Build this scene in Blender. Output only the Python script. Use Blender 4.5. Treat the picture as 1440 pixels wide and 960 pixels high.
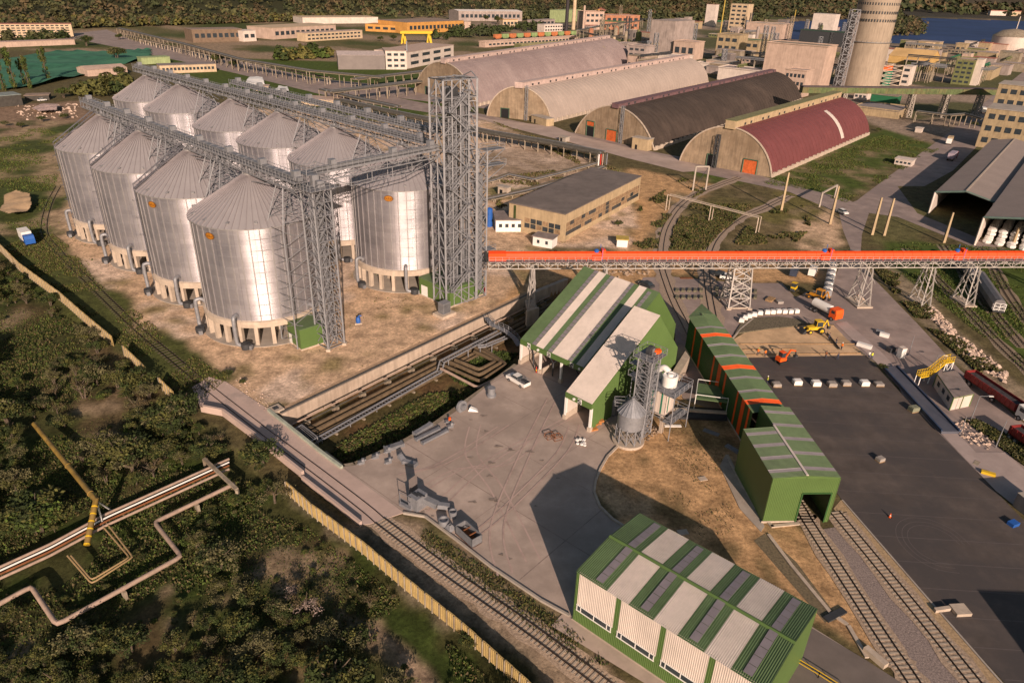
import bpy, math, random
import numpy as np
from math import sin, cos, pi, radians, atan2, hypot, sqrt
from mathutils import Vector as V, noise
random.seed(7)
S = bpy.context.scene
for o in list(bpy.data.objects): bpy.data.objects.remove(o)
# ---------------------------------------------------------------- camera, sky, sun
TH, RO, FO, H = .478, .032, 995.9, 70.0
fw = V((0, cos(TH), -sin(TH))); rt = V((1, 0, 0)); up = rt.cross(fw)
R2 = rt*cos(RO)+up*sin(RO); U2 = up*cos(RO)-rt*sin(RO)
cd = bpy.data.cameras.new('camera'); co = bpy.data.objects.new('camera', cd); S.collection.objects.link(co)
from mathutils import Matrix
M3 = Matrix((R2, U2, -fw)).transposed()
co.matrix_world = Matrix.Translation((0, 0, H)) @ M3.to_4x4()
cd.sensor_width = 36; cd.lens = 36*FO/1440; cd.clip_start = 1; cd.clip_end = 30000
S.camera = co
S.render.resolution_x = 1024; S.render.resolution_y = 682
SUN_EL = radians(20.5); SD = V((.235, -.972, 0)).normalized()   # horizontal direction towards the sun
w = bpy.data.worlds.new('World'); S.world = w; w.use_nodes = True
nt = w.node_tree; bg = nt.nodes['Background']; sk = nt.nodes.new('ShaderNodeTexSky')
sk.sky_type = 'NISHITA'; sk.sun_disc = False; sk.sun_elevation = SUN_EL
sk.sun_rotation = atan2(SD.x, SD.y); sk.air_density = 1.3; sk.dust_density = 2.0; sk.ozone_density = 1.0
nt.links.new(sk.outputs[0], bg.inputs[0]); bg.inputs[1].default_value = .050
sl = bpy.data.lights.new('sun', 'SUN'); sl.energy = 4.9; sl.angle = radians(.5); sl.color = (1, .765, .60)
so = bpy.data.objects.new('sun', sl); S.collection.objects.link(so)
sdir = V((SD.x*cos(SUN_EL), SD.y*cos(SUN_EL), sin(SUN_EL)))
so.rotation_euler = sdir.to_track_quat('Z', 'Y').to_euler()
so.location = (0, 0, 200)
S.view_settings.view_transform = 'Standard'; S.view_settings.look = 'None'
S.view_settings.exposure = 0.40; S.view_settings.gamma = 1
# ---------------------------------------------------------------- survey helpers (photo measurement -> place on the ground)
def ray(px, py): return fw + R2*((px-720)/FO) - U2*((py-480)/FO)
def G(px, py, z=0.):
    d = ray(px, py); t = (z-H)/d.z
    return V((d.x*t, d.y*t, z))
def HG(g, px, py):
    d = ray(px, py); t = (d.x*g[0]+d.y*g[1])/(d.x**2+d.y**2); return H+t*d.z
def PJ(p):
    d = V(p)-V((0, 0, H)); z = d.dot(fw); return 720+FO*d.dot(R2)/z, 480-FO*d.dot(U2)/z
def HT(bx, by, tx, ty): return HG(G(bx, by), tx, ty)
def u2(v):
    l = hypot(v[0], v[1]); return V((v[0]/l, v[1]/l, 0))
def perp(v): return V((-v[1], v[0], 0))
UP = V((0, 0, 1))
# ---------------------------------------------------------------- materials
MATS = {}
def mat(name, col, rough=.75, metal=0., var=.18, sc=.6, bump=0., col2=None, c2=.5, spec=.4, aniso=0., stain=0., det=6):
    if name in MATS: return MATS[name]
    m = bpy.data.materials.new(name); m.use_nodes = True; n = m.node_tree.nodes; L = m.node_tree.links
    b = n['Principled BSDF']; b.inputs['Roughness'].default_value = rough; b.inputs['Metallic'].default_value = metal
    b.inputs['Specular IOR Level'].default_value = spec
    g = n.new('ShaderNodeNewGeometry'); t = n.new('ShaderNodeTexNoise'); t.inputs['Scale'].default_value = sc; t.inputs['Detail'].default_value = det
    t.inputs['Roughness'].default_value = .65
    L.new(g.outputs['Position'], t.inputs['Vector'])
    r = n.new('ShaderNodeValToRGB'); L.new(t.outputs[0], r.inputs[0])
    c = col; a = [max(0, x*(1-var*1.6)) for x in c]; d = [min(1, x*(1+var*1.2)) for x in c]
    r.color_ramp.elements[0].position = .3; r.color_ramp.elements[1].position = .7
    r.color_ramp.elements[0].color = (*a, 1); r.color_ramp.elements[1].color = (*d, 1)
    out = r.outputs[0]
    if col2:
        t2 = n.new('ShaderNodeTexNoise'); t2.inputs['Scale'].default_value = sc*.23; t2.inputs['Detail'].default_value = 8; t2.inputs['Roughness'].default_value = .7
        L.new(g.outputs['Position'], t2.inputs['Vector'])
        r2 = n.new('ShaderNodeValToRGB'); r2.color_ramp.elements[0].position = c2-.06; r2.color_ramp.elements[1].position = c2+.09
        L.new(t2.outputs[0], r2.inputs[0])
        mx = n.new('ShaderNodeMixRGB'); L.new(r2.outputs[0], mx.inputs[0]); L.new(out, mx.inputs[1]); mx.inputs[2].default_value = (*col2, 1)
        out = mx.outputs[0]
    if stain:   # vertical rain streaks / grime
        mp = n.new('ShaderNodeMapping'); mp.inputs['Scale'].default_value = (1.3, 1.3, .12); L.new(g.outputs['Position'], mp.inputs[0])
        t3 = n.new('ShaderNodeTexNoise'); t3.inputs['Scale'].default_value = 1.; t3.inputs['Detail'].default_value = 5; L.new(mp.outputs[0], t3.inputs[0])
        r3 = n.new('ShaderNodeValToRGB'); r3.color_ramp.elements[0].position = .42; r3.color_ramp.elements[1].position = .66
        r3.color_ramp.elements[0].color = (1, 1, 1, 1); r3.color_ramp.elements[1].color = (1-stain, 1-stain, 1-stain, 1)
        L.new(t3.outputs[0], r3.inputs[0]); m3 = n.new('ShaderNodeMixRGB'); m3.blend_type = 'MULTIPLY'; m3.inputs[0].default_value = 1
        L.new(out, m3.inputs[1]); L.new(r3.outputs[0], m3.inputs[2]); out = m3.outputs[0]
    L.new(out, b.inputs['Base Color'])
    if bump:
        bp = n.new('ShaderNodeBump'); bp.inputs['Strength'].default_value = bump; bp.inputs['Distance'].default_value = .1
        L.new(t.outputs[0], bp.inputs['Height']); L.new(bp.outputs[0], b.inputs['Normal'])
    MATS[name] = m
    return m
# ---------------------------------------------------------------- mesh builder
OFF = {}
class MB:
    def __init__(s): s.v = []; s.f = []; s.m = []; s.mats = []; s.uv = None
    def mi(s, m):
        if m not in s.mats: s.mats.append(m)
        return s.mats.index(m)
    def poly(s, pts, m):
        k = len(s.v); s.v += [tuple(p) for p in pts]; s.f.append(tuple(range(k, k+len(pts)))); s.m.append(s.mi(m)); return s
    def mesh(s, pts, faces, m):
        k = len(s.v); s.v += [tuple(p) for p in pts]; i = s.mi(m)
        for f in faces: s.f.append(tuple(k+j for j in f)); s.m.append(i)
        return s
    def hexa(s, p, m):   # 8 pts: bottom 4, top 4
        return s.mesh(p, [(3, 2, 1, 0), (4, 5, 6, 7), (0, 1, 5, 4), (1, 2, 6, 5), (2, 3, 7, 6), (3, 0, 4, 7)], m)
    def obox(s, P, U, W, h, m):
        P = V(P); U = V(U); W = V(W); Z = V((0, 0, h))
        b = [P, P+U, P+U+W, P+W]
        if U.cross(W).z*h < 0: b = [P, P+W, P+U+W, P+U]
        return s.hexa(b+[q+Z for q in b], m)
    def box(s, c, sx, sy, sz, m, rot=0.):
        u = V((cos(rot), sin(rot), 0))*sx; w_ = V((-sin(rot), cos(rot), 0))*sy
        return s.obox(V(c)-u/2-w_/2, u, w_, sz, m)
    def prism(s, pts, z0, z1, m, mt=None):
        n = len(pts); a = sum(pts[i][0]*pts[(i+1) % n][1]-pts[(i+1) % n][0]*pts[i][1] for i in range(n))
        if a < 0: pts = pts[::-1]
        k = len(s.v); s.v += [(p[0], p[1], z0) for p in pts]+[(p[0], p[1], z1) for p in pts]
        i = s.mi(m)
        for j in range(n): s.f.append((k+j, k+(j+1) % n, k+n+(j+1) % n, k+n+j)); s.m.append(i)
        s.f.append(tuple(range(k+n, k+2*n))); s.m.append(s.mi(mt or m))
        s.f.append(tuple(range(k+n-1, k-1, -1))); s.m.append(i); return s
    def beam(s, a, b, wd, m, h=None):
        a = V(a); b = V(b); d = (b-a)
        if d.length < 1e-6: return s
        d.normalize(); x = d.cross(UP)
        x = V((1, 0, 0)) if x.length < 1e-3 else x.normalized()
        y = x.cross(d).normalized(); x = x*(wd/2); y = y*((h or wd)/2)
        r = [a-x-y, a+x-y, a+x+y, a-x+y]; q = [p+(b-a) for p in r]
        return s.mesh(r+q, [(0, 1, 2, 3), (7, 6, 5, 4), (0, 4, 5, 1), (1, 5, 6, 2), (2, 6, 7, 3), (3, 7, 4, 0)], m)
    def tube(s, pts, r, m, n=8, cap=True):
        pts = [V(p) for p in pts]; k = len(s.v); i = s.mi(m); N = len(pts); px = None
        for j, p in enumerate(pts):
            d = (pts[min(j+1, N-1)]-pts[max(j-1, 0)]).normalized()
            x = d.cross(UP) if px is None else px-d*px.dot(d)
            if x.length < 1e-3: x = d.cross(V((1, 0, 0)))
            x.normalize(); px = x; y = d.cross(x); rr = r[j] if isinstance(r, (list, tuple)) else r
            for q in range(n):
                a = 2*pi*q/n; s.v.append(tuple(p+x*(cos(a)*rr)+y*(sin(a)*rr)))
        for j in range(N-1):
            for q in range(n):
                a = k+j*n+q; b = k+j*n+(q+1) % n; s.f.append((a, b, b+n, a+n)); s.m.append(i)
        if cap: s.f.append(tuple(range(k+n-1, k-1, -1))); s.m.append(i); s.f.append(tuple(range(k+(N-1)*n, k+N*n))); s.m.append(i)
        return s
    def lathe(s, c, prof, m, n=24, cap=True):
        k = len(s.v); i = s.mi(m); c = V(c)
        for r, z in prof:
            for q in range(n): a = 2*pi*q/n; s.v.append((c.x+r*cos(a), c.y+r*sin(a), c.z+z))
        for j in range(len(prof)-1):
            for q in range(n):
                a = k+j*n+q; b = k+j*n+(q+1) % n; s.f.append((a, b, b+n, a+n)); s.m.append(i)
        if cap: s.f.append(tuple(range(k+n-1, k-1, -1))); s.m.append(i); s.f.append(tuple(range(k+(len(prof)-1)*n, k+len(prof)*n))); s.m.append(i)
        return s
    def build(s, name, parent=None, smooth=False, loc=None, **kw):
        o = OFF.get(parent.name, V((0, 0, 0))) if parent else V(loc or (0, 0, 0))
        me = bpy.data.meshes.new(name); me.from_pydata([(a-o.x, b-o.y, c-o.z) for a, b, c in s.v], [], s.f)
        for m in s.mats: me.materials.append(m)
        me.polygons.foreach_set('material_index', s.m)
        if smooth: me.polygons.foreach_set('use_smooth', [True]*len(s.f)); me.set_sharp_from_angle(angle=radians(38))
        me.update()
        ob = bpy.data.objects.new(name, me); S.collection.objects.link(ob)
        if parent: ob.parent = parent
        elif loc is not None: ob.location = loc
        OFF[ob.name] = o
        if kw: tag(ob, **kw)
        return ob
def tag(o, label=None, cat=None, group=None, kind=None):
    if label: o['label'] = label
    if cat: o['category'] = cat
    if group: o['group'] = group
    if kind: o['kind'] = kind
    return o
def thing(name, label, cat, loc=(0, 0, 0), group=None, rz=0.):
    o = bpy.data.objects.new(name, None); S.collection.objects.link(o); o.location = loc; o.empty_display_size = .5
    o.rotation_euler = (0, 0, rz); OFF[o.name] = V(loc); return tag(o, label, cat, group)
def local(name, label, cat, loc, rz=0., group=None):   # parts of this one are written in its own coordinates
    o = thing(name, label, cat, loc, group, rz); OFF[o.name] = V((0, 0, 0)); return o
KIDS = {}
def dup(root, loc, rz=0., label=None, group=None, sc=1.):
    c = root.copy(); S.collection.objects.link(c); c.location = loc; c.rotation_euler = (0, 0, rz); c.scale = (sc,)*3 if not isinstance(sc, tuple) else sc
    if label: c['label'] = label
    if group: c['group'] = group
    if root.name not in KIDS:
        def kids(o): return [(k, kids(k)) for k in bpy.data.objects if k.parent == o]
        KIDS[root.name] = kids(root)
    def rec(ks, par):
        for k, sub in ks:
            q = k.copy(); S.collection.objects.link(q); q.parent = par; rec(sub, q)
    rec(KIDS[root.name], c); OFF[c.name] = V((0, 0, 0))
    return c
def sheet(name, pts, z, m, t=0., parent=None, **kw):
    b = MB(); P = [(p[0], p[1]) for p in pts]; n = len(P)
    a = sum(P[i][0]*P[(i+1) % n][1]-P[(i+1) % n][0]*P[i][1] for i in range(n))
    if a < 0: P = P[::-1]
    if t: b.prism(P, z-t, z, m)
    else: b.poly([(x, y, z) for x, y in P], m)
    kw.setdefault('kind', 'structure') if parent is None else None
    return b.build(name, parent, **kw)
def PX(*pts, z=0.): return [G(x, y, z) for x, y in pts]
def smooth_path(pts, n=6):
    P = [V(p) for p in pts]; out = []
    for i in range(len(P)-1):
        a = P[max(i-1, 0)]; b = P[i]; c = P[i+1]; d = P[min(i+2, len(P)-1)]
        for k in range(n):
            t = k/n; out.append(.5*((2*b)+(c-a)*t+(2*a-5*b+4*c-d)*t*t+(3*b-a-3*c+d)*t**3))
    out.append(P[-1]); return out
# ---------------------------------------------------------------- palette
galv = mat('galvanised', (.255, .26, .285), .55, .35, .14, 1.5)
galv2 = mat('galvanised_dull', (.20, .205, .225), .6, .3, .15, 1.0)
conc = mat('concrete', (.36, .315, .275), .85, 0, .13, .35, .15, (.30, .25, .21), .56)
concd = mat('old_concrete', (.30, .25, .19), .9, 0, .2, .5, .15, (.20, .155, .11), .55, stain=.25)
conclt = mat('pale_concrete', (.46, .38, .31), .85, 0, .12, .7, .1, stain=.12)
yardm = mat('yard_slab', (.40, .32, .275), .8, 0, .2, .16, .1, (.295, .235, .20), .52, det=12)
asph = mat('new_asphalt', (.090, .073, .066), .85, 0, .2, .25, .2, (.060, .052, .052), .5, det=10)
roadm = mat('road_surface', (.29, .228, .208), .85, 0, .2, .2, .1, (.22, .175, .165), .53, det=9)
green = mat('green_cladding', (.085, .148, .042), .5, 0, .06, .2)
greenr = mat('green_roof', (.095, .150, .068), .55, 0, .12, .2, stain=.1)
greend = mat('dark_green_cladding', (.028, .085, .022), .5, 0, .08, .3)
white = mat('white_cladding', (.60, .525, .48), .5, 0, .07, .3, stain=.07)
skyl = mat('skylight', (.20, .18, .20), .35, 0, .08, .8)
orange = mat('orange_paint', (.75, .10, .012), .5, 0, .06, .5)
blackm = mat('black_opening', (.012, .012, .014), .6, 0, .1, 1)
glass = mat('window_glass', (.035, .045, .055), .15, 0, .2, 1, spec=.6)
whitep = mat('white_paint', (.72, .70, .68), .5, 0, .05, .6)
yellow = mat('yellow_paint', (.62, .40, .02), .5, 0, .08, .6)
rust = mat('rust', (.20, .075, .03), .9, 0, .25, 1.2)
redp = mat('red_paint', (.42, .03, .02), .45, 0, .08, .6)
rubber = mat('rubber', (.02, .02, .021), .85, 0, .1, 1)
dark = mat('dark_steel', (.045, .048, .055), .6, .2, .15, 1)
bluep = mat('blue_paint', (.02, .10, .38), .5, 0, .1, .6)
steelr = mat('rail_steel', (.05, .035, .03), .55, .5, .2, 1)
sleeper = mat('sleeper', (.36, .30, .24), .9, 0, .15, 2)
sand = mat('sand', (.58, .40, .24), .95, 0, .13, .3, .3, (.36, .25, .15), .52)
gravel = mat('gravel', (.25, .20, .185), .95, 0, .35, 5., .5)
ballast = mat('ballast', (.40, .30, .22), .95, 0, .3, 4., .5)
skin = mat('skin', (.45, .26, .18), .6)
woodm = mat('wood', (.30, .19, .10), .85, 0, .25, 2)
# ---------------------------------------------------------------- ground sheet: fan grid, colour zones as attribute
OX, OY = 0., -60.
def inpoly(px, py, poly):
    r = np.zeros(px.shape, bool); n = len(poly)
    for i in range(n):
        x1, y1 = poly[i]; x2, y2 = poly[(i+1) % n]
        if y1 == y2: continue
        c = ((y1 > py) != (y2 > py)) & (px < (x2-x1)*(py-y1)/(y2-y1)+x1); r ^= c
    return r
NR, NC = 620, 560
rad = np.concatenate([np.geomspace(70, 900, NR-140), np.geomspace(905, 9000, 140)])
ang = np.radians(np.linspace(-62, 62, NC))
RR, AA = np.meshgrid(rad, ang, indexing='ij'); X = OX+RR*np.sin(AA); Y = OY+RR*np.cos(AA)
def w2p(X, Y, Z=0.):
    dx, dy, dz = X, Y, Z-H
    d = dx*fw.x+dy*fw.y+dz*fw.z; d = np.where(d < 1, 1, d)
    return 720+FO*(dx*R2.x+dy*R2.y+dz*R2.z)/d, 480-FO*(dx*U2.x+dy*U2.y+dz*U2.z)/d
PXX, PYY = w2p(X, Y)
def vn(x, y, s, seed=0):
    rs = np.random.RandomState(seed); T = rs.rand(256, 256); x = x/s; y = y/s
    xi = np.floor(x).astype(int); yi = np.floor(y).astype(int); fx = x-xi; fy = y-yi; fx = fx*fx*(3-2*fx); fy = fy*fy*(3-2*fy)
    g = lambda a, b: T[a % 256, b % 256]
    return (g(xi, yi)*(1-fx)*(1-fy)+g(xi+1, yi)*fx*(1-fy)+g(xi, yi+1)*(1-fx)*fy+g(xi+1, yi+1)*fx*fy)*2-1
def fbm(x, y, s, seed=0, o=4):
    return sum(vn(x, y, s/2**k, seed+k)*.5**k for k in range(o))
jx = fbm(X, Y, 9, 1)*3.0; jy = fbm(X, Y, 9, 11)*3.0
QX, QY = w2p(X+jx, Y+jy)
C_SCRUB, C_DIRT, C_GRASS, C_PALE, C_OCHRE, C_GREY, C_FOREST = (.062, .064, .022), (.60, .42, .28), (.07, .10, .02), (.66, .50, .39), (.50, .31, .16), (.20, .165, .15), (.045, .045, .018)
col = np.zeros(X.shape+(3,)); col[:] = (.115, .095, .045)
dirt_px = [(66, 300), (112, 275), (160, 200), (300, 150), (520, 160), (575, 158), (690, 170), (830, 225), (870, 240), (900, 330), (880, 350), (760, 345), (750, 410), (600, 482), (400, 582), (376, 578), (318, 536), (322, 527), (265, 497), (240, 477), (200, 443), (135, 396), (100, 348), (64, 322)]
zones = [
 ([(-400, 330), (0, 347), (160, 482), (255, 568), (400, 690), (740, 975), (900, 1200), (-400, 1200)], C_SCRUB),
 ([(-80, 150), (110, 160), (120, 200), (90, 330), (60, 330), (-80, 250)], C_GRASS),
 ([(-80, 158), (125, 140), (130, 170), (-80, 200)], (.26, .175, .12)),
 ([(-60, 205), (60, 190), (85, 225), (60, 300), (-60, 290)], (.24, .19, .10)),
 ([(-40, 268), (60, 250), (90, 262), (96, 300), (60, 330), (-40, 320)], C_GRASS),
 ([(-40, 335), (60, 330), (64, 322), (100, 348), (135, 396), (200, 443), (240, 477), (265, 497), (322, 530), (290, 560), (250, 566), (160, 483), (0, 350)], (.075, .085, .025)),
 (dirt_px, C_DIRT),
 ([(150, 70), (330, 60), (640, 110), (700, 140), (640, 170), (560, 175), (480, 165), (300, 120)], C_GRASS),
 ([(330, 40), (720, 48), (720, 90), (600, 95), (460, 75), (330, 70)], (.10, .11, .035)),
 ([(700, 215), (870, 235), (905, 270), (880, 300), (800, 265), (720, 275), (690, 285)], (.20, .17, .07)),
 ([(690, 175), (830, 222), (850, 215), (850, 240), (760, 270), (680, 240)], (.30, .22, .15)),
 ([(745, 445), (690, 440), (740, 360), (960, 350), (1090, 370), (1180, 372), (1170, 400), (940, 385), (860, 420), (800, 400)], C_OCHRE),
 ([(880, 235), (960, 250), (1000, 262), (955, 290), (930, 320), (925, 350), (870, 350), (900, 290), (860, 260)], C_OCHRE),
 ([(1000, 275), (1060, 285), (1010, 330), (990, 352), (942, 352), (950, 315), (975, 290)], (.13, .11, .045)),
 ([(1060, 300), (1130, 270), (1180, 300), (1130, 345), (1020, 352), (1030, 325)], (.17, .13, .065)),
 ([(1130, 300), (1180, 295), (1180, 350), (1110, 350)], C_DIRT),
 ([(1040, 245), (1250, 180), (1330, 200), (1180, 285), (1090, 262), (990, 255), (960, 235)], C_GRASS),
 ([(1060, 290), (1110, 262), (1180, 290), (1150, 310), (1080, 320)], (.15, .13, .045)),
 ([(1240, 330), (1500, 380), (1500, 560), (1440, 520), (1260, 380)], C_GRASS),
 ([(1222, 372), (1250, 368), (1300, 420), (1345, 470), (1440, 545), (1500, 600), (1400, 560), (1290, 455)], (.28, .22, .15)),
 ([(1225, 345), (1290, 340), (1290, 330), (1330, 310), (1440, 345), (1440, 330), (1300, 290), (1250, 270)], (.13, .12, .05)),
 ([(870, 628), (900, 600), (950, 530), (1010, 540), (1045, 640), (1080, 745), (1170, 850), (1250, 945), (1190, 910), (1140, 870), (885, 745), (835, 690), (845, 650)], C_OCHRE),
 ([(1085, 735), (1130, 735), (1270, 965), (1215, 930), (1165, 868)], C_OCHRE),
 ([(528, 734), (640, 750), (804, 870), (900, 960), (1100, 1100), (900, 1100), (740, 960), (600, 845), (500, 755)], (.33, .245, .17)),
 ([(596, 740), (660, 780), (800, 878), (860, 930), (820, 935), (700, 850), (590, 765)], (.14, .125, .055)),
 ([(405, 690), (500, 752), (570, 800), (720, 925), (760, 960), (720, 955), (560, 828), (440, 725)], (.16, .13, .09)),
 ([(1150, 470), (1250, 530), (1440, 690), (1440, 600), (1330, 560), (1230, 480)], (.25, .2, .15)),
 ([(1220, 500), (1260, 500), (1390, 605), (1440, 640), (1420, 660), (1360, 620), (1300, 560)], (.16, .14, .07)),
]
for pl, c in zones:
    k = inpoly(QX, QY, pl) & (Y > 0); col[k] = c
# scattered worn patches and weeds inside the zones
f1 = fbm(X, Y, 14, 31, 5); f2 = fbm(X, Y, 5, 47, 5)
isd = inpoly(PXX, PYY, dirt_px)
col[isd & (f1 > .35)] = C_PALE
col[isd & (f2+.3*f1 > .62)] = (.26, .20, .10)
scr = inpoly(QX, QY, zones[0][0])
col[scr & (f1 > .3)] = (.105, .078, .038); col[scr & (f2 > .3)] = (.045, .065, .014); col[scr & (f1+f2 > .95)] = (.26, .19, .12)
gz = inpoly(PXX, PYY, [(-80, 170), (110, 170), (90, 330), (-80, 330)]); col[gz & (f1 > .15)] = (.34, .25, .155); col[gz & (f1 < -.1)] = (.065, .08, .022)
g2 = inpoly(PXX, PYY, [(960, 235), (1330, 190), (1180, 350), (900, 350)]); col[g2 & (f2 > .4)] = (.25, .19, .11)
og = inpoly(PXX, PYY, zones[21][0]); col[og & (f2 > .38)] = (.20, .14, .07); col[og & (f1 > .5)] = (.43, .30, .18)
# white dust patches of the field between pipe rack and halls
pp = inpoly(PXX, PYY, [(700, 190), (830, 225), (830, 240), (760, 262), (700, 250)]); col[pp & (f2 > 0)] = (.44, .33, .25)
# two-track path bottom middle
for k in range(2):
    dmin = np.full(X.shape, 1e9); pth = PX(*([(470, 880), (515, 900), (560, 930), (590, 960), (610, 1000)] if k == 0 else [(478, 862), (525, 885), (572, 918), (604, 955), (625, 1000)]))
    for a, b in zip(pth[:-1], pth[1:]):
        t = np.clip(((X-a.x)*(b.x-a.x)+(Y-a.y)*(b.y-a.y))/((b.x-a.x)**2+(b.y-a.y)**2), 0, 1); dmin = np.minimum(dmin, np.hypot(X-a.x-t*(b.x-a.x), Y-a.y-t*(b.y-a.y)))
    col[dmin < .55+.3*f2] = (.33, .235, .16)
# far ground: plain, forest foot, shore
far = Y > 640; f3 = fbm(X, Y, 60, 71, 5)
col[far] = (.13, .115, .05); col[far & (f3 > .15)] = (.30, .22, .15); col[far & (f3 < -.3)] = (.065, .08, .022)
ind = inpoly(PXX, PYY, [(640, 30), (1250, 40), (1440, 70), (1440, 240), (1240, 180), (1100, 120), (860, 60)]); col[ind] = (.24, .185, .14); col[ind & (f3 > .2)] = (.34, .26, .2); col[ind & (f3 < -.2)] = (.10, .10, .045)
# heights
Z = np.zeros(X.shape)
trench_px = [(380, 584), (400, 582), (600, 482.5), (747, 414), (800, 392), (860, 430), (728, 513), (722, 518), (680, 549), (612, 598), (560, 627), (500, 654), (479, 658), (452, 637)]
trench = [G(*p) for p in trench_px]
_c = sum(trench, V((0, 0, 0)))/len(trench); _wd = u2(trench[3]-trench[1]); _wn = perp(_wd)*.75
tre = [p+(_wn if i < 5 else u2(p-_c)*.7) for i, p in enumerate(trench)]; tr = inpoly(X, Y, [(p.x, p.y) for p in tre])
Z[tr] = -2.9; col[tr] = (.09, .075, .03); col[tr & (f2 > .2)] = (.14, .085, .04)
Z += np.where(scr, .35*f1-.35, 0)+0
# forest hills behind, land falls to the lake on the right
hs_ = np.interp(X, [-1500, -600, -177, 258, 600, 900], [950, 900, 1400, 1690, 1950, 2200])
hill = np.clip((Y-(hs_+60*fbm(X, Y, 400, 5)))/1500, 0, 1); left = 1/(1+np.exp((X-.36*Y+40)/60))
Z += (hill**1.2*110+hill*18*fbm(X, Y, 260, 88, 4))*left
col[(hill > .0) & (left > .3)] = C_FOREST
lakem = (X > .37*Y-60) & (Y > 1090+.09*(X-500)+25*f3) & (left < .5); Z[lakem] -= 5
side = inpoly(PXX, PYY, [(1150, -40), (1310, -40), (1330, 14), (1262, 18), (1240, 20), (1200, 30), (1100, 30), (1000, 20), (900, 0)])
Z[(Y > 2450)] += 0
fh = np.clip((Y-2100)/2200, 0, 1); Z += fh**1.5*130*(1-left)*(1+.3*fbm(X, Y, 900, 17)); 
far2 = (Y > 2050) & (left < .5); col[far2] = (.055, .05, .04); Z[far2] += 6
spit = inpoly(PXX, PYY, [(1330, 20), (1380, 12), (1500, 16), (1500, 27), (1380, 25), (1345, 23)]) & (Y > 900); Z[spit] = 2.; col[spit] = (.06, .05, .035)
sp2 = inpoly(PXX, PYY, [(1225, -10), (1345, 2), (1290, 14), (1264, 20), (1236, 24), (1100, 30)]) & (Y > 1100); Z[sp2] = np.maximum(Z[sp2], 3); col[sp2] = (.065, .052, .035)
me = bpy.data.meshes.new('ground'); nv = NR*NC
me.vertices.add(nv); me.vertices.foreach_set('co', np.stack([X, Y, Z], -1).astype(np.float32).ravel())
ii, jj = np.meshgrid(np.arange(NR-1), np.arange(NC-1), indexing='ij'); a = (ii*NC+jj).ravel(); F4 = np.stack([a, a+1, a+NC+1, a+NC], 1)[:, ::-1]
nf = len(F4); me.loops.add(nf*4); me.loops.foreach_set('vertex_index', F4.ravel().astype(np.int32)); me.polygons.add(nf)
me.polygons.foreach_set('loop_start', (np.arange(nf)*4).astype(np.int32)); me.update(calc_edges=True); me.validate()
# soften colour edges a little
for _ in range(2):
    c2 = col.copy(); c2[1:-1, 1:-1] = (col[1:-1, 1:-1]*2+col[:-2, 1:-1]+col[2:, 1:-1]+col[1:-1, :-2]+col[1:-1, 2:])/6; col = c2
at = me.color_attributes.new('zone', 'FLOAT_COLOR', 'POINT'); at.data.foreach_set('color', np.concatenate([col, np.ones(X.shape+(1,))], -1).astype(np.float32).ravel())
gm = bpy.data.materials.new('ground_soil'); gm.use_nodes = True; n = gm.node_tree.nodes; L = gm.node_tree.links; b = n['Principled BSDF']; b.inputs['Roughness'].default_value = .95
b.inputs['Specular IOR Level'].default_value = .15
at_ = n.new('ShaderNodeAttribute'); at_.attribute_name = 'zone'; ge = n.new('ShaderNodeNewGeometry')
def nz(sc, det=7, ro=.7):
    t = n.new('ShaderNodeTexNoise'); t.inputs['Scale'].default_value = sc; t.inputs['Detail'].default_value = det; t.inputs['Roughness'].default_value = ro; L.new(ge.outputs['Position'], t.inputs['Vector']); return t
def rmp(t, p0, c0, p1, c1):
    r = n.new('ShaderNodeValToRGB'); r.color_ramp.elements[0].position = p0; r.color_ramp.elements[1].position = p1; r.color_ramp.elements[0].color = (c0, c0, c0, 1); r.color_ramp.elements[1].color = (c1, c1, c1, 1); L.new(t.outputs[0], r.inputs[0]); return r
m1 = n.new('ShaderNodeMixRGB'); m1.blend_type = 'MULTIPLY'; m1.inputs[0].default_value = 1
ta = nz(.35); ra = rmp(ta, .32, .5, .68, 1.35); L.new(at_.outputs[0], m1.inputs[1]); L.new(ra.outputs[0], m1.inputs[2])
m2 = n.new('ShaderNodeMixRGB'); m2.blend_type = 'MULTIPLY'; m2.inputs[0].default_value = 1
tb = nz(1.6, 10, .8); rb = rmp(tb, .36, .55, .64, 1.4); L.new(m1.outputs[0], m2.inputs[1]); L.new(rb.outputs[0], m2.inputs[2])
L.new(m2.outputs[0], b.inputs['Base Color']); bp = n.new('ShaderNodeBump'); bp.inputs['Strength'].default_value = .5; bp.inputs['Distance'].default_value = .25
L.new(tb.outputs[0], bp.inputs['Height']); L.new(bp.outputs[0], b.inputs['Normal'])
me.materials.append(gm); me.polygons.foreach_set('use_smooth', [True]*nf)
go = bpy.data.objects.new('ground', me); S.collection.objects.link(go); tag(go, kind='structure')
# lake
wm = mat('lake_water', (.030, .052, .135), .6, 0, .2, .01, .1, spec=.12)
sheet('lake', [(-200, 1060), (3500, 1060), (9000, 9000), (500, 9000)], -1.5, wm)
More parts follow.
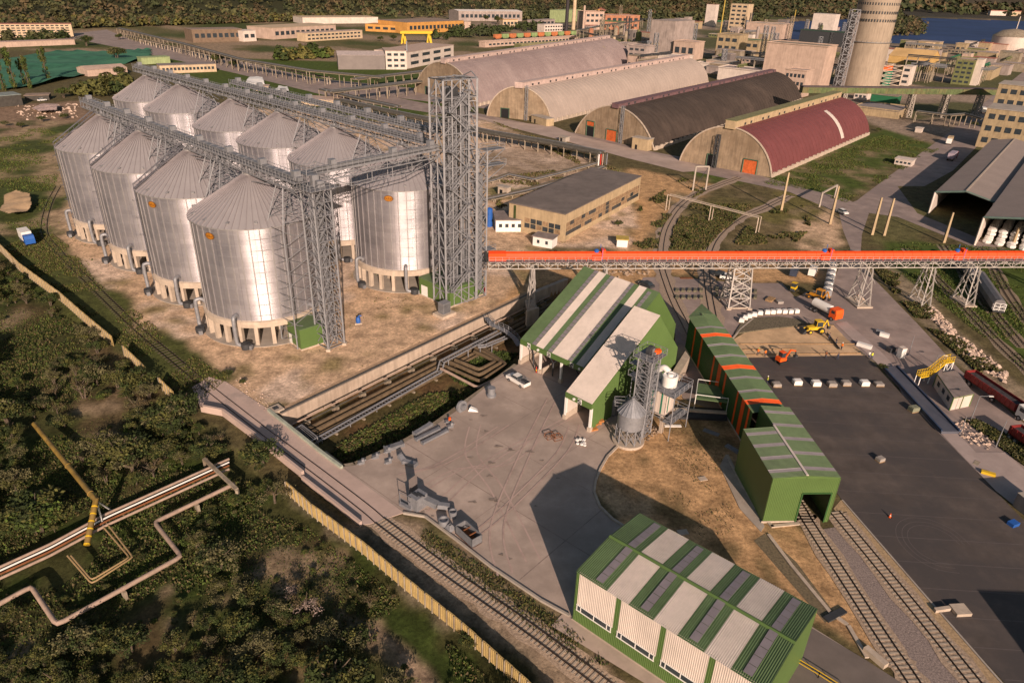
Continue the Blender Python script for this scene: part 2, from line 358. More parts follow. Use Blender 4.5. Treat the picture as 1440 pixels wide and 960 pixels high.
# ---------------------------------------------------------------- paved sheets
yard_px = [(480, 657), (500, 654), (560, 627), (612, 598), (650, 572), (700, 530), (728, 513), (780, 440), (930, 500), (946, 530), (885, 598), (868, 625), (853, 640), (843, 657), (836, 675), (834, 692), (842, 712), (860, 730), (890, 750), (1140, 880), (1215, 927), (1275, 965), (1330, 1040), (1000, 1040), (930, 960), (804, 873), (760, 842), (690, 795), (640, 757), (595, 722), (567, 720)]
sheet('yard', PX(*yard_px), .06, yardm)
slab_px = [(270, 545), (294, 530), (318, 537), (378, 576), (480, 657), (568, 721), (520, 737), (505, 738), (425, 668), (313, 580), (283, 576)]
slabm = mat('track_slab', (.48, .365, .32), .8, 0, .09, .25, .05, (.25, .215, .20), .6)
sheet('slab', PX(*slab_px), .09, slabm, t=.5)
lot_px = [(1052, 503), (1195, 500), (1218, 500), (1300, 588), (1440, 732), (1560, 860), (1560, 1060), (1450, 1000), (1300, 838), (1183, 702), (1095, 575)]
sheet('asphalt_lot', PX(*lot_px), .05, asph)
sheet('sand_bed', PX((1030, 478), (1047, 468), (1120, 457), (1172, 457), (1192, 478), (1222, 503), (1190, 503), (1052, 506)), .02, sand)
sheet('gravel_mound', PX((1033, 470), (1042, 455), (1062, 448), (1095, 446), (1125, 450), (1137, 456), (1120, 459), (1075, 464)), .25, mat('dark_gravel', (.13, .11, .075), .95, 0, .4, 3., .6), t=.3)
plz = [(896, 402), (905, 390), (945, 389), (1040, 398), (1100, 398), (1118, 418), (1170, 400), (1180, 376), (1196, 350), (1186, 325), (1180, 300), (1205, 287), (1222, 300), (1212, 330), (1210, 360), (1222, 385), (1290, 455), (1350, 520), (1440, 595), (1560, 700), (1560, 800), (1470, 740), (1390, 668), (1340, 655), (1290, 600), (1262, 540), (1240, 515), (1218, 500), (1190, 478), (1172, 456), (1135, 454), (1125, 449), (1095, 445), (1062, 447), (1040, 457), (1025, 480), (1060, 530), (1110, 575), (1060, 600), (960, 560), (945, 510), (950, 470), (920, 430)]
sheet('paved_apron', PX(*plz), .016, roadm)
pinkc = mat('kerb_lane', (.36, .29, .27), .8, 0, .1, .3)
sheet('weighbridge_lane', PX((1175, 455), (1190, 452), (1240, 496), (1300, 560), (1372, 636), (1415, 636), (1480, 700), (1560, 790), (1560, 830), (1440, 722), (1400, 690), (1340, 628), (1230, 508)), .075, pinkc)
rd2 = [(1205, 287), (1180, 300), (1110, 270), (1040, 255), (960, 238), (900, 222), (845, 205), (700, 172), (600, 158), (480, 140), (330, 103), (180, 70), (80, 50), (150, 42), (190, 58), (300, 78), (420, 105), (560, 138), (700, 165), (850, 196), (920, 214), (985, 226), (1040, 238), (1120, 262), (1190, 280)]
sheet('access_road', PX(*rd2), .03, roadm)
sheet('works_road', PX((1180, 292), (1205, 282), (1250, 248), (1330, 190), (1390, 140), (1440, 100), (1450, 112), (1400, 155), (1390, 190), (1340, 240), (1300, 262), (1262, 262), (1290, 300), (1400, 345), (1560, 395), (1560, 410), (1400, 360), (1262, 305), (1225, 300)), .024, roadm)
sheet('halls_yard', PX((780, 178), (815, 192), (920, 216), (960, 226), (1000, 240), (960, 242), (880, 222), (800, 200), (700, 175), (620, 150), (690, 168)), .036, mat('pale_dust', (.40, .31, .27), .9, 0, .15, .1))
sheet('field_track', PX((440, 110), (640, 130), (720, 150), (700, 155), (560, 138), (430, 115)), .036, roadm)
sheet('driveway', PX((1139, 882), (1216, 927), (1275, 965), (1330, 1030), (1060, 1030), (1100, 960)), .09, mat('drive_asphalt', (.15, .125, .115), .85, 0, .1, .3))
sheet('apron_path', PX((800, 866), (806, 872), (945, 962), (1010, 1010), (985, 1015), (930, 975), (775, 880), (790, 864)), .085, mat('path_concrete', (.42, .33, .28), .85, 0, .1, .5))
sheet('gravel_bed', PX((1150, 745), (1180, 740), (1200, 745), (1400, 985), (1450, 1050), (1290, 1050), (1280, 985)), .03, gravel)
sheet('gravel_shoulder', PX((1183, 702), (1420, 975), (1480, 1040), (1450, 1050), (1400, 985), (1200, 745), (1172, 715)), .034, mat('yellow_gravel', (.38, .27, .16), .95, 0, .25, 3.))
sheet('tyre_pale_strip', PX((1060, 760), (1075, 750), (1120, 790), (1180, 870), (1160, 875)), .02, mat('brown_gravel', (.15, .12, .075), .95, 0, .3, 3.))
sheet('footpath', PX((1020, 640), (1032, 655), (1075, 740), (1070, 748), (1040, 715), (1012, 655)), .1, conc, t=.1)

# slab joints, tyre arcs, asphalt lanes (thin wear marks lying on the paving)
def clipline(a, b, poly, n=160):
    out = []; cur = None
    xs = np.linspace(a.x, b.x, n); ys = np.linspace(a.y, b.y, n); k = inpoly(xs, ys, [(p.x, p.y) for p in poly])
    for i in range(n):
        if k[i] and cur is None: cur = i
        if (not k[i] or i == n-1) and cur is not None: out.append((V((xs[cur], ys[cur], 0)), V((xs[i-1], ys[i-1], 0)))); cur = None
    return out
jm = mat('slab_joint', (.27, .205, .18), .9, 0, .2, .5); yp_ = PX(*yard_px); mb = MB(); d_ = V((.65, .76, 0)).normalized(); e_ = perp(d_)
for k in range(-7, 8):
    for A_, D_ in ((V((5, 90, 0))+e_*k*12.2, d_), (V((5, 90, 0))+d_*(k*11.1+2), e_)):
        for a, b in clipline(A_-D_*70, A_+D_*70, yp_):
            w_ = perp(D_)*(.035+.02*((k*7) % 3)); zj = .066 if D_ is d_ else .070; mb.poly([a-w_+UP*zj, b-w_+UP*zj, b+w_+UP*zj, a+w_+UP*zj], jm)
mb.build('slab_joints', kind='structure')
tm = mat('tyre_mark', (.37, .275, .245), .9, 0, .2, .8, col2=(.43, .32, .285), c2=.48); mb = MB(); random.seed(2)
def arc(mb, pts, w_, z, m):
    P = smooth_path(pts, 10)
    for a, b in zip(P[:-1], P[1:]):
        s_ = perp(u2(b-a))*w_; mb.poly([a-s_+UP*z, b-s_+UP*z, b+s_+UP*z, a+s_+UP*z], m)
for pl in (((585, 690), (640, 660), (700, 655), (745, 620)), ((600, 720), (680, 650), (790, 590)), ((660, 600), (655, 640), (690, 690), (740, 790)), ((560, 668), (620, 650), (700, 600)), ((650, 760), (700, 720), (780, 640), (800, 600)), ((700, 810), (690, 740), (730, 640), (770, 560))):
    for o_ in (0, 1.9):
        P = [G(*p)+V((o_, o_*.3, 0)) for p in pl]; zt_m = globals().get('zt_m', .073)+.004; arc(mb, P, .13, zt_m, tm)
mb.build('tyre_marks', kind='structure')
am = mat('asphalt_seam', (.105, .088, .088), .85, 0, .1, .5); mb = MB(); lp = PX(*lot_px)
for k in range(18):
    a = G(1040, 520+k*k*1.1+k*8); b = a+V((90, -4, 0))
    for p, q in clipline(a, b, lp): mb.poly([p-V((0, .06, 0))+UP*.056, q-V((0, .06, 0))+UP*.056, q+V((0, .06, 0))+UP*.056, p+V((0, .06, 0))+UP*.056], am)
for r in (3.5, 4.2, 5.0):
    c = G(1315, 765); arc(mb, [c+V((cos(a)*r, sin(a)*r*1.1, 0)) for a in [i*.6 for i in range(9)]], .05, .06, am)
mb.build('asphalt_seams', kind='structure')
for k, (pa, pb) in enumerate((((1040, 484), (1205, 484)), ((1045, 492), (1120, 491)), ((1050, 499), (1210, 497)))):
    a, b = G(*pa), G(*pb); mb = MB(); mb.beam(a+UP*.12, b+UP*.12, .16, woodm, .14); mb.build('levelling_rail', label=['thin levelling rail on the sand bed, farthest from the asphalt', 'short levelling rail in the middle of the sand bed', 'levelling rail on the sand bed nearest the asphalt edge'][k], cat='rail')

stm = mat('oil_stain', (.25, .20, .17), .85, 0, .3, .9); mb = MB(); random.seed(14); zs = .14
for k in range(34):
    c = G(random.uniform(560, 800), random.uniform(560, 800))
    if not inpoly(np.array([c.x]), np.array([c.y]), [(p.x, p.y) for p in yp_])[0]: continue
    r = random.uniform(.15, .7); zs = .088+k*.0015; a0 = random.uniform(0, 6); e = random.uniform(.3, 1)
    P = []
    for q in range(14): a = 2*pi*q/14; rr = r*(1+.35*sin(a*3+a0)+.2*sin(a*5+k)); P.append(c+V((rr*cos(a), rr*sin(a)*e, zs)))
    if all(inpoly(np.array([p.x]), np.array([p.y]), [(p_.x, p_.y) for p_ in yp_])[0] for p in P): mb.poly(P, stm)
mb.build('yard_stains', kind='structure')
# ---------------------------------------------------------------- silos
def silo_mat(name, base, rough):
    m = bpy.data.materials.new(name); m.use_nodes = True; n = m.node_tree.nodes; L = m.node_tree.links; b = n['Principled BSDF']
    b.inputs['Metallic'].default_value = .6; b.inputs['Roughness'].default_value = rough
    uv = n.new('ShaderNodeUVMap'); br = n.new('ShaderNodeTexBrick'); br.inputs['Scale'].default_value = 1; br.offset = 0
    br.inputs['Brick Width'].default_value = 1/20; br.inputs['Row Height'].default_value = 1/17; br.inputs['Mortar Size'].default_value = .0008
    br.inputs['Color1'].default_value = (*[c*1.07 for c in base], 1); br.inputs['Color2'].default_value = (*[c*.92 for c in base], 1); br.inputs['Mortar'].default_value = (*[c*.78 for c in base], 1)
    L.new(uv.outputs[0], br.inputs[0])
    g = n.new('ShaderNodeNewGeometry'); t = n.new('ShaderNodeTexNoise'); t.inputs['Scale'].default_value = .25; t.inputs['Detail'].default_value = 8; L.new(g.outputs['Position'], t.inputs['Vector'])
    r = n.new('ShaderNodeValToRGB'); r.color_ramp.elements[0].color = (.8, .8, .82, 1); r.color_ramp.elements[1].color = (1.12, 1.1, 1.08, 1); r.color_ramp.elements[0].position = .3; r.color_ramp.elements[1].position = .7
    L.new(t.outputs[0], r.inputs[0]); m1 = n.new('ShaderNodeMixRGB'); m1.blend_type = 'MULTIPLY'; m1.inputs[0].default_value = 1; L.new(br.outputs[0], m1.inputs[1]); L.new(r.outputs[0], m1.inputs[2])
    L.new(m1.outputs[0], b.inputs['Base Color'])
    wv = n.new('ShaderNodeTexWave'); wv.bands_direction = 'Z'; wv.inputs['Scale'].default_value = 1.5; L.new(g.outputs['Position'], wv.inputs['Vector'])
    bp = n.new('ShaderNodeBump'); bp.inputs['Strength'].default_value = .55; bp.inputs['Distance'].default_value = .08; L.new(wv.outputs[0], bp.inputs['Height']); L.new(bp.outputs[0], b.inputs['Normal'])
    return m
silom = silo_mat('silo_wall_sheet', (.36, .345, .375), .33)
roofm = mat('silo_roof_sheet', (.31, .29, .305), .6, .3, .05, .3)
conem = mat('silo_stiffener', (.33, .32, .33), .5, .5, .08, 1)
RS, ZB, ZE, ZA = 12.6, 5.5, 25.1, 32.6
seamm = mat('roof_seam_sheet', (.245, .22, .235), .6, .2, .1, 1); ladm = mat('shaded_ladder_steel', (.10, .10, .12), .6, .2, .1, 1)  # ladder colour is darkened: the shade of its side is painted in
badge = mat('badge_amber', (.36, .14, .01), .6); badged = mat('badge_brown', (.10, .035, .008), .5)
def make_silo():
    t = local('grain_silo', 'x', 'silo', (0, 0, 0))
    w = MB(); n = 80
    w.lathe((0, 0, 0), [(RS, ZB), (RS, ZE)], silom, n, cap=False); o = w.build('wall', t, smooth=True)
    uvl = o.data.uv_layers.new(name='UVMap')
    for p in o.data.polygons:
        q = p.index % n
        us = [q/n, (q+1)/n, (q+1)/n, q/n]
        for li, uu in zip(p.loop_indices, us): uvl.data[li].uv = (uu, (o.data.vertices[o.data.loops[li].vertex_index].co.z-ZB)/(ZE-ZB))
    st = MB()
    for i in range(40):
        a = 2*pi*(i+.5)/40; st.box(((RS+.05)*cos(a), (RS+.05)*sin(a), ZB), .13, .2, ZE-ZB, conem, a)
    for k in range(1, 17):
        z = ZB+(ZE-ZB)*k/17; st.lathe((0, 0, 0), [(RS+.004, z-.02), (RS+.016, z), (RS+.004, z+.02)], conem, 80, cap=False)
    st.build('stiffeners', t)
    r = MB(); nn = 120; k = 0
    pts = []; fs = []
    for i in range(nn*2):
        a = 2*pi*i/(nn*2); hb = .07 if i % 4 == 0 else 0
        pts += [((RS+.35)*cos(a), (RS+.35)*sin(a), ZE-.05+hb), (1.1*cos(a), 1.1*sin(a), ZA+hb*.3)]
    N2 = nn*2
    for i in range(N2): j = (i+1) % N2; fs.append((2*i, 2*j, 2*j+1, 2*i+1))
    r.mesh(pts, fs, roofm); r.lathe((0, 0, 0), [(RS+.02, ZE-.3), (RS+.37, ZE-.25), (RS+.37, ZE-.03)], conem, 80, cap=False); ro = r.build('roof', t)
    sm_ = MB()
    for i in range(60): a = 2*pi*i/60; u = V((cos(a), sin(a), 0)); sm_.beam(u*(RS+.36)+UP*(ZE+.04), u*1.2+UP*(ZA+.06), .09, seamm, .12)
    sm_.build('roof_seam', ro)
    c = MB(); c.lathe((0, 0, 0), [(1.35, ZA-.4), (1.35, ZA+.35), (.9, ZA+.6)], conem, 20); c.tube([(.2, 0, ZA), (.2, 0, ZA+2)], .28, galv, 8); c.build('roof_cap', ro)
    for i in range(14):
        a = 2*pi*(i+.3)/14; x = RS-1.0
        v = MB(); v.box((x*cos(a), x*sin(a), ZE+.5), .55, .5, .55, conem, a); v.box(((x+.25)*cos(a), (x+.25)*sin(a), ZE+.85), .8, .6, .12, galv, a); v.build('roof_vent', ro)
    rg = MB(); rg.lathe((0, 0, 0), [(RS-.9, 4.1), (RS+.45, 4.1), (RS+.5, 5.35), (RS, 5.55)], conclt, 80, cap=False); rg.lathe((0, 0, 0), [(.1, 4.3), (RS-.5, 4.3)], concd, 40, cap=False); ring = rg.build('base_ring', t, smooth=True)
    for i in range(24):
        a = 2*pi*(i+.5)/24; p = MB(); p.box(((RS-.15)*cos(a), (RS-.15)*sin(a), 0), .95, .75, 4.2, conclt, a); p.build('pillar', ring)
    for i in range(4):
        a = 2*pi*i/4+.6; p = MB(); p.box((6*cos(a), 6*sin(a), 0), .8, .8, 4.3, conclt, a); p.build('pillar', ring)
    hb = MB(); hb.lathe((0, 0, 0), [(.5, 1.2), (3.0, 4.3)], galv2, 20); hb.build('hopper', t)
    pad = MB(); pad.lathe((0, 0, 0), [(RS+1.2, 0), (RS+1.2, .12), (.01, .13)], conc, 60, cap=False); pad.build('pad', t)
    for aa in (262, 205, 330):
        a = radians(aa); u = V((cos(a), sin(a), 0)); s_ = perp(u); f = MB()
        pth = [u*(RS-.2)+UP*6.2, u*(RS+.5)+UP*6.9, u*(RS+1.3)+UP*6.9, u*(RS+1.8)+UP*6.2, u*(RS+1.8)+UP*1.6, u*(RS+1.8)+s_*.4+UP*.9, u*(RS+1.8)+s_*1.1+UP*.75]
        f.tube(smooth_path(pth, 4), .42, galv, 12); f.lathe(u*(RS+1.8)+s_*1.9, [(.95, .15), (1.0, .8), (.95, 1.4)], dark, 14); f.box(tuple(u*(RS+1.8)+s_*2.9+UP*.1), .8, .8, .9, galv2, a)
        f.build('fan_duct', t, smooth=True)
    return t
def add_ladder(t):
    # walkway ladder up the wall and the cone, side away from the camera-left
    l = MB(); a = radians(218); u = V((cos(a), sin(a), 0)); s_ = perp(u)
    for sg in (-.3, .3):
        l.beam(u*(RS+.4)+s_*sg+UP*3, u*(RS+.4)+s_*sg+UP*ZE, .13, ladm)
        l.beam(u*(RS+.4)+s_*sg+UP*(ZE+.4), u*1.3+s_*sg+UP*(ZA+.9), .14, ladm); l.beam(u*(RS+.4)+s_*sg+UP*(ZE+1.4), u*1.3+s_*sg+UP*(ZA+1.9), .12, ladm)
    for k in range(44): l.beam(u*(RS+.4)-s_*.3+UP*(3+k*.5), u*(RS+.4)+s_*.3+UP*(3+k*.5), .05, ladm)
    for k in range(26):
        f = k/25; p = u*(RS+.4-(RS-.9)*f)+UP*(ZE+.4+(ZA-ZE+.5)*f); l.beam(p-s_*.3, p+s_*.3, .14, ladm)
        if k % 3 == 0: l.beam(p+s_*.3, p+s_*.3+UP, .05, ladm); l.beam(p-s_*.3, p-s_*.3+UP, .05, ladm)
    for k in range(5): l.lathe(u*(RS+.8)+UP*(7+k*4), [(.5, 0), (.5, .08)], ladm, 10, cap=False)
    l.build('ladder', t)
def add_badge(t):
    # oval badge, facing the camera side
    bd = MB(); a = radians(247)
    c = V((cos(a), sin(a), 0)); s_ = perp(c)
    def ell(rx, rz, d, m):
        pt = []
        for i in range(28): b_ = 2*pi*i/28; q = s_*(rx*cos(b_)); aa = a+rx*cos(b_)/RS; pt.append(V(((RS+d)*cos(aa), (RS+d)*sin(aa), ZE-1.9+rz*sin(b_))))
        bd.poly(pt, m)
    ell(1.1, .72, .16, badged); ell(.98, .62, .175, badge)
    for k in (-2, -1, 0, 1, 2):
        p = V(((RS+.19)*cos(a+k*.4/RS), (RS+.19)*sin(a+k*.4/RS), ZE-2.1)); bd.box(tuple(p), .02, .13, .32 if k % 2 else .24, badged, a)
        bd.box(tuple(p+UP*(.3 if k % 2 == 0 else 0)), .02, .3, .1, badged, a)
    bd.build('badge', t)
NS = u2((-1, .947)); A0 = V((-54.4, 142.4, 0)); B0 = V((-28.0, 172.6, 0))
Apos = [A0+NS*27.6*i for i in range(4)]; Bpos = [B0+NS*o for o in (0, 28.7, 57.4, 86.1, 124.7, 153.4)]
silo = make_silo(); SIL = []
labs = ['silver grain silo nearest the camera, in front of the green control cabin', 'silver grain silo second from the lattice tower in the front row', 'silver grain silo third from the lattice tower in the front row', 'silver grain silo at the far left end of the front row',
        'silver grain silo of the back row standing right beside the tall elevator tower', 'silver back row silo with the lattice tower shadow, second from the elevator tower', 'silver back row silo third from the elevator tower', 'silver back row silo fourth from the elevator tower, before the wide gap',
        'silver back row silo just past the wide gap, second from the far end', 'silver back row silo at the far end, farthest from the elevator tower']
for i, (p, lb) in enumerate(zip(Apos+Bpos, labs)):
    rz = 0 if i < 4 else radians(16)
    if i == 0: silo.location = p; silo['label'] = lb; silo['group'] = 'grain silos in two rows'; o = silo
    else: o = dup(silo, p, rz, lb, 'grain silos in two rows')
    SIL.append(o)
for o in SIL[1:4]: add_ladder(o)
bpy.context.view_layer.update()
for o in (SIL[0], SIL[1], SIL[4]): add_badge(o)
# ---------------------------------------------------------------- lattice helpers
def lattice_box(mb, c0, c1, n, m, wd=.18, wb=.11, style='X'):
    """c0, c1: four corner points each at bottom / top; n panels"""
    for j in range(4): mb.beam(c0[j], c1[j], wd, m)
    for k in range(n+1):
        f = k/n; L0 = [a+(b-a)*f for a, b in zip(c0, c1)]
        for j in range(4): mb.beam(L0[j], L0[(j+1) % 4], wb, m)
        if k < n:
            f2_ = (k+1)/n; L1 = [a+(b-a)*f2_ for a, b in zip(c0, c1)]
            for j in range(4):
                q = (j+1) % 4
                if style == 'X': mb.beam(L0[j], L1[q], wb, m); mb.beam(L0[q], L1[j], wb, m)
                elif style == 'K': md = (L1[j]+L1[q])/2; mb.beam(L0[j], md, wb, m); mb.beam(L0[q], md, wb, m)
                else: (mb.beam(L0[j], L1[q], wb, m) if (k+j) % 2 else mb.beam(L0[q], L1[j], wb, m))
def sq(c, u, a, b, z): v = perp(u); return [V((c.x, c.y, z))-u*a/2-v*b/2, V((c.x, c.y, z))+u*a/2-v*b/2, V((c.x, c.y, z))+u*a/2+v*b/2, V((c.x, c.y, z))-u*a/2+v*b/2]
def gallery(name, label, a, b, width, m=galv, step=2.6, hdepth=1.5, grp=None, box=True):
    """horizontal conveyor bridge: truss floor, railings both sides, conveyor casing"""
    a = V(a); b = V(b); d = (b-a); Ln = d.length; d.normalize(); s_ = u2(perp(d))*width/2
    t = thing(name, label, 'conveyor bridge', a, grp)
    n = max(2, int(Ln/step)); tr_ = MB()
    for sg in (-1, 1):
        q = s_*sg
        tr_.beam(a+q, b+q, .2, m); tr_.beam(a+q-UP*hdepth, b+q-UP*hdepth, .2, m)
        for k in range(n):
            p0 = a+d*(Ln*k/n)+q; p1 = a+d*(Ln*(k+1)/n)+q
            tr_.beam(p0, p0-UP*hdepth, .1, m); tr_.beam(p0-UP*hdepth*(k % 2), p1-UP*hdepth*((k+1) % 2), .1, m)
    for k in range(n+1):
        p = a+d*(Ln*k/n); tr_.beam(p-s_-UP*hdepth, p+s_-UP*hdepth, .1, m)
        if k < n: tr_.beam(p-s_-UP*hdepth, p+s_+d*(Ln/n)-UP*hdepth, .08, m)
    tr_.build('truss', t)
    dk = MB(); dk.hexa([a-s_, a+s_, b+s_, b-s_, a-s_+UP*.1, a+s_+UP*.1, b+s_+UP*.1, b-s_+UP*.1], galv2); dk.build('deck', t)
    rl = MB()
    for sg in (-1, 1):
        q = s_*sg
        for h in (.65, 1.2): rl.beam(a+q+UP*h, b+q+UP*h, .07, m)
        for k in range(int(Ln/1.3)+1): p = a+d*min(Ln, k*1.3)+q; rl.beam(p, p+UP*1.2, .07, m)
        rl.hexa([a+q-d*0, b+q, b+q*.97, a+q*.97]+[x+UP*.28 for x in (a+q, b+q, b+q*.97, a+q*.97)], m)
    rl.build('railing', t)
    if box:
        cs = MB(); w3 = s_*.38; cs.hexa([a-w3+UP*.25, a+w3+UP*.25, b+w3+UP*.25, b-w3+UP*.25, a-w3+UP*1.0, a+w3+UP*1.0, b+w3+UP*1.0, b-w3+UP*1.0], galv2)
        for k in range(int(Ln/3)): p = a+d*(k*3+1); cs.beam(p-w3*1.15+UP*.62, p+w3*1.15+UP*.62, .82, m, .1) if 0 else cs.hexa([p-w3*1.1+UP*.2, p+w3*1.1+UP*.2, p+w3*1.1+d*.12+UP*.2, p-w3*1.1+d*.12+UP*.2]+[x+UP*.88 for x in (p-w3*1.1+UP*.2, p+w3*1.1+UP*.2, p+w3*1.1+d*.12+UP*.2, p-w3*1.1+d*.12+UP*.2)], m)
        for k in range(int(Ln/13.8)+1):
            p = a+d*min(Ln-1.5, k*13.8+4); cs.box(tuple(p+UP*.3), 1.2, 1.4, 1.7, galv, atan2(d.y, d.x))
        cs.build('casing', t)
    return t
def aframe(t, c, u, zt, zb=ZE, w=7, m=galv):
    """trestle standing between two silos on their eaves, braced"""
    f = MB(); v = perp(u)
    for q in (-1.2, 1.2):
        tp = V((c.x, c.y, zt))+u*q
        for sg in (-1, 1):
            ft = V((c.x, c.y, zb))+u*q*2.6+v*sg*w/2
            f.beam(tp+v*sg*.9, ft, .2, m); f.beam(ft, ft-UP*(zb), .24, m)
        for k in range(1, 5):
            g = k/5; w2 = .9+(w/2-.9)*g; z = zt+(zb-zt)*g; cc = V((c.x, c.y, z))+u*q*(1+1.6*g)
            f.beam(cc+v*w2, cc-v*w2, .1, m); f.beam(cc+v*w2, cc+UP*(zt-zb)/5-v*w2*.8, .09, m); f.beam(cc-v*w2, cc+UP*(zt-zb)/5+v*w2*.8, .09, m)
        for k in range(9):
            z = k*zb/9; f.beam(V((c.x, c.y, z))+u*q*2.6+v*w/2, V((c.x, c.y, z+zb/9))+u*q*2.6-v*w/2, .1, m); f.beam(V((c.x, c.y, z))+u*q*2.6-v*w/2, V((c.x, c.y, z+zb/9))+u*q*2.6+v*w/2, .1, m)
    for sg in (-1, 1):
        for k in range(10):
            z = k*zb/9; f.beam(V((c.x, c.y, z))+u*3.1+v*sg*w/2, V((c.x, c.y, min(zb, z+zb/9)))-u*3.1+v*sg*w/2, .1, m); f.beam(V((c.x, c.y, z))+u*3.1+v*sg*w/2, V((c.x, c.y, z))-u*3.1+v*sg*w/2, .1, m)
        # inclined struts to the neighbouring silo tops
        f.beam(V((c.x, c.y, zt))+v*sg*.9, V((c.x, c.y, ZA-1.0))+u*11.5+v*sg*.9, .16, m); f.beam(V((c.x, c.y, zt))+v*sg*.9, V((c.x, c.y, ZA-1.0))-u*11.5+v*sg*.9, .16, m)
    f.build('trestle', t)
# lattice support tower front
TC = V((-37.9, 131.0, 0)); tu = u2(V((-35.2, 130.1, 0))-V((-37.8, 127.1, 0)))
ZG = 34.6
ga = gallery('silo_conveyor_bridge', 'long grey conveyor bridge running over the front row of silos', (*(Apos[3]+NS*11.5).xy, ZG+.2), (*(A0-NS*20.2).xy, ZG+.2), 2.6, grp='conveyor bridges over the silos')
for i in range(3):
    for q in (-2.2, 2.2): aframe(ga, (Apos[i]+Apos[i+1])/2+NS*q, NS, ZG-1.2)
for i in range(4):
    hp = MB(); p = Apos[i]
    for q in (-.9, .9):
        for r_ in (-.9, .9): hp.beam((p.x+q, p.y+r_, ZA-.3), (p.x+q, p.y+r_, ZG-1.1), .16, galv)
    hp.tube([(p.x, p.y, ZG-1), (p.x, p.y, ZA)], .3, galv, 10); hp.build('spout', ga)
aframe(ga, A0-NS*13.8, NS, ZG-1.2, zb=ZE, w=6)
gb = gallery('silo_conveyor_bridge', 'long grey conveyor bridge running over the back row of silos up to the elevator tower', (*(Bpos[5]+NS*9).xy, ZG+.2), (*(B0-NS*9.5).xy, ZG+.2), 2.6, grp='conveyor bridges over the silos')
for a_, b_ in ((0, 1), (1, 2), (2, 3), (3, 4), (4, 5)): aframe(gb, (Bpos[a_]+Bpos[b_])/2, NS, ZG-1.2)
for p in Bpos:
    hp = MB()
    for q in (-.9, .9):
        for r_ in (-.9, .9): hp.beam((p.x+q, p.y+r_, ZA-.3), (p.x+q, p.y+r_, ZG-1.1), .16, galv)
    hp.tube([(p.x, p.y, ZG-1), (p.x, p.y, ZA)], .3, galv, 10); hp.build('spout', gb)
off = perp(NS)*-3.0
gc = gallery('silo_conveyor_bridge', 'shorter grey conveyor bridge raised behind the one on the back row of silos', (*(Bpos[3]+NS*5-off*.0+V((2.2, 2.6, 0))).xy, ZG+2.0), (*(B0-NS*9.5+V((2.2, 2.6, 0))).xy, ZG+2.0), 2.4, grp='conveyor bridges over the silos')
for k in range(9):
    ls = MB(); p = Bpos[3]+(B0-Bpos[3])*(k/8.)+V((2.2, 2.6, 0)); ls.beam((p.x, p.y, ZG-1.3), (p.x, p.y, ZG+1), .2, galv); ls.beam((p.x, p.y, ZG-1.3), (p.x-2.2, p.y-2.6, ZG-1.3), .15, galv); ls.build('support', gc)
# front lattice tower
lt = thing('lattice_tower', 'square grey lattice tower standing in front of the nearest silo', 'lattice tower', TC)
m_ = MB(); lattice_box(m_, sq(TC, tu, 4.0, 4.0, .4), sq(TC, tu, 4.0, 4.0, 33.4), 13, galv, .3, .15, 'K'); m_.build('frame', lt)
m_ = MB(); lattice_box(m_, sq(TC, tu, 2.0, 2.0, .4), sq(TC, tu, 2.0, 2.0, 33.0), 13, galv, .14, .1, 'X'); m_.build('inner_frame', lt)
for p in sq(TC, tu, 4.0, 4.0, 0): f_ = MB(); f_.box(tuple(p), .9, .9, .5, conclt); f_.build('footing', lt)
m_ = MB(); tp = sq(TC, tu, 6.4, 6.4, 33.5); m_.hexa(tp+[p+UP*.15 for p in tp], galv2)
for h in (.7, 1.3):
    for j in range(4): m_.beam(tp[j]+UP*h, tp[(j+1) % 4]+UP*h, .08, galv)
for j in range(4):
    for k in range(6): p = tp[j]+(tp[(j+1) % 4]-tp[j])*k/6; m_.beam(p, p+UP*1.3, .08, galv)
m_.build('platform', lt)
for k, (dx, dy, h) in enumerate(((0, 0, 2.2), (1.2, -1.2, 1.4))): m_ = MB(); m_.box((TC.x+dx, TC.y+dy, 33.6), 1.3, 1.1, h, galv, .7); m_.lathe((TC.x+dx+.7, TC.y+dy, 33.9), [(.3, 0), (.3, .9)], galv2, 10); m_.build('drive_unit', lt)
m_ = MB()   # upper platform
tp = sq(TC+V((-1.0, 2.2, 0)), tu, 4.6, 3.6, 35.6); m_.hexa(tp+[p+UP*.12 for p in tp], galv2)
for h in (.7, 1.3):
    for j in range(4): m_.beam(tp[j]+UP*h, tp[(j+1) % 4]+UP*h, .08, galv)
for p in tp: m_.beam(p-UP*2.1, p+UP*1.3, .12, galv)
m_.build('upper_platform', lt)
# elevator tower
EC = V((-13.9, 155.3, 0)); EF = V((-15.6, 150.9, 0)); ER = V((-9.0, 156.4, 0)); EL = V((-20.4, 155.6, 0)); eu = u2(ER-EF)
EZ = 50.5
et = thing('elevator_tower', 'tall grey steel elevator tower with stairs at the end of the silo rows', 'elevator tower', EF)
EL = EF+perp(eu)*5.2; EB = EL+(ER-EF)
def lvl(z, g=0): return [EF+UP*z, ER+UP*z, EB+UP*z, EL+UP*z]
m_ = MB(); lattice_box(m_, lvl(.3), lvl(EZ), 14, galv, .42, .2, 'K'); m_.build('frame', et)
m_ = MB(); c_ = (EF+EB)/2
mid0 = (EF+ER)/2; mid1 = (EL+EB)/2
for z0_ in (0,):
    for p in (mid0, mid1, (EF+EL)/2, (ER+EB)/2, EF+(ER-EF)*.25, EF+(ER-EF)*.75): m_.beam(p+UP*.3, p+UP*EZ, .26, galv)
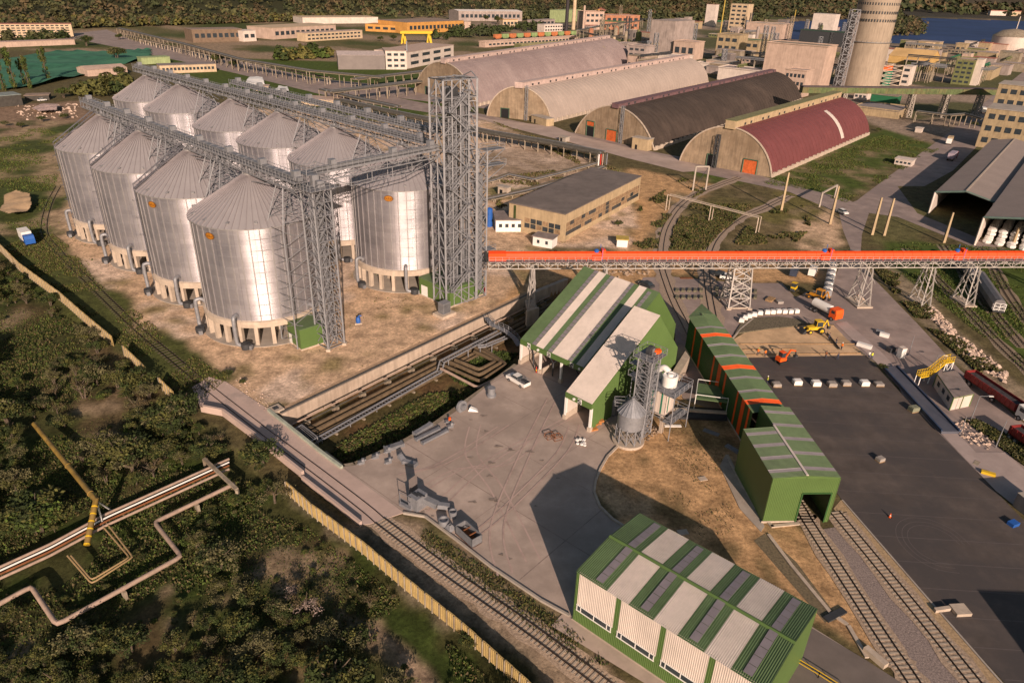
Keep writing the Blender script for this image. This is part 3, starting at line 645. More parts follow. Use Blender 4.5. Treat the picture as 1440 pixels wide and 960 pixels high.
lattice_box(m_, sq(EF+(EB-EF)*.3, eu, 2.0, 2.0, .3), sq(EF+(EB-EF)*.3, eu, 2.0, 2.0, EZ-6), 22, galv, .14, .1, 'X')
m_.build('inner_columns', et)
for k, (a_, b_, zt) in enumerate(((.32, .3, 47), (.32, .7, 47), (.68, .32, 45.5), (.68, .72, 45.5))):
    p = EF+(ER-EF)*a_+(EL-EF)*b_; m_ = MB()
    m_.box((p.x, p.y, .5), .75, .55, zt-.5, galv2, atan2(eu.y, eu.x)); m_.box((p.x+.9, p.y+.5, .5), .55, .5, zt-.5, galv2, atan2(eu.y, eu.x)); m_.box((p.x+.4, p.y+.25, zt-.5), 2.2, 1.1, 2.3, dark if k == 0 else galv2, atan2(eu.y, eu.x)); m_.build('elevator_leg', et)
m_ = MB()
for j in range(9):
    z = 6+j*5.0; q = lvl(z); m_.beam(q[0], q[2], .15, galv); m_.beam(q[1], q[3], .15, galv)
    if j in (1, 3, 5, 7, 8): m_.hexa([q[3]*.5+q[0]*.5, q[2]*.5+q[1]*.5, q[2], q[3]]+[x+UP*.12 for x in (q[3]*.5+q[0]*.5, q[2]*.5+q[1]*.5, q[2], q[3])], galv2)
    for h in (.6, 1.2): m_.beam(q[0]+UP*h, q[1]+UP*h, .06, galv); m_.beam(q[3]+UP*h, q[0]+UP*h, .06, galv)
m_.build('platforms', et)
# stairs on the camera side face EF-ER
dn = -perp(eu); m_ = MB(); nfl = 12; z = 0.4; A_ = EF+eu*1.0+dn*.6; B_ = EF+eu*5.6+dn*.6
for k in range(nfl):
    za, zb_ = z+k*4.0, z+(k+1)*4.0; p, q = (B_, A_) if k % 2 == 0 else (A_, B_); o2 = dn*(.55 if k % 2 else -.35)
    for sg in (-.4, .4):
        m_.beam(p+o2+dn*sg+UP*za, q+o2+dn*sg+UP*zb_, .1, galv, .28)
        m_.beam(p+o2+dn*sg+UP*(za+1.05), q+o2+dn*sg+UP*(zb_+1.05), .07, galv)
    for s in range(13): f = s/13; c_ = p+(q-p)*f+o2+UP*(za+(zb_-za)*f); m_.beam(c_-dn*.4, c_+dn*.4, .25, galv, .05)
    for s in range(6): f = s/5; c_ = p+(q-p)*f+o2+UP*(za+(zb_-za)*f)+dn*.4; m_.beam(c_, c_+UP*1.05, .06, galv)
    l = q+UP*zb_; m_.box(tuple(l-UP*.08), 1.3, 2.2, .12, galv2, atan2(eu.y, eu.x)); m_.beam(l+dn*1.0-eu*.6, l+dn*1.0-eu*.6+UP*1.1, .07, galv); m_.beam(l+dn*1.0-eu*.6+UP*1.1, l+dn*1.0+eu*.6+UP*1.1, .07, galv)
m_.build('stairs', et)
m_ = MB(); q = lvl(EZ); pk = (q[0]+q[1]+q[2]+q[3])/4+UP*2.4
m_.beam(q[1], q[1]+UP*1.2+(q[2]-q[1])*.4, .18, galv); m_.beam(q[2], q[1]+UP*1.2+(q[2]-q[1])*.4, .18, galv); m_.beam(q[0], q[2], .16, galv); m_.beam(q[3]+UP*.2-(eu*-6), q[1]+UP*.2, .2, galv)
for k in range(5): m_.beam(q[0]+(q[1]-q[0])*k/4, q[3]+(q[2]-q[3])*k/4, .2, galv)
m_.beam((q[0]+q[3])/2, (q[1]+q[2])/2, .3, dark); m_.build('top_crane_beam', et)
m_ = MB()   # side annex lower tower to the right
RF = ER+eu*.4-dn*.2; an = [RF, RF+eu*2.7, RF+eu*2.7-dn*3.2, RF-dn*3.2]; lattice_box(m_, [p+UP*.3 for p in an], [p+UP*35 for p in an], 12, galv, .3, .15, 'X'); m_.hexa([p+UP*2 for p in [RF+eu*.5-dn*.6, RF+eu*1.9-dn*.6, RF+eu*1.9-dn*2.2, RF+eu*.5-dn*2.2]]+[p+UP*30 for p in [RF+eu*.5-dn*.6, RF+eu*1.9-dn*.6, RF+eu*1.9-dn*2.2, RF+eu*.5-dn*2.2]], galv2)
m_.build('side_shaft', et)
for zz, ln in ((31.5, 5.5), (35, 5.0), (11.5, 3)):
    m_ = MB(); p = RF+eu*2.7+UP*zz; ctr = p+eu*ln/2-dn*1.5; tp = [p-dn*.2, p+eu*ln-dn*.2, p+eu*ln-dn*2.8, p-dn*2.8]
    m_.hexa(tp+[x+UP*.15 for x in tp], galv2)
    for h in (.6, 1.2):
        for j in range(4): m_.beam(tp[j]+UP*h, tp[(j+1) % 4]+UP*h, .07, galv)
    for x in tp: m_.beam(x, x+UP*1.2, .08, galv)
    m_.beam(tp[1], tp[0]-UP*3, .14, galv); m_.beam(tp[2], tp[3]-UP*3, .14, galv); m_.build('side_platform', et)
# machine shed at its foot
sF = V((-14.8, 151.2, 0)); sR = V((-7.4, 159.6, 0)); sL = V((-22.9, 158.4, 0)); sB = sR+(sL-sF)
def box_house(t, c4, h, mw, mr, par=.0, plinth=None):
    m_ = MB(); b = c4
    for j in range(4): m_.poly([b[j], b[(j+1) % 4], b[(j+1) % 4]+UP*h, b[j]+UP*h], mw)
    m_.build('wall', t); m_ = MB(); c_ = sum(b, V((0, 0, 0)))/4; e_ = [c_+(p-c_)*1.015+UP*(h+.0) for p in b]; m_.hexa(e_+[p+UP*.18 for p in e_], mr); m_.build('roof', t)
    if plinth: m_ = MB(); e_ = [c_+(p-c_)*1.02 for p in b]; m_.hexa(e_+[p+UP*.35 for p in e_], plinth); m_.build('plinth', t)
ms = thing('machine_shed', 'low green metal shed around the foot of the elevator tower', 'shed', sF)
box_house(ms, [sF, sR, sB, sL], 4.45, green, greenr, plinth=conclt)
m_ = MB(); p = sF+(sL-sF)*.72; ld = u2(sL-sF); m_.obox(p-u2(sR-sF)*.06, ld*2.2, u2(sR-sF)*-.05, 2.9, whitep); m_.build('door', ms)
gbF = V((-43.2, 127.9, 0)); gbL = V((-47.1, 132.2, 0)); gd = perp(u2(gbF-gbL)); gbd = V((gd.x, gd.y, 0))*5.5
cb = thing('control_cabin', 'small green cabin beside the lattice tower below the nearest silo', 'cabin', gbF)
box_house(cb, [gbF, gbF+gbd, gbL+gbd, gbL], 4.6, green, greenr, plinth=conclt)
m_ = MB(); m_.obox(gbL+(gbF-gbL)*.1-u2(gbd)*.06, (gbF-gbL)*.22, u2(gbd)*-.04, 2.3, whitep); m_.build('door', cb)
tg = gallery('cross_conveyor_bridge', 'grey conveyor bridge crossing from the lattice tower to the elevator tower', (TC.x-.6, TC.y+2.2, 35.5), tuple((EF*.5+EL*.5-eu*.3)+UP*36.5), 2.2)
m_ = MB(); a_ = V((TC.x-.6, TC.y+2.2, 35.5)); b_ = (EF*.5+EL*.5)+UP*36.5
for sg in (-.9, .9):
    s_ = perp(u2(b_-a_))*sg; m_.beam(a_+s_+(b_-a_)*.1-UP*1.5, a_+(b_-a_)*.25+s_-UP*3.6, .14, galv); m_.beam(a_+(b_-a_)*.25+s_-UP*3.6, a_+(b_-a_)*.75+s_-UP*3.6, .14, galv); m_.beam(a_+(b_-a_)*.75+s_-UP*3.6, b_+s_-UP*1.5, .14, galv)
    for k in range(4): p = a_+(b_-a_)*(.25+k*.1666)+s_; m_.beam(p-UP*3.6, p-UP*1.5, .12, galv)
m_.build('under_brace', tg)
# electric cabinet on its plinth, blue pump
def cabinet(px, py, label):
    g = G(px, py); t = thing('electric_cabinet', label, 'cabinet', g); m_ = MB(); a = .85; m_.box((g.x, g.y, 0), 4.2, 3.4, .7, conclt, a); m_.build('plinth', t)
    m_ = MB(); m_.box((g.x, g.y, .7), 2.2, 1.8, 2.5, galv2, a); m_.box((g.x, g.y, 3.2), 2.35, 1.95, .1, galv, a); m_.build('housing', t)
    m_ = MB(); u = V((cos(a), sin(a), 0)); v = perp(u); 
    for k in range(8): m_.beam(g-v*.93+u*(-.8+k*.23)+UP*.9, g-v*.93+u*(-.8+k*.23)+UP*3, .05, dark)
    m_.build('louvre', t)
cabinet(625, 443, 'grey electric cabinet on a concrete plinth in front of the machine shed')
g = G(504, 455); t = thing('water_pump', 'small blue pump unit standing on the sand near the silos', 'pump', g); m_ = MB(); m_.box((g.x, g.y, 0), 1.6, 1.2, .3, conclt, .3); m_.build('base', t)
m_ = MB(); m_.lathe((g.x, g.y, .3), [(.5, 0), (.55, .8), (.35, 1.3)], bluep, 12); m_.tube([(g.x, g.y, 1.2), (g.x+.2, g.y, 1.9), (g.x+.8, g.y, 2.0)], .16, bluep, 8); m_.build('body', t, smooth=True)
# ---------------------------------------------------------------- corrugated sheets
def corr(mb, P, L, Sv, length, bands, per=.5, d=.05, nrm=None, off=0., smin=0.):
    """profiled sheet: P start corner, L unit along, Sv vector across (slope); bands = [(s0, s1, material)]"""
    P = V(P); L = V(L); Sv = V(Sv); N = nrm or L.cross(Sv).normalized()
    if nrm is None and N.z < 0 and abs(N.z) > .2: N = -N
    for s0, s1, m in bands:
        k0 = s0
        while k0 < s1-1e-4:
            k1 = min(s1, (math.floor(k0/per+1e-6)+1)*per); w_ = k1-k0
            a = [P+L*k0, P+L*(k0+w_*.5), P+L*(k0+w_*.62)+N*d, P+L*(k0+w_*.88)+N*d, P+L*k1]
            i = mb.mi(m); b = len(mb.v); mb.v += [tuple(p) for p in a]+[tuple(p+Sv) for p in a]
            for q in range(4): mb.f.append((b+q, b+q+1, b+q+6, b+q+5)); mb.m.append(i)
            k0 = k1
def bands(total, base, items):
    out = []; s = 0
    for a, b, m in sorted(items):
        if a > s: out.append((s, a, base))
        out.append((a, b, m)); s = b
    if s < total: out.append((s, total, base))
    return out
# ================================================================ G3: striped office hall in the foreground
g3 = thing('striped_hall', 'green and white striped metal hall with strip windows in the foreground', 'hall', (8.5, 61.6, 0))
fl = V((8.5, 61.6, 0)); d3 = V((.763, -.646, 0)).normalized(); e3 = perp(d3); L3, W3, HE, HR = 23.3, 13.4, 8.2, 8.95
m_ = MB(); it = []
for k in range(3): it += [(4.3+k*6.1, 7.24+k*6.1, white)]
it = [(a, min(b, L3-.3), m) for a, b, m in it if a < L3-1]
slf = e3*(W3/2)+UP*(HR-HE); slb = e3*(W3/2)-UP*(HR-HE)
corr(m_, fl+UP*HE-e3*.25-UP*.07, d3, slf*1.03, L3, bands(L3, greenr, it), .235, .05)
corr(m_, fl+UP*HR+e3*W3/2, d3, slb*1.03, L3, bands(L3, greenr, it), .235, .05)
m_.build('roof', g3); rf = bpy.data.objects['roof'] if 'roof' in bpy.data.objects else None
rf3 = [o for o in bpy.data.objects if o.parent == g3][-1]
for k in range(5):
    for P_, sl_ in ((fl+UP*HE, slf), (fl+UP*HR+e3*W3/2, slb)):
        m_ = MB(); s0 = 2.5+k*6.02
        if s0 > L3-2: continue
        nn = sl_.cross(d3).normalized(); nn = nn if nn.z > 0 else -nn
        for j in range(5): a_ = P_+d3*s0+sl_*(.04+j*.188)+nn*.065; m_.hexa([a_, a_+d3*.95, a_+d3*.95+sl_*.176, a_+sl_*.176]+[x+nn*.03 for x in (a_, a_+d3*.95, a_+d3*.95+sl_*.176, a_+sl_*.176)], skyl)
        m_.build('skylight', rf3)
m_ = MB(); a_ = fl+UP*(HR+.08)+e3*W3/2; m_.hexa([a_-e3*.3-UP*.08, a_+d3*L3-e3*.3-UP*.08, a_+d3*L3+e3*.3-UP*.08, a_+e3*.3-UP*.08]+[a_+UP*.05-e3*.02, a_+d3*L3+UP*.05-e3*.02, a_+d3*L3+UP*.05+e3*.02, a_+UP*.05+e3*.02], green); m_.build('ridge_cap', rf3)
m_ = MB()   # walls
wb = [(0, .42, green)]
for k in range(4): wb += [(.42+5.78*k+(k > 0)*.02, min(L3-.4, 5.55+5.78*k), white), (min(L3-.4, 5.55+5.78*k), min(L3, 6.2+5.78*k), green)]
corr(m_, fl+UP*2.95, d3, UP*(HE-2.95), L3, wb, .235, .04, -e3)
corr(m_, fl+UP*.15, d3, UP*2.1, L3, [(0, L3, green)], .235, .04, -e3)
m_.poly([fl+UP*2.25, fl+d3*L3+UP*2.25, fl+d3*L3+UP*2.95, fl+UP*2.95], green)
m_.poly([fl, fl+UP*HE, fl+e3*W3/2+UP*HR, fl+e3*W3+UP*HE, fl+e3*W3], green); q = d3*L3
m_.poly([p+q for p in (fl+e3*W3, fl+e3*W3+UP*HE, fl+e3*W3/2+UP*HR, fl+UP*HE, fl)], green); m_.poly([fl+e3*W3, fl+e3*W3+UP*HE, fl+e3*W3+q+UP*HE, fl+e3*W3+q], green)
m_.obox(fl-e3*.12-d3*.1, q+d3*.2, e3*.12, .16, conclt); m_.build('wall', g3)
for k in range(4):
    s0 = .5+5.78*k; s1 = s0+4.85; f_ = MB()
    y = fl-e3*.09
    f_.obox(y+d3*(s0-.1)+UP*2.02, d3*(s1-s0+.2), e3*.07, .14, whitep); f_.obox(y+d3*(s0-.1)+UP*2.93, d3*(s1-s0+.2), e3*.07, .1, whitep)
    for x in (0, .55, 2.45, 4.3, 4.85): f_.obox(y+d3*(s0+x-.05)+UP*2.1, d3*.1, e3*.07, .9, whitep)
    wf = f_.build('window_frame', g3)
    p_ = MB(); p_.obox(fl-e3*.04+d3*s0+UP*2.15, d3*(s1-s0), e3*.03, .78, glass); p_.build('pane', wf)
# yellow railing by it
def railing(name, label, pts, h=1.1, m=yellow, cat='railing', grp=None, post=1.5, rails=(1., .55), wd=.07):
    m_ = MB()
    for a, b in zip(pts[:-1], pts[1:]):
        a = V(a); b = V(b)
        for f in rails: m_.beam(a+UP*h*f, b+UP*h*f, wd, m)
        n = max(1, int((b-a).length/post))
        for k in range(n+1): p = a+(b-a)*k/n; m_.beam(p, p+UP*h, wd, m)
    return m_.build(name, label=label, cat=cat, group=grp, loc=tuple(pts[0]))
railing('guard_rail', 'yellow guard rail beside the end wall of the striped hall', [G(1120, 935), G(1150, 953), G(1200, 985)], 1.1)
# ================================================================ G1: unloading hall (two staggered sheds)
P0 = V((13.9, 102., 0)); d1 = V((.65, .76, 0)).normalized(); e1 = (perp(d1)+d1*.037).normalized()
g1 = thing('unloading_hall', 'large green and white striped truck unloading hall with numbered bays in the centre', 'hall', P0)
ZR, ZL = 15.6, 5.6
def shed(o, width, bnd, s_len=20., back=9., rib=.3):
    m_ = MB(); a = P0+o+UP*ZL; sl = d1*s_len+UP*(ZR-ZL)
    corr(m_, a, e1, sl, width, bnd, rib, .045); corr(m_, a+sl, e1, d1*back-UP*(ZR-ZL), width, [(0, width, green)], rib, .045)
    m_.poly([a-UP*.05, a+e1*width-UP*.05, a+e1*width+sl-UP*.05, a+sl-UP*.05], conc)
    r_ = m_.build('roof', g1); f_ = MB()
    f_.obox(P0+o-d1*.12+UP*(ZL-1.05), e1*width, d1*.12, 1.12, green); f_.build('fascia', g1); return r_, a, sl
r1, a1, sl1 = shed(e1*0, 5.7, [(0, 5.7, white)], rib=.235)
o2 = d1*9+e1*5.7; wd = 18.8
# stripe bands measured from the right edge
B2 = bands(wd, greenr, [(2.9, 4.7, white), (6.7, 10.7, white), (12.9, 14.8, white)])
r2, a2, sl2 = shed(o2, wd, B2, rib=.3)
for s0, s1, f0, f1_ in ((1.4, 2.2, .52, .97), (5.85, 6.65, .0, 1), (10.75, 11.7, 0, 1), (14.85, 15.8, 0, 1)):
    m_ = MB(); nn = e1.cross(sl2).normalized(); nn = nn if nn.z > 0 else -nn; N_ = int(22*(f1_-f0))
    for k in range(N_):
        fa = f0+(f1_-f0)*(k+.07)/N_; df = (f1_-f0)*.86/N_; p = a2+e1*s0+sl2*fa+nn*.055
        c4 = [p, p+e1*(s1-s0), p+e1*(s1-s0)+sl2*df, p+sl2*df]; m_.hexa(c4+[x+nn*.04 for x in c4], skyl)
    m_.build('skylight', r2)
m_ = MB()
def gable(mb, o, e_off, s0, s1, mw, foot=0., nrm=None):
    """side wall following the shed section between s0 and s1"""
    b = P0+o+e1*e_off; z = lambda s: ZL+(ZR-ZL)*s/20 if s <= 20 else ZR-(ZR-ZL)*(s-20)/9
    ss = sorted(set([s0, s1]+([20] if s0 < 20 < s1 else [])))
    pts = [b+d1*s0+UP*foot]+[b+d1*s+UP*(z(s)-.03) for s in ss]+[b+d1*s1+UP*foot]; mb.poly(pts[::-1], mw)
gable(m_, e1*0, 0, 0, 29, green); gable(m_, e1*0, 5.6, 0, 29, greend); gable(m_, o2, 0, .6, 29, green); gable(m_, o2, wd, 16, 29, green); gable(m_, o2, wd, 0, 8, white, 3.6)
m_.poly([P0+o2+d1*29, P0+o2+d1*29+e1*wd, P0+o2+d1*29+e1*wd+UP*ZL, P0+o2+d1*29+UP*ZL], green)
m_.poly([P0+d1*29, P0+d1*29+e1*5.7, P0+d1*29+e1*5.7+UP*ZL, P0+d1*29+UP*ZL], green)
# back wall of taller bay above the lower roof
b = P0+d1*20; m_.poly([b+UP*(ZL+5), b+UP*ZR, b+e1*5.7+UP*ZR, b+e1*5.7+UP*(ZL+5)], green)
m_.build('wall', g1)
m_ = MB()   # corrugation on the big lit side wall
for k in range(96): s = .2+k*.3; z = (ZL+(ZR-ZL)*s/20 if s <= 20 else ZR-(ZR-ZL)*(s-20)/9)-.1; m_.beam(P0+d1*s-e1*.02+UP*.3, P0+d1*s-e1*.02+UP*z, .09, green, .05)
m_.build('wall_ribs', g1)
for o, w_, posts in ((V((0, 0, 0)), 5.7, (0.1, 5.6)), (o2, wd, (2.2, 8.2, 13.5, 18.7))):
    for x in posts: m_ = MB(); m_.box(tuple(P0+o+e1*x+d1*.15), .4, .4, ZL-1, whitep, .86); m_.box(tuple(P0+o+e1*x+d1*.15), .7, .7, .9, conclt, .86); m_.build('post', g1)
for o, x in ((V((0, 0, 0)), 5.4), (V((0, 0, 0)), .35), (o2, wd-.3), (o2, 12.8)):
    m_ = MB(); m_.obox(P0+o+e1*(x-.1)+d1*.1, e1*.2, d1*14, 1.3, conclt); m_.build('kerb_wall', g1)
m_ = MB(); m_.obox(P0+e1*5.35+d1*.3+UP*1.3, e1*.1, d1*10, 3.2, white); m_.build('side_panel', g1); m_ = MB(); m_.obox(P0+o2+e1*(wd-.2)+d1*.3+UP*1.3, e1*.1, d1*12, 3.2, white); m_.build('side_panel', g1)
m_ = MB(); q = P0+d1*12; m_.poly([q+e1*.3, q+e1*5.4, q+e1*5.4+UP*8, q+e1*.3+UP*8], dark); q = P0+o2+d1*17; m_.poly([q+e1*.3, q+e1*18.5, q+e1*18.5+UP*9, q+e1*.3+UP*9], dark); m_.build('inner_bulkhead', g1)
for x in (4.5, 10.9, 16.):
    m_ = MB(); b = P0+o2+e1*x+d1*1.0
    for q in (-1.6, 1.6): m_.beam(b+UP*2.9+e1*q*0, b+e1*q+UP*4.6, .14, dark)
    m_.beam(b+UP*0, b+UP*3, .25, dark); m_.build('brace', g1)
# bay number plates: 7-segment style strokes on white plates
def plate(par, c, ux, num, s=.42):
    m_ = MB(); m_.obox(c-ux*s-UP*s*1.15-d1*.04, ux*2*s, d1*.04, s*2.3, whitep); pl = m_.build('number_plate', par)
    seg = {'1': 'bc', '2': 'abged', '3': 'abgcd', '4': 'fgbc', '5': 'afgcd'}[num]
    w_, h_ = s*.55, s*.75; n_ = -d1*.07; X = {'a': ((-w_, h_), (w_, h_)), 'b': ((w_, h_), (w_, 0)), 'c': ((w_, 0), (w_, -h_)), 'd': ((-w_, -h_), (w_, -h_)), 'e': ((-w_, 0), (-w_, -h_)), 'f': ((-w_, h_), (-w_, 0)), 'g': ((-w_, 0), (w_, 0))}
    t_ = MB()
    for g_ in seg:
        (x0, y0), (x1, y1) = X[g_]; t_.beam(c+ux*x0+UP*y0+n_, c+ux*x1+UP*y1+n_, .13, blackm)
    t_.build('numeral', pl)
ux = -e1
plate(g1, P0-d1*.13+e1*2.5+UP*(ZL-.5), ux, '5')
for x, nn_ in ((16.5, '4'), (11.3, '3'), (5.6, '2')): plate(g1, P0+o2-d1*.13+e1*x+UP*(ZL-.5), ux, nn_)
for o, x in ((V((0, 0, 0)), 3.7), (o2, 14.0), (o2, 3.7)):
    m_ = MB(); c = P0+o+e1*x+UP*(ZL-.5)-d1*.16; m_.tube([c, c-d1*.15], .26, whitep, 14); m_.build('round_lamp', g1)
# ================================================================ G2 + tunnel
ax = V((-.066, .998, 0)).normalized(); bx = -perp(ax)   # bx points right
g2t = thing('loading_shed', 'green gabled rail loading shed with pale ridge strip beside the asphalt lot', 'shed', (37.3, 80.2, 0))
q0 = V((37.3, 80.2, 0)); W2, H2, R2z = 9.9, 8.1, 8.5; Ll, Lr = 12.2, 18.3
def bands2(tot, n, m1, m2, w): return bands(tot, m1, [((k+.5)*tot/n-w/2, (k+.5)*tot/n+w/2, m2) for k in range(n)])
m_ = MB(); sll = bx*(W2/2)+UP*(R2z-H2); slr = bx*(W2/2)-UP*(R2z-H2)
corr(m_, q0+UP*H2, ax, sll, Ll, bands2(Ll, 4, greenr, skyl, .8), .25, .04); corr(m_, q0+bx*W2/2+UP*R2z, ax, slr, Lr, bands2(Lr, 5, greenr, skyl, .8), .25, .04); r_ = m_.build('roof', g2t)
m_ = MB(); a_ = q0+bx*W2/2+UP*(R2z+.02); m_.obox(a_-bx*.17, bx*.34, ax*12.6, .1, white); m_.build('ridge_cap', r_)
m_ = MB()
D0, D1_, DZ = 4.9, 9.2, 5.4
fr = q0; m_.poly([fr, fr+bx*D0, fr+bx*D0+UP*DZ, fr+bx*D0+UP*(R2z-.02), fr+UP*H2], green); m_.poly([fr+bx*D0+UP*DZ, fr+bx*D1_+UP*DZ, fr+bx*D1_+UP*(H2+.1), fr+bx*W2/2+UP*R2z], green)
m_.poly([fr+bx*D1_, fr+bx*W2, fr+bx*W2+UP*H2, fr+bx*D1_+UP*(H2+.1), fr+bx*D1_+UP*DZ], green)
m_.obox(fr, ax*Ll, bx*.12, H2-.03, green); m_.obox(fr+bx*(W2-.12), ax*Lr, bx*.12, H2-.03, green); m_.obox(fr+bx*(W2/2-.1)+ax*Ll, ax*(Lr-Ll), bx*.12, R2z-.1, greend)
m_.poly([fr+ax*Ll, fr+ax*Ll+bx*W2/2, fr+ax*Ll+bx*W2/2+UP*R2z, fr+ax*Ll+UP*H2], green); m_.obox(q0-ax*.1-bx*.15, bx*(D0), ax*.1, .35, conclt)
m_.build('wall', g2t)
m_ = MB()
for k in range(40):
    s = .12+k*.25
    if s < W2: m_.beam(q0-ax*.02+bx*s+UP*(.4 if s < D0 or s > D1_ else DZ), q0-ax*.02+bx*s+UP*(H2-.1), .07, green, .05)
m_.build('wall_ribs', g2t)
m_ = MB()
for a_, b_ in (((D0, 0), (D0, DZ)), ((D1_, 0), (D1_, DZ)), ((D0, DZ), (D1_, DZ))): m_.beam(q0-ax*.03+bx*a_[0]+UP*a_[1], q0-ax*.03+bx*b_[0]+UP*b_[1], .2, greend)
m_.build('door_frame', g2t)
tn = thing('conveyor_tunnel_shed', 'long green shed with orange bands running back from the loading shed', 'shed', (39.6, 100.6, 0))
t0 = V((39.75, 99.4, 0)); tax = (V((37.0, 135.3, 0))-V((39.8, 101.2, 0))).normalized(); tbx = -perp(tax); TW, TH_ = 6.1, 7.0; TL = 35.8
t0 = V((39.8, 101.2, 0))-tax*2.4
m_ = MB(); it = []
for k, (a_, m1) in enumerate(((1.6, orange), (5.3, skyl), (9.3, skyl), (12.7, orange), (17.2, skyl), (21.4, skyl), (25.6, orange), (29.5, skyl))): it.append((a_, a_+(1.5 if m1 is orange else .75), m1))
it = [(2.5, 3.9, orange), (6.2, 6.9, skyl), (10.7, 11.4, skyl), (14.2, 15.7, orange), (18.9, 19.6, skyl), (23.4, 24.1, skyl), (27.2, 28.6, orange), (31., 31.7, skyl)]
corr(m_, t0+UP*TH_, tax, tbx*TW/2+UP*.35, TL+1, bands(TL+1, greenr, it), .25, .03); corr(m_, t0+UP*(TH_+.35)+tbx*TW/2, tax, tbx*TW/2-UP*.35, TL+2, bands(TL+2, greenr, it), .25, .03)
a_ = t0+tax*(TL+1)+UP*TH_; m_.poly([a_, a_+tbx*TW, a_+tbx*TW*.8+tax*6.5+UP*.1, ], greenr)
m_.build('roof', tn)
m_ = MB(); wbnd = bands(TL, greend, [(1.0, 1.7, orange), (3.2, 4.6, orange), (6.3, 7., orange), (12.5, 13.3, orange), (15.2, 16.9, orange), (19., 19.8, orange), (26.5, 27.4, orange), (31, 31.8, orange)])
corr(m_, t0+UP*.2, tax, UP*(TH_-.2), TL, wbnd, .25, .03, -tbx); m_.obox(t0+tbx*(TW-.1), tax*(TL+1), tbx*.1, TH_, green); m_.obox(t0-tbx*.1, tax*TL, tbx*.1, .3, conclt)
m_.build('wall', tn)
# ================================================================ orange belt conveyor on trestles
ca, cb_ = V((-6, 153, 9.9)), V((176, 170.4, 9.9)); cdv = (cb_-ca).normalized(); cL = (cb_-ca).length; cs_ = perp(cdv)
oc = thing('belt_conveyor', 'long bright orange covered conveyor on a pale steel bridge crossing the whole yard', 'conveyor', (-6, 153, 0))
pale = mat('pale_steel', (.42, .39, .37), .55, .2, .1, 1)
m_ = MB(); n = 80
for sg in (-1.3, 1.3):
    q = cs_*sg; m_.beam(ca+q, cb_+q, .2, pale); m_.beam(ca+q+UP*1.7, cb_+q+UP*1.7, .24, pale)
    for k in range(n):
        p0 = ca+cdv*(cL*k/n)+q; p1 = ca+cdv*(cL*(k+1)/n)+q; m_.beam(p0, p0+UP*1.7, .12, pale); m_.beam(p0+UP*1.7*(k % 2), p1+UP*1.7*((k+1) % 2), .12, pale)
for k in range(n+1): p = ca+cdv*(cL*k/n); m_.beam(p-cs_*1.3, p+cs_*1.3, .12, pale)
m_.build('bridge_truss', oc)
m_ = MB(); m_.obox(ca+UP*1.78-cs_*2.0, cdv*cL, cs_*4.0, .1, galv2); m_.build('walkway', oc)
m_ = MB()
for h in (.6, 1.15): m_.beam(ca+UP*(1.9+h)-cs_*1.95, cb_+UP*(1.9+h)-cs_*1.95, .06, pale)
for k in range(120): p = ca+cdv*(cL*k/120)-cs_*1.95+UP*1.9; m_.beam(p, p+UP*1.15, .06, pale)
m_.build('railing', oc)
orb = mat('orange_cover', (.78, .065, .004), .6, 0, .05, .4)
m_ = MB(); b = ca+UP*2.15; prof = [(-.95, 0), (-1.0, .75), (-.7, 1.35), (0, 1.6), (.7, 1.35), (1.0, .75), (.95, 0)]
for j in range(len(prof)-1):
    (a0, h0), (a1_, h1) = prof[j], prof[j+1]; m_.poly([b+cs_*a0+UP*h0, b+cs_*a1_+UP*h1, b+cs_*a1_+UP*h1+cdv*cL, b+cs_*a0+UP*h0+cdv*cL][::-1], orb)
for k in range(int(cL/2.4)):
    c_ = b+cdv*(k*2.4+1); 
    for j in range(len(prof)-1): (a0, h0), (a1_, h1) = prof[j], prof[j+1]; m_.beam(c_+cs_*a0*1.02+UP*h0*1.01, c_+cs_*a1_*1.02+UP*h1*1.01, .07, orb)
    for sg in (-1, 1): m_.beam(c_+cs_*sg*.95, c_+cs_*sg*.95-UP*.3, .12, orb)
m_.build('belt_cover', oc)
for x in (25, 80, 113.5, 160):
    m_ = MB(); c_ = ca+cdv*x+UP*2.0; m_.box(tuple(c_), 2.2, 2.6, 1.2, orb, atan2(cdv.y, cdv.x)); m_.lathe(c_+UP*1.2, [(.55, 0), (.55, .9), (.3, 1.1)], bluep, 10); m_.box(tuple(c_+cdv*1.6+UP*.2), .9, 1.4, 2.1, orb, .1)
    for sg in (-1, 1): m_.beam(c_+cs_*1.3*sg+cdv*1.2, c_+cs_*1.3*sg+cdv*1.2+UP*3.0, .1, bluep)
    m_.build('drive_head', oc)
m_ = MB(); c_ = ca-cdv*.5+UP*1.7; m_.box(tuple(c_+cdv*2.5), 4, 2.0, 1.9, orb, atan2(cdv.y, cdv.x)); m_.build('tail_hopper', oc)
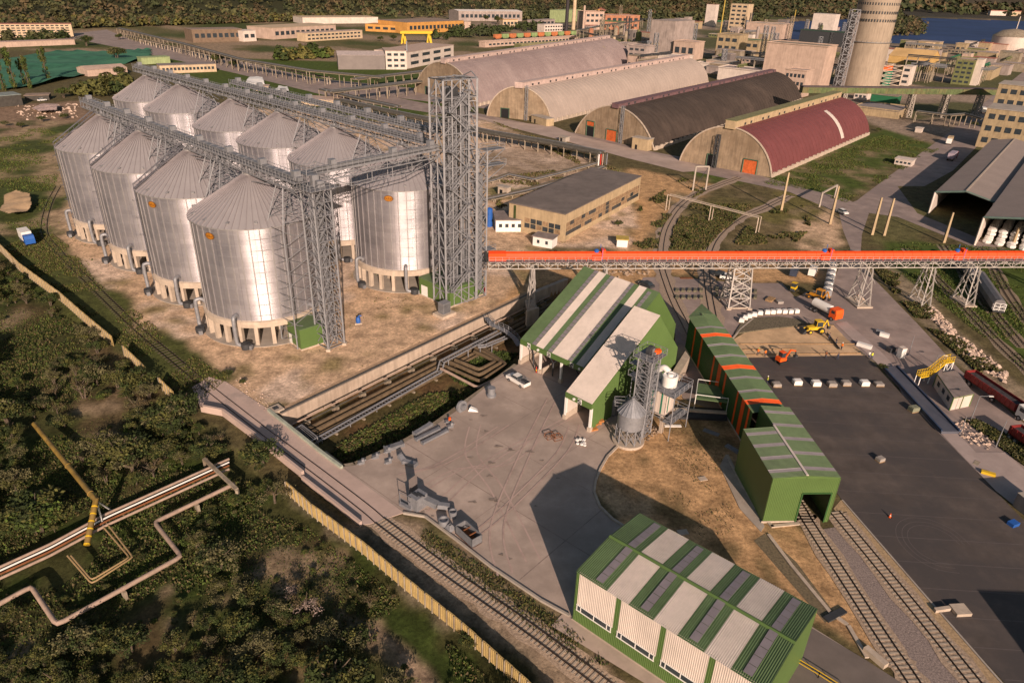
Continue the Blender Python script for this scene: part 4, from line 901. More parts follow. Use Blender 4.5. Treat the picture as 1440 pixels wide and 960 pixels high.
def trestle(x, kind, zt=9.9, spread=2.0, w=1.5):
    c_ = ca+cdv*x; c_ = V((c_.x, c_.y, 0)); m_ = MB()
    if kind == 'tower':
        b4 = sq(c_, cdv, 5.2, 6.0, .3); t4 = sq(c_, cdv, 4.2, 3.0, zt); lattice_box(m_, b4, t4, 4, pale, .3, .2, 'X')
        for p in b4: m_.box((p.x, p.y, 0), 1.1, 1.1, .35, conclt)
        m_.beam(b4[0], b4[1], .3, conclt)
    else:
        for sg in (-1, 1):
            for q in (-1, 1):
                m_.beam(c_+cdv*q*.15*w+cs_*sg*1.3+UP*zt, c_+cdv*q*w*.5+cs_*sg*spread+UP*.3, .26, pale)
            for k in range(4): z0, z1 = .3+k*2.3, .3+(k+1)*2.3; f0 = z0/zt; m_.beam(c_-cdv*w*.5*(1-f0)+cs_*sg*spread+UP*z0, c_+cdv*w*.45*(1-z1/zt)+cs_*sg*(spread-.2)+UP*z1, .14, pale)
        for q in (-1, 1):
            for k in range(3): z0 = .3+k*3; m_.beam(c_+cdv*q*w*.4-cs_*spread+UP*z0, c_+cdv*q*w*.3+cs_*(spread-.2)+UP*(z0+3), .14, pale)
        m_.box((c_.x, c_.y, 0), w+1, spread*2+1.2, .4, conclt, atan2(cdv.y, cdv.x))
    m_.build('trestle', oc)
trestle(10.3, 'leg'); trestle(27.5, 'leg', w=.9, spread=1.4); trestle(60.3, 'tower'); trestle(92, 'leg', w=3, spread=2.6); trestle(108, 'leg', w=2.2, spread=2.6); trestle(119.5, 'leg', w=2.2, spread=2.6); trestle(148, 'leg', w=3)
# ================================================================ tracks
def track(label, path, sleepers=True, every=1.0, z=.12, g=.75, slm=None, zb=0.):
    pts = smooth_path([V((p.x, p.y, 0)) for p in path], 8); L_ = [0]
    for a, b in zip(pts[:-1], pts[1:]): L_.append(L_[-1]+(b-a).length)
    t = thing('railway_track', label, 'railway track', (pts[0].x, pts[0].y, 0))
    for sg in (-1, 1):
        m_ = MB(); q = []
        for i, p in enumerate(pts): d = u2(pts[min(i+1, len(pts)-1)]-pts[max(i-1, 0)]); q.append(p+perp(d)*g*sg)
        for a, b in zip(q[:-1], q[1:]): m_.beam(a+UP*(z+.08), b+UP*(z+.08)+(b-a).normalized()*.02, .09, steelr, .14)
        m_.build('rail', t)
    if sleepers:
        m_ = MB(); s = 0; i = 0
        while s < L_[-1]:
            while i < len(L_)-2 and L_[i+1] < s: i += 1
            d = u2(pts[i+1]-pts[i]); p = pts[i]+d*(s-L_[i]); m_.beam(p-perp(d)*1.28+UP*(z-.06), p+perp(d)*1.28+UP*(z-.06), .26, slm or sleeper, .1); s += every
        o = m_.build('sleepers', t); o['kind'] = 'stuff'
    return t
cl1 = [(248, 509), (282, 537), (373, 608), (466.5, 678.5), (515, 716), (534.5, 733), (623, 800), (679, 839), (760, 896), (860, 972), (930, 1030)]
def bed(name, path, w_, z, m):
    pts = smooth_path([V((p.x, p.y, 0)) for p in path], 6); L_ = []; R_ = []
    for i, p in enumerate(pts): d = u2(pts[min(i+1, len(pts)-1)]-pts[max(i-1, 0)]); ww = w_*(1+.12*sin(i*1.7)+.08*sin(i*4.1)); L_.append(p+perp(d)*ww); R_.append(p-perp(d)*ww)
    m_ = MB()
    for i in range(len(pts)-1): m_.poly([R_[i]+UP*z, R_[i+1]+UP*z, L_[i+1]+UP*z, L_[i]+UP*z], m)
    return m_.build(name, kind='structure')
bed('track_ballast', [G(*p) for p in cl1[4:]], 1.9, .05, ballast)
# slab-embedded part has no sleepers
track('pale track embedded in the concrete slab at the left', [G(*p) for p in cl1[1:6]], False, z=.03)
track('railway track with pale concrete sleepers running along the yellow fence', [G(*p) for p in cl1[5:]], True, .62)
back = [(82, 262), (68, 290), (62, 325), (80, 352), (128, 400), (190, 460), (240, 502), (282, 537)]
track('overgrown railway track curving round the silos at the left', [G(*p) for p in back], True, 1.2, z=.06, slm=mat('old_sleeper', (.12, .095, .07), .95, 0, .3, 2))
axp = V((41.9, 80, 0)); 
tkA = [G(1275, 945), G(1243.7, 900), G(1140, 740), q0+bx*7.0+ax*3, q0+bx*6.6+ax*18]
bed('track_ballast', [G(1330, 1030), G(1275, 945), G(1243.7, 900), G(1140, 740), q0+bx*7.0+ax*1], 1.75, .07, mat('brown_ballast2', (.36, .27, .20), .95, 0, .3, 4., .4)); bed('track_ballast', [G(1450, 1060), G(1322, 900), G(1191, 741), G(1175, 722)], 1.75, .075, MATS['brown_ballast2'])
track('left railway track coming out of the loading shed door', [G(1330, 1030)]+tkA, True, .62)
track('right railway track beside the asphalt lot', [G(1450, 1060), G(1322, 900), G(1191, 741), G(1173, 720)], True, .62)
tA = [(975, 480), (963, 455), (950, 430), (938, 400), (930, 372), (930, 345), (937, 318), (955, 291), (980, 273), (1007, 262), (1040, 250)]
tB = [(1008, 470), (1002, 440), (996, 405), (994, 372), (1002, 343), (1018, 323), (1043, 305), (1070, 295), (1110, 275)]
for pth, lb in ((tA, 'left one of the two curved tracks passing under the orange conveyor'), (tB, 'right one of the two curved tracks passing under the orange conveyor')):
    bed('track_ballast', [G(*p) for p in pth[:]], 2.3, .045, mat('pale_ballast', (.34, .26, .20), .95, 0, .3, 4., .5)); track(lb, [G(*p) for p in pth], False, z=.08)
for k, (pth, lb) in enumerate((([(1275, 350), (1300, 375), (1340, 415), (1400, 478), (1470, 545)], 'overgrown track next to the rubble at the right edge'), ([(1325, 345), (1350, 378), (1385, 425), (1440, 490)], 'track at the right edge carrying the grey wagons'), ([(1385, 350), (1410, 400), (1440, 445), (1470, 480)], 'outermost grassy track at the right edge'))):
    bed('track_ballast', [G(*p) for p in pth], 1.7, .045, mat('brown_ballast', (.26, .2, .14), .95, 0, .3, 4.)); track(lb, [G(*p) for p in pth], True, .9, slm=MATS['old_sleeper'] if 'old_sleeper' in MATS else None)
# ================================================================ trench walls, parapets
w0, w1 = G(396, 583), G(750, 412.5); wdv = u2(w1-w0); wn = perp(wdv)
wallm = mat('stained_concrete_wall', (.46, .37, .30), .85, 0, .1, .5, .1, (.38, .30, .24), .55, stain=.22)
rw = thing('retaining_wall', 'long pale concrete retaining wall along the sunken pipe corridor', 'retaining wall', w0)
m_ = MB(); m_.obox(w0-UP*3.1-wn*.15, w1-w0, wn*1.45, 3.08, wallm); m_.obox(w0-UP*.02-wn*.15, w1-w0, wn*.5, .22, wallm); m_.build('face', rw)
sheet('wall_backfill', [w0+wn*.5, w1+wn*.5, w1+wn*1.9, w0+wn*1.9], .03, mat('backfill', (.40, .275, .18), .95, 0, .25, 1.5, .3))
m_ = MB(); m_.obox(w0+UP*.2+wn*.1, w1-w0, wn*.45, .12, mat('dark_coping', (.09, .085, .08), .8)); m_.build('coping', rw)
m_ = MB(); a_ = G(750, 412.5); m_.obox(a_-UP*3.1, G(800, 392)-a_, wn*1.2, 3.1, wallm); m_.build('end_section', rw)
yw = MB(); tp = [trench[i] for i in range(6, 14)]
for a_, b_ in zip(tp[:-1], tp[1:]): d = b_-a_; yw.obox(a_-UP*3.0, d, -perp(u2(d))*.9, 3.02, concd)
yw.build('yard_edge_wall', label='low dark concrete wall under the yard edge above the weedy pit', cat='retaining wall')
# bridge parapets
def parapet(label, pxs, h, th, m=slabm):
    m_ = MB(); P = [G(*p) for p in pxs]
    for a_, b_ in zip(P[:-1], P[1:]): d = b_-a_; m_.obox(a_, d, perp(u2(d))*th, h, m)
    m_.build('parapet', label=label, cat='parapet', loc=tuple(P[0]))
parapet('pale concrete parapet between the track slab and the pipe corridor', [(376, 579), (452, 640), (479, 660)], .55, .5, mat('greenish_coping', (.33, .36, .30), .8))
parapet('pale parapet with a bend on the left side of the track slab', [(283, 579), (313, 585), (370, 628), (425, 673)], 1.35, .45)
parapet('lower grey parapet continuing beside the yellow fence', [(424, 676), (470, 712), (506, 741)], .9, .4)
parapet('thin concrete kerb separating the yard from the railway', [(567, 723), (597, 728), (640, 760), (690, 799), (760, 846), (800, 868)], .35, .3, MATS['concrete'])
parapet('curved concrete kerb between the yard and the sandy ground', [(868, 627), (853, 642), (843, 659), (836, 677), (834, 693), (842, 713), (860, 731), (892, 751)], .3, .35, conclt)
parapet('pale kerb running along the loading shed to the lot', [(1020, 640), (1040, 680), (1065, 722), (1085, 742), (1125, 738)], .2, .5, conclt)
parapet('concrete gutter along the sandy strip', [(1078, 752), (1110, 795), (1165, 862), (1190, 880), (1216, 925)], .2, .5, conclt)
parapet('kerb between the gravel shoulder and the asphalt lot', [(1183, 703), (1300, 838), (1420, 975)], .12, .25, conc)
parapet('grey stone kerb round the paved apron by the sand bed', [(1030, 478), (1042, 464), (1060, 449)], .3, .3, conc)
# ================================================================ yellow sheet fences
fenm = mat('yellow_fence_sheet', (.40, .29, .12), .7, 0, .12, .8, stain=.2)
def fence(label, pxs, h=2.3):
    P = [G(*p) for p in pxs]; t = thing('panel_fence', label, 'fence', P[0], 'ochre fence sections'); s = 0; m_ = MB(); posts = []
    for a_, b_ in zip(P[:-1], P[1:]):
        d = u2(b_-a_); ln = (b_-a_).length; n = max(1, round(ln/1.25))
        for k in range(n):
            p = a_+d*(ln*k/n); hh = h*(1+.02*sin(k*2.3)); q = p+d*(ln/n-.06); j = perp(d)
            m_.hexa([p, q, q+j*.12, p+j*.12]+[x+UP*hh for x in (p, q, q+j*.12, p+j*.12)], fenm)
            for f in (.25, .5, .75): c_ = p+(q-p)*f-j*.03; m_.beam(c_+UP*.1, c_+UP*(hh-.02), .1, fenm, .06)
            posts.append(p-j*.08)
    m_.build('sheet', t); m_ = MB()
    for p in posts: m_.beam(p-UP*.1, p+UP*(h+.05), .16, concd)
    o = m_.build('posts', t)
    return t
fence('ochre sheet fence along the railway from the parapet to the bottom edge', [(404, 694), (440, 726), (510, 778), (570, 829), (650, 894), (720, 957), (800, 1030)])
fence('older ochre fence at the left edge above the dark bushes', [(-60, 300), (0, 352), (30, 382), (87, 424), (122, 455), (160, 487)], 2.4)
fence('short ochre fence piece between two bushes', [(176, 500), (207, 530)], 2.3); fence('last ochre fence piece before the track slab', [(226, 545), (246, 565)], 2.2)
# ================================================================ pipes in the corridor
pipeb = mat('brown_insulated_pipe', (.12, .085, .05), .8, 0, .25, 1.2, .2); pipep = mat('pink_insulated_pipe', (.33, .24, .19), .7, 0, .15, 1.2, .2); pipeg = mat('dark_pipe', (.075, .07, .06), .7, 0, .2, 1)
def pipe(name, label, pts, r, m, cat='pipe', sup=None, grp=None, n=10, supz=0.):
    t = thing(name, label, cat, tuple(pts[0]), grp); m_ = MB(); pp = []
    for i, p in enumerate(pts):
        p = V(p)
        if 0 < i < len(pts)-1:
            a_ = V(pts[i-1]); b_ = V(pts[i+1]); k = min(1.2*r+.35, .4*(p-a_).length, .4*(b_-p).length); pp += [p+(a_-p).normalized()*k, p+((a_-p).normalized()+(b_-p).normalized())*k*.22, p+(b_-p).normalized()*k]
        else: pp.append(p)
    m_.tube(pp, r, m, n); m_.build('pipe_run', t, smooth=True)
    if sup:
        for a_, b_ in zip(pts[:-1], pts[1:]):
            a_ = V(a_); b_ = V(b_); ln = (b_-a_).length; k = int(ln/sup)
            for q in range(k):
                p = a_+(b_-a_)*((q+.5)/max(k, 1)); s_ = MB(); s_.box((p.x, p.y, supz), .35, r*2+.5, max(.15, p.z-r*.8-supz), concd, atan2((b_-a_).y, (b_-a_).x)); s_.build('support', t)
    return t
for k, (o_, r, z, m, lb) in enumerate(((2.2, .16, -1.3, pipep, 'thin pale pipe closest to the retaining wall'), (3.0, .12, -1.5, pipeg, 'thin dark pipe second from the retaining wall'), (4.3, .45, -2.2, pipeb, 'thick brown insulated pipe third from the retaining wall'), (5.7, .5, -2.2, pipeb, 'thick brown insulated pipe fourth from the retaining wall'), (7.1, .4, -2.3, pipeb, 'brown pipe fifth from the retaining wall in the corridor'), (8.2, .3, -2.3, pipeb, 'brown pipe nearest the grey cable ladder'))):
    a_ = w0-wn*o_+wdv*(-1+.35*o_); a_ = V((a_.x, a_.y, z)); b_ = w1-wn*o_+wdv*4; b_ = V((b_.x, b_.y, z)); pipe('insulated_pipe', lb, [a_, b_], r, m, sup=6, grp='pipes in the sunken corridor', supz=-2.9)
def cz(x, y, z): return tuple(G(x, y, z))
loops = [[(640, 506), (674, 520), (697, 508), (667, 494)], [(630, 508), (674, 527.5), (706, 509), (668, 488)], [(618, 511), (675, 536), (712, 512), (676, 487)]]
for k, l in enumerate(loops): pipe('expansion_loop', ('inner', 'middle', 'outer')[k]+' square loop of brown insulated pipe by the yard', [cz(x, y, -1.4) for x, y in l], (.42, .42, .36)[k], pipeb, grp='pipe expansion loops')
pipe('insulated_pipe', 'pale pipe running along the yard edge beside the pipe loops', [cz(620, 518, -1.2), cz(672, 545, -1.2), cz(728, 517, -1.2)], .3, pipep)
# cable ladder
def cladder(label, pts, w_=1.1, posts=6, zf=-2.9):
    t = thing('cable_ladder', label, 'cable ladder', tuple(pts[0])); m_ = MB()
    for a_, b_ in zip(pts[:-1], pts[1:]):
        a_ = V(a_); b_ = V(b_); d = (b_-a_).normalized(); s_ = u2(perp(d))*w_/2
        for sg in (-1, 1): m_.beam(a_+s_*sg, b_+s_*sg, .16, galv, .3)
        for k in range(int((b_-a_).length/.7)+1): p = a_+d*min(k*.7, (b_-a_).length); m_.beam(p-s_, p+s_, .1, galv)
    m_.build('ladder_frame', t)
    for a_, b_ in zip(pts[:-1], pts[1:]):
        a_ = V(a_); b_ = V(b_); k = max(1, int((b_-a_).length/posts))
        for q in range(k): p = a_+(b_-a_)*((q+.3)/k); s_ = MB(); s_.beam(V((p.x, p.y, zf)), p, .16, galv); s_.build('post', t)
cladder('grey steel cable ladder along the near side of the pipe corridor', [cz(440, 622, -1.8), cz(618, 522, -1.8), cz(622, 508, 0), cz(702, 466, 0)])
cladder('short grey steel ladder bridge branching towards the unloading hall', [cz(672, 487, 0), cz(683, 486, 0), cz(712, 474, 0)], .9)
fb = thing('footbridge', 'small grey steel footbridge over the pipes near the unloading hall', 'footbridge', G(683, 448)); m_ = MB(); P = [G(684, 447, .2), G(692, 457, .9), G(712, 466, .9), G(724, 476, .5), G(730, 486, 0)]
for a_, b_ in zip(P[:-1], P[1:]):
    s_ = u2(perp(b_-a_))*.6; m_.hexa([a_-s_, b_-s_, b_+s_, a_+s_]+[x+UP*.1 for x in (a_-s_, b_-s_, b_+s_, a_+s_)], galv)
m_.build('deck', fb); m_ = MB()
for a_, b_ in zip(P[:-1], P[1:]):
    s_ = u2(perp(b_-a_))*.6
    for sg in (-1, 1):
        for h in (.6, 1.1): m_.beam(a_+s_*sg+UP*h, b_+s_*sg+UP*h, .06, galv)
        for f in (0, .33, .66, 1): p = a_+(b_-a_)*f+s_*sg; m_.beam(p, p+UP*1.1, .06, galv)
m_.build('railing', fb)
m_ = MB()
c4 = [G(414, 601), G(424, 595), G(446, 612), G(434, 621)]
for j in range(4): m_.beam(c4[j]-UP*.3, c4[(j+1) % 4]-UP*.3, .15, galv); m_.beam(c4[j]-UP*2.9, c4[j]-UP*.3, .15, galv)
for k in range(1, 5): m_.beam(c4[0]+(c4[1]-c4[0])*k/5-UP*.3, c4[3]+(c4[2]-c4[3])*k/5-UP*.3, .08, galv)
m_.build('pit_grating', label='grey grating frame over the pipes beside the bridge parapet', cat='grating')
g = G(388, 577); m_ = MB(); m_.box((g.x, g.y, 0), 2.2, 2.2, .5, conclt, .8); m_.box((g.x, g.y, .5), .9, .9, .12, dark, .8); m_.build('manhole', label='square pale concrete manhole at the corner of the retaining wall', cat='manhole')
m_ = MB(); a_ = G(741, 447, 0); m_.obox(a_-UP*2.5, V((2.8, 2.2, 0)), V((-.3, .4, 0)), 4.2, conclt); m_.build('wing_wall', label='upright pale concrete wall standing left of the unloading hall', cat='wall')
# lower-left pipe bridge
def pz(x, y, z=1.2): return tuple(G(x, y, z))
pipe('insulated_pipe', 'thick pinkish insulated pipe zigzagging through the bushes at the lower left', [pz(-40, 870), pz(44, 824), pz(80, 878), pz(255, 782), pz(217, 734), pz(330, 680)], .31, pipep, sup=9, supz=-.5)
for k, (dy, r, m, lb) in enumerate(((0, .2, pipep, 'upper pale pipe of the bundle in the bushes'), (5, .13, whitep, 'thin white pipe of the bundle in the bushes'), (10, .16, MATS['rust'], 'rusty pipe of the bundle in the bushes'), (16, .2, pipep, 'lower pinkish pipe of the bundle in the bushes'))):
    pipe('bundle_pipe', lb, [pz(-40, 815+dy), pz(70, 765+dy), pz(150, 722+dy), pz(322, 645+dy*.9)], r, m, grp='pipe bundle in the bushes')
for k, c in enumerate((0, 5)):
    pipe('small_pipe_loop', ('inner', 'outer')[k]+' thin square pipe loop standing in the bushes', [pz(145+c, 740-c), pz(182+c, 783), pz(129, 815+c), pz(100-c, 781)], .12, mat('tan_pipe', (.32, .22, .11), .6, 0, .1, 1), grp='thin pipe loops')
m_ = MB(); a_, b_ = V(pz(287, 645, 1.8)), V(pz(333, 688, 1.8)); m_.beam(a_, b_, .5, concd, .4); m_.beam(a_, a_-UP*2.4, .4, concd); m_.beam(b_, b_-UP*2.4, .4, concd); m_.build('pipe_support_beam', label='weathered concrete beam across the pipe bundle at the left', cat='beam')
yp = mat('faded_yellow_pipe', (.26, .165, .035), .6, 0, .3, .5, col2=(.16, .11, .05), c2=.55)
t = thing('gas_pipe', 'tall faded yellow pipe rising out of the bushes at the lower left', 'pipe', G(128, 765)); a_ = G(122, 766, 1.5); b_ = G(135, 703, 4.5); c_ = G(48, 596, 1.5)
m_ = MB(); m_.tube([a_, a_*.3+b_*.7, b_, b_+(c_-b_)*.06, b_+(c_-b_)*.5, c_], .38, yp, 12); m_.build('pipe_run', t, smooth=True)
m_ = MB()
for f in (.07, .4): p = b_+(c_-b_)*f; m_.tube([p, p+(c_-b_)*.006], .46, yp, 12)
for k in range(6): p = a_+(b_-a_)*(k/6); m_.tube([p, p+(b_-a_)*.03], .40, MATS['yellow_paint'], 12)
m_.build('flanges', t)
m_ = MB(); g = G(152, 722); 
for a2, b2 in (((128, 735), (136, 705)), ((158, 718), (136, 705)), ((146, 742), (136, 705))): m_.beam(G(*a2), G(b2[0], b2[1], 4.5), .16, whitep)
m_.build('brace', t)
# ================================================================ generic buildings
def wins(t, A, u, n_, cols, rows, w_, h_, x0, x1, z0, z1, m=glass, frame=None, grid=False):
    """window openings as parts on the face starting at A along u, outward normal n_"""
    for r in range(rows):
        z = z0+(z1-z0)*(r/(rows-1) if rows > 1 else 0)
        for c in range(cols):
            x = x0+(x1-x0)*((c+.5)/cols); p = A+u*(x-w_/2)+UP*z
            m_ = MB(); m_.obox(p+n_*.0, u*w_, n_*.06, h_, m)
            if frame: m_.obox(p-u*.1-UP*.14, u*(w_+.2), n_*.12, .14, frame)
            if grid: m_.obox(p+u*(w_/2-.04)+n_*.06, u*.08, n_*.03, h_, whitep)
            m_.build('window', t)
def bld(name, label, cat, A, B, depth, h, mw, mr, gable=0., parapet_=0., over=.3, group=None):
    """A, B: ground corners of the face towards the camera (left, right)"""
    A = V((A[0], A[1], 0)); B = V((B[0], B[1], 0)); u = u2(B-A); n_ = -perp(u); L_ = (B-A).length
    if depth is not None: D = -n_*depth
    t = thing(name, label, cat, A, group); t['x'] = 0; del t['x']
    C = B+D; E_ = A+D; m_ = MB(); hi = UP*h
    for p, q in ((A, B), (B, C), (C, E_), (E_, A)): m_.poly([p, q, q+hi, p+hi], mw)
    if gable:
        mid1 = (A+E_)/2+UP*(h+gable); mid2 = (B+C)/2+UP*(h+gable); m_.poly([E_+hi, A+hi, mid1], mw); m_.poly([B+hi, C+hi, mid2], mw)
    m_.build('wall', t); m_ = MB()
    if gable:
        o_ = over; m_.hexa([A+hi+n_*o_-u*o_, B+hi+n_*o_+u*o_, mid2+u*o_, mid1-u*o_]+[p+UP*.15 for p in (A+hi+n_*o_-u*o_, B+hi+n_*o_+u*o_, mid2+u*o_, mid1-u*o_)], mr)
        m_.hexa([mid1-u*o_, mid2+u*o_, C+hi-n_*o_+u*o_, E_+hi-n_*o_-u*o_]+[p+UP*.15 for p in (mid1-u*o_, mid2+u*o_, C+hi-n_*o_+u*o_, E_+hi-n_*o_-u*o_)], mr)
    else:
        c4 = [A+n_*over-u*over, B+n_*over+u*over, C-n_*over+u*over, E_-n_*over-u*over]; m_.hexa([p+hi for p in c4]+[p+hi+UP*.25 for p in c4], mr)
        if parapet_:
            for p, q in ((c4[0], c4[1]), (c4[1], c4[2]), (c4[2], c4[3]), (c4[3], c4[0])): m_.beam(p+hi+UP*(.25+parapet_/2), q+hi+UP*(.25+parapet_/2), .25, mw, parapet_)
    m_.build('roof', t); return t, A, u, n_, L_, D
def vault(label, bl, br, far, apx, mroof, mwall, mon=None, rise=None, group='arched storage halls'):
    A = G(*bl); B = G(*br); F_ = G(*far); u = u2(B-A); n_ = -perp(u); D = V((F_.x-B.x, F_.y-B.y, 0)); W_ = (B-A).length; mid = (A+B)/2
    h = rise or HG(mid, *apx)
    t = thing('arched_hall', label, 'storage hall', A, group); N = 24; m_ = MB(); pr_ = []
    R_ = (W_*W_/4+h*h)/(2*h)
    a0 = math.asin(min(1, W_/2/R_)); a0 = a0 if h <= W_/2 else pi-a0
    for k in range(N+1): a = -a0+2*a0*k/N; pr_.append((W_/2+R_*sin(a), h-R_+R_*cos(a)))
    for k in range(N): (x0, z0), (x1, z1) = pr_[k], pr_[k+1]; m_.poly([A+u*x0+UP*z0, A+u*x1+UP*z1, A+u*x1+UP*z1+D, A+u*x0+UP*z0+D][::-1], mroof)
    # ribs across the roof and rim
    Ld = D.length; dd = D.normalized(); nr = int(Ld/4)
    for j in range(nr+1):
        for k in range(N): (x0, z0), (x1, z1) = pr_[k], pr_[k+1]; c0 = V(((x0-W_/2), z0-(h-R_), 0)).normalized()*.05; m_.beam(A+dd*(Ld*j/nr)+u*(x0+c0.x)+UP*(z0+c0.y), A+dd*(Ld*j/nr)+u*(x1+c0.x)+UP*(z1+c0.y), .16, mroof)
    m_.build('roof', t, smooth=False); m_ = MB()
    m_.poly([A+u*x+UP*z for x, z in pr_], mwall); m_.build('gable_wall', t)
    m_ = MB(); m_.poly([A+D+u*x+UP*z for x, z in pr_], mwall); m_.build('gable_wall', t); m_ = MB()
    for k in range(N): (x0, z0), (x1, z1) = pr_[k], pr_[k+1]; m_.beam(A+n_*.1+u*x0+UP*(z0+.1), A+n_*.1+u*x1+UP*(z1+.1), .45, conclt, .5)
    m_.build('rim', t); m_ = MB()
    for k in range(int(Ld/5)): p = B+dd*(k*5+2); m_.box((p.x, p.y, 0), .7, 1.6, 1.9, conclt, atan2(u.y, u.x))
    m_.obox(B-u*.2, D, u*.4, 1.5, conclt); m_.build('buttress', t)
    if mon:
        w2, h2, mw, mr = mon; q = A+u*(W_/2-w2/2)+UP*(h-.6)-dd*1.0; m_ = MB(); m_.obox(q, D+dd*1.0, u*w2, h2, mw); m_.hexa([q+UP*h2-u*.3, q+UP*h2+D-u*.3, q+UP*h2+D+u*(w2+.3), q+UP*h2+u*(w2+.3)][::-1]+[x+UP*.2 for x in [q+UP*h2-u*.3, q+UP*h2+D-u*.3, q+UP*h2+D+u*(w2+.3), q+UP*h2+u*(w2+.3)][::-1]], mr); mo = m_.build('ridge_monitor', t)
        for k in range(int(Ld/6)):
            m_ = MB(); p = q+u*(w2)+dd*(k*6+3)+UP*.7; m_.obox(p, dd*1.6, u*.07, 1.0, dark if (k*7) % 3 else mw); m_.build('opening', mo)
    return t, A, u, n_, W_, h, dd, Ld
pinkr = mat('pale_pink_roof', (.34, .265, .255), .8, 0, .1, .1, col2=(.27, .205, .20), c2=.52, stain=.12); greyr = mat('pale_grey_roof', (.37, .305, .27), .8, 0, .07, .1, stain=.06)
blackr = mat('black_felt_roof', (.052, .038, .031), .85, 0, .15, .15, col2=(.085, .062, .05), c2=.6); maroon = mat('maroon_roof', (.155, .048, .05), .65, 0, .09, .2)
facade = mat('weathered_facade', (.30, .225, .155), .9, 0, .18, .3, .1, (.21, .15, .10), .52, stain=.22)
tanw = mat('tan_wall', (.42, .32, .20), .85, 0, .12, .4, stain=.18)
monw = mat('monitor_wall', (.47, .36, .33), .8, 0, .15, .5); mong = mat('monitor_olive_roof', (.20, .19, .09), .8, 0, .2, .4); purp = mat('monitor_maroon_roof', (.16, .09, .10), .8, 0, .15, .4)
hv = {}
hv[1] = vault('arched storage hall with a faded pink roof, farthest of the four', (582, 129), (672, 150), (892, 94), (640, 88), pinkr, facade, (4.5, 2.6, monw, monw))
hv[2] = vault('arched storage hall with a plain pale grey roof', (685, 163), (775, 173), (996, 117), (727, 122), greyr, facade, (4.5, 2.8, monw, monw))
hv[3] = vault('arched storage hall with a black roof and an orange gate', (809, 187), (920, 212), (1128, 142), (868, 150), blackr, facade, (4.0, 1.8, purp, purp))
hv[4] = vault('arched storage hall with a maroon roof nearest the road', (956, 226), (1085, 250), (1222, 190), (1042, 180), maroon, facade, (4.2, 3.2, tanw, mong))
def gate(h, x, w_, hh, m, z=0, frame=mat('green_frame', (.05, .10, .06), .6), name='gate'):
    t, A, u, n_, W_, H_, dd, Ld = h; m_ = MB(); p = A+u*x+n_*.08+UP*z; m_.obox(p, u*w_, n_*.1, hh, m)
    for a_, b_ in (((0, 0), (0, hh)), ((w_, 0), (w_, hh)), ((0, hh), (w_, hh))): m_.beam(p+n_*.15+u*a_[0]+UP*a_[1], p+n_*.15+u*b_[0]+UP*b_[1], .35, frame)
    m_.build(name, t)
orgate = mat('rusty_orange_gate', (.50, .11, .03), .7, 0, .2, .8)
W3_ = hv[3][4]; gate(hv[3], W3_*.15, 5, 4.8, blackm); gate(hv[3], W3_*.15, 5, 2.3, orgate, 4.9); gate(hv[3], W3_*.41, 6.5, 5.2, orgate)
W4_ = hv[4][4]; gate(hv[4], W4_*.69, 6, 5.6, orgate); gate(hv[4], W4_*.3, 4, 5, blackm)
gate(hv[2], hv[2][4]*.22, 5, 5, blackm); gate(hv[1], hv[1][4]*.2, 5, 5, blackm)
t, A, u, n_, W_, H_, dd, Ld = hv[4]; m_ = MB()   # white repaired sheet on maroon roof, gable lattice
R_ = (W_*W_/4+H_*H_)/(2*H_)
for k in range(9):
    a = radians(24+k*5); b2 = radians(24+(k+1)*5); rr = R_+.12; f = lambda x: A+u*(W_/2+rr*sin(x))+UP*(H_-R_+rr*cos(x))+dd*Ld*.66
    if H_-R_+rr*cos(b2) < 1: break
    m_.poly([f(a), f(b2), f(b2)+dd*4.2, f(a)+dd*4.2][::-1], white)
m_.build('repair_sheet', t)
m_ = MB(); c_ = A+u*W_*.4+n_*1.2; lattice_box(m_, sq(c_, u, 1.4, 1.4, 0), sq(c_, u, 1.4, 1.4, 13.5), 6, dark, .25, .15, 'Z'); m_.build('gable_ladder_tower', t)
for h_, f in ((hv[3], .6), (hv[2], .62)):
    t, A, u, n_, W_, H_, dd, Ld = h_; m_ = MB(); c_ = A+u*W_*f+n_*.8; lattice_box(m_, sq(c_, u, 1.2, 1.0, 0), sq(c_, u, 1.2, 1.0, H_+1), 8, galv2, .16, .1, 'Z'); m_.build('gable_ladder_tower', t)
def hut(label, bl, br, top, depth, mw=tanw, mr=conc, name='hut', door=True):
    A = G(*bl); B = G(*br); h = HG(A, *top); r = bld(name, label, 'hut', A, B, depth, h, mw, mr); t, A, u, n_, L_, D = r
    if door: m_ = MB(); m_.obox(A+u*L_*.2, u*min(1.2, L_*.3), n_*.06, min(2.1, h*.8), blackm); m_.build('door', t)
    return r
hut('small cream porch hut against the black roofed hall', (888, 209), (910, 213), (888, 193), 5)
hut('small cream porch hut against the pale grey roofed hall', (747, 172), (768, 178), (747, 162), 5)
hut('tiny pale kiosk beside the pipes behind the office building', (700, 274), (713, 277), (700, 262), 2.2, conclt)
hut('small grey block beside the long sand yard pipes', (786, 198), (795, 200), (786, 192), 3, conc)
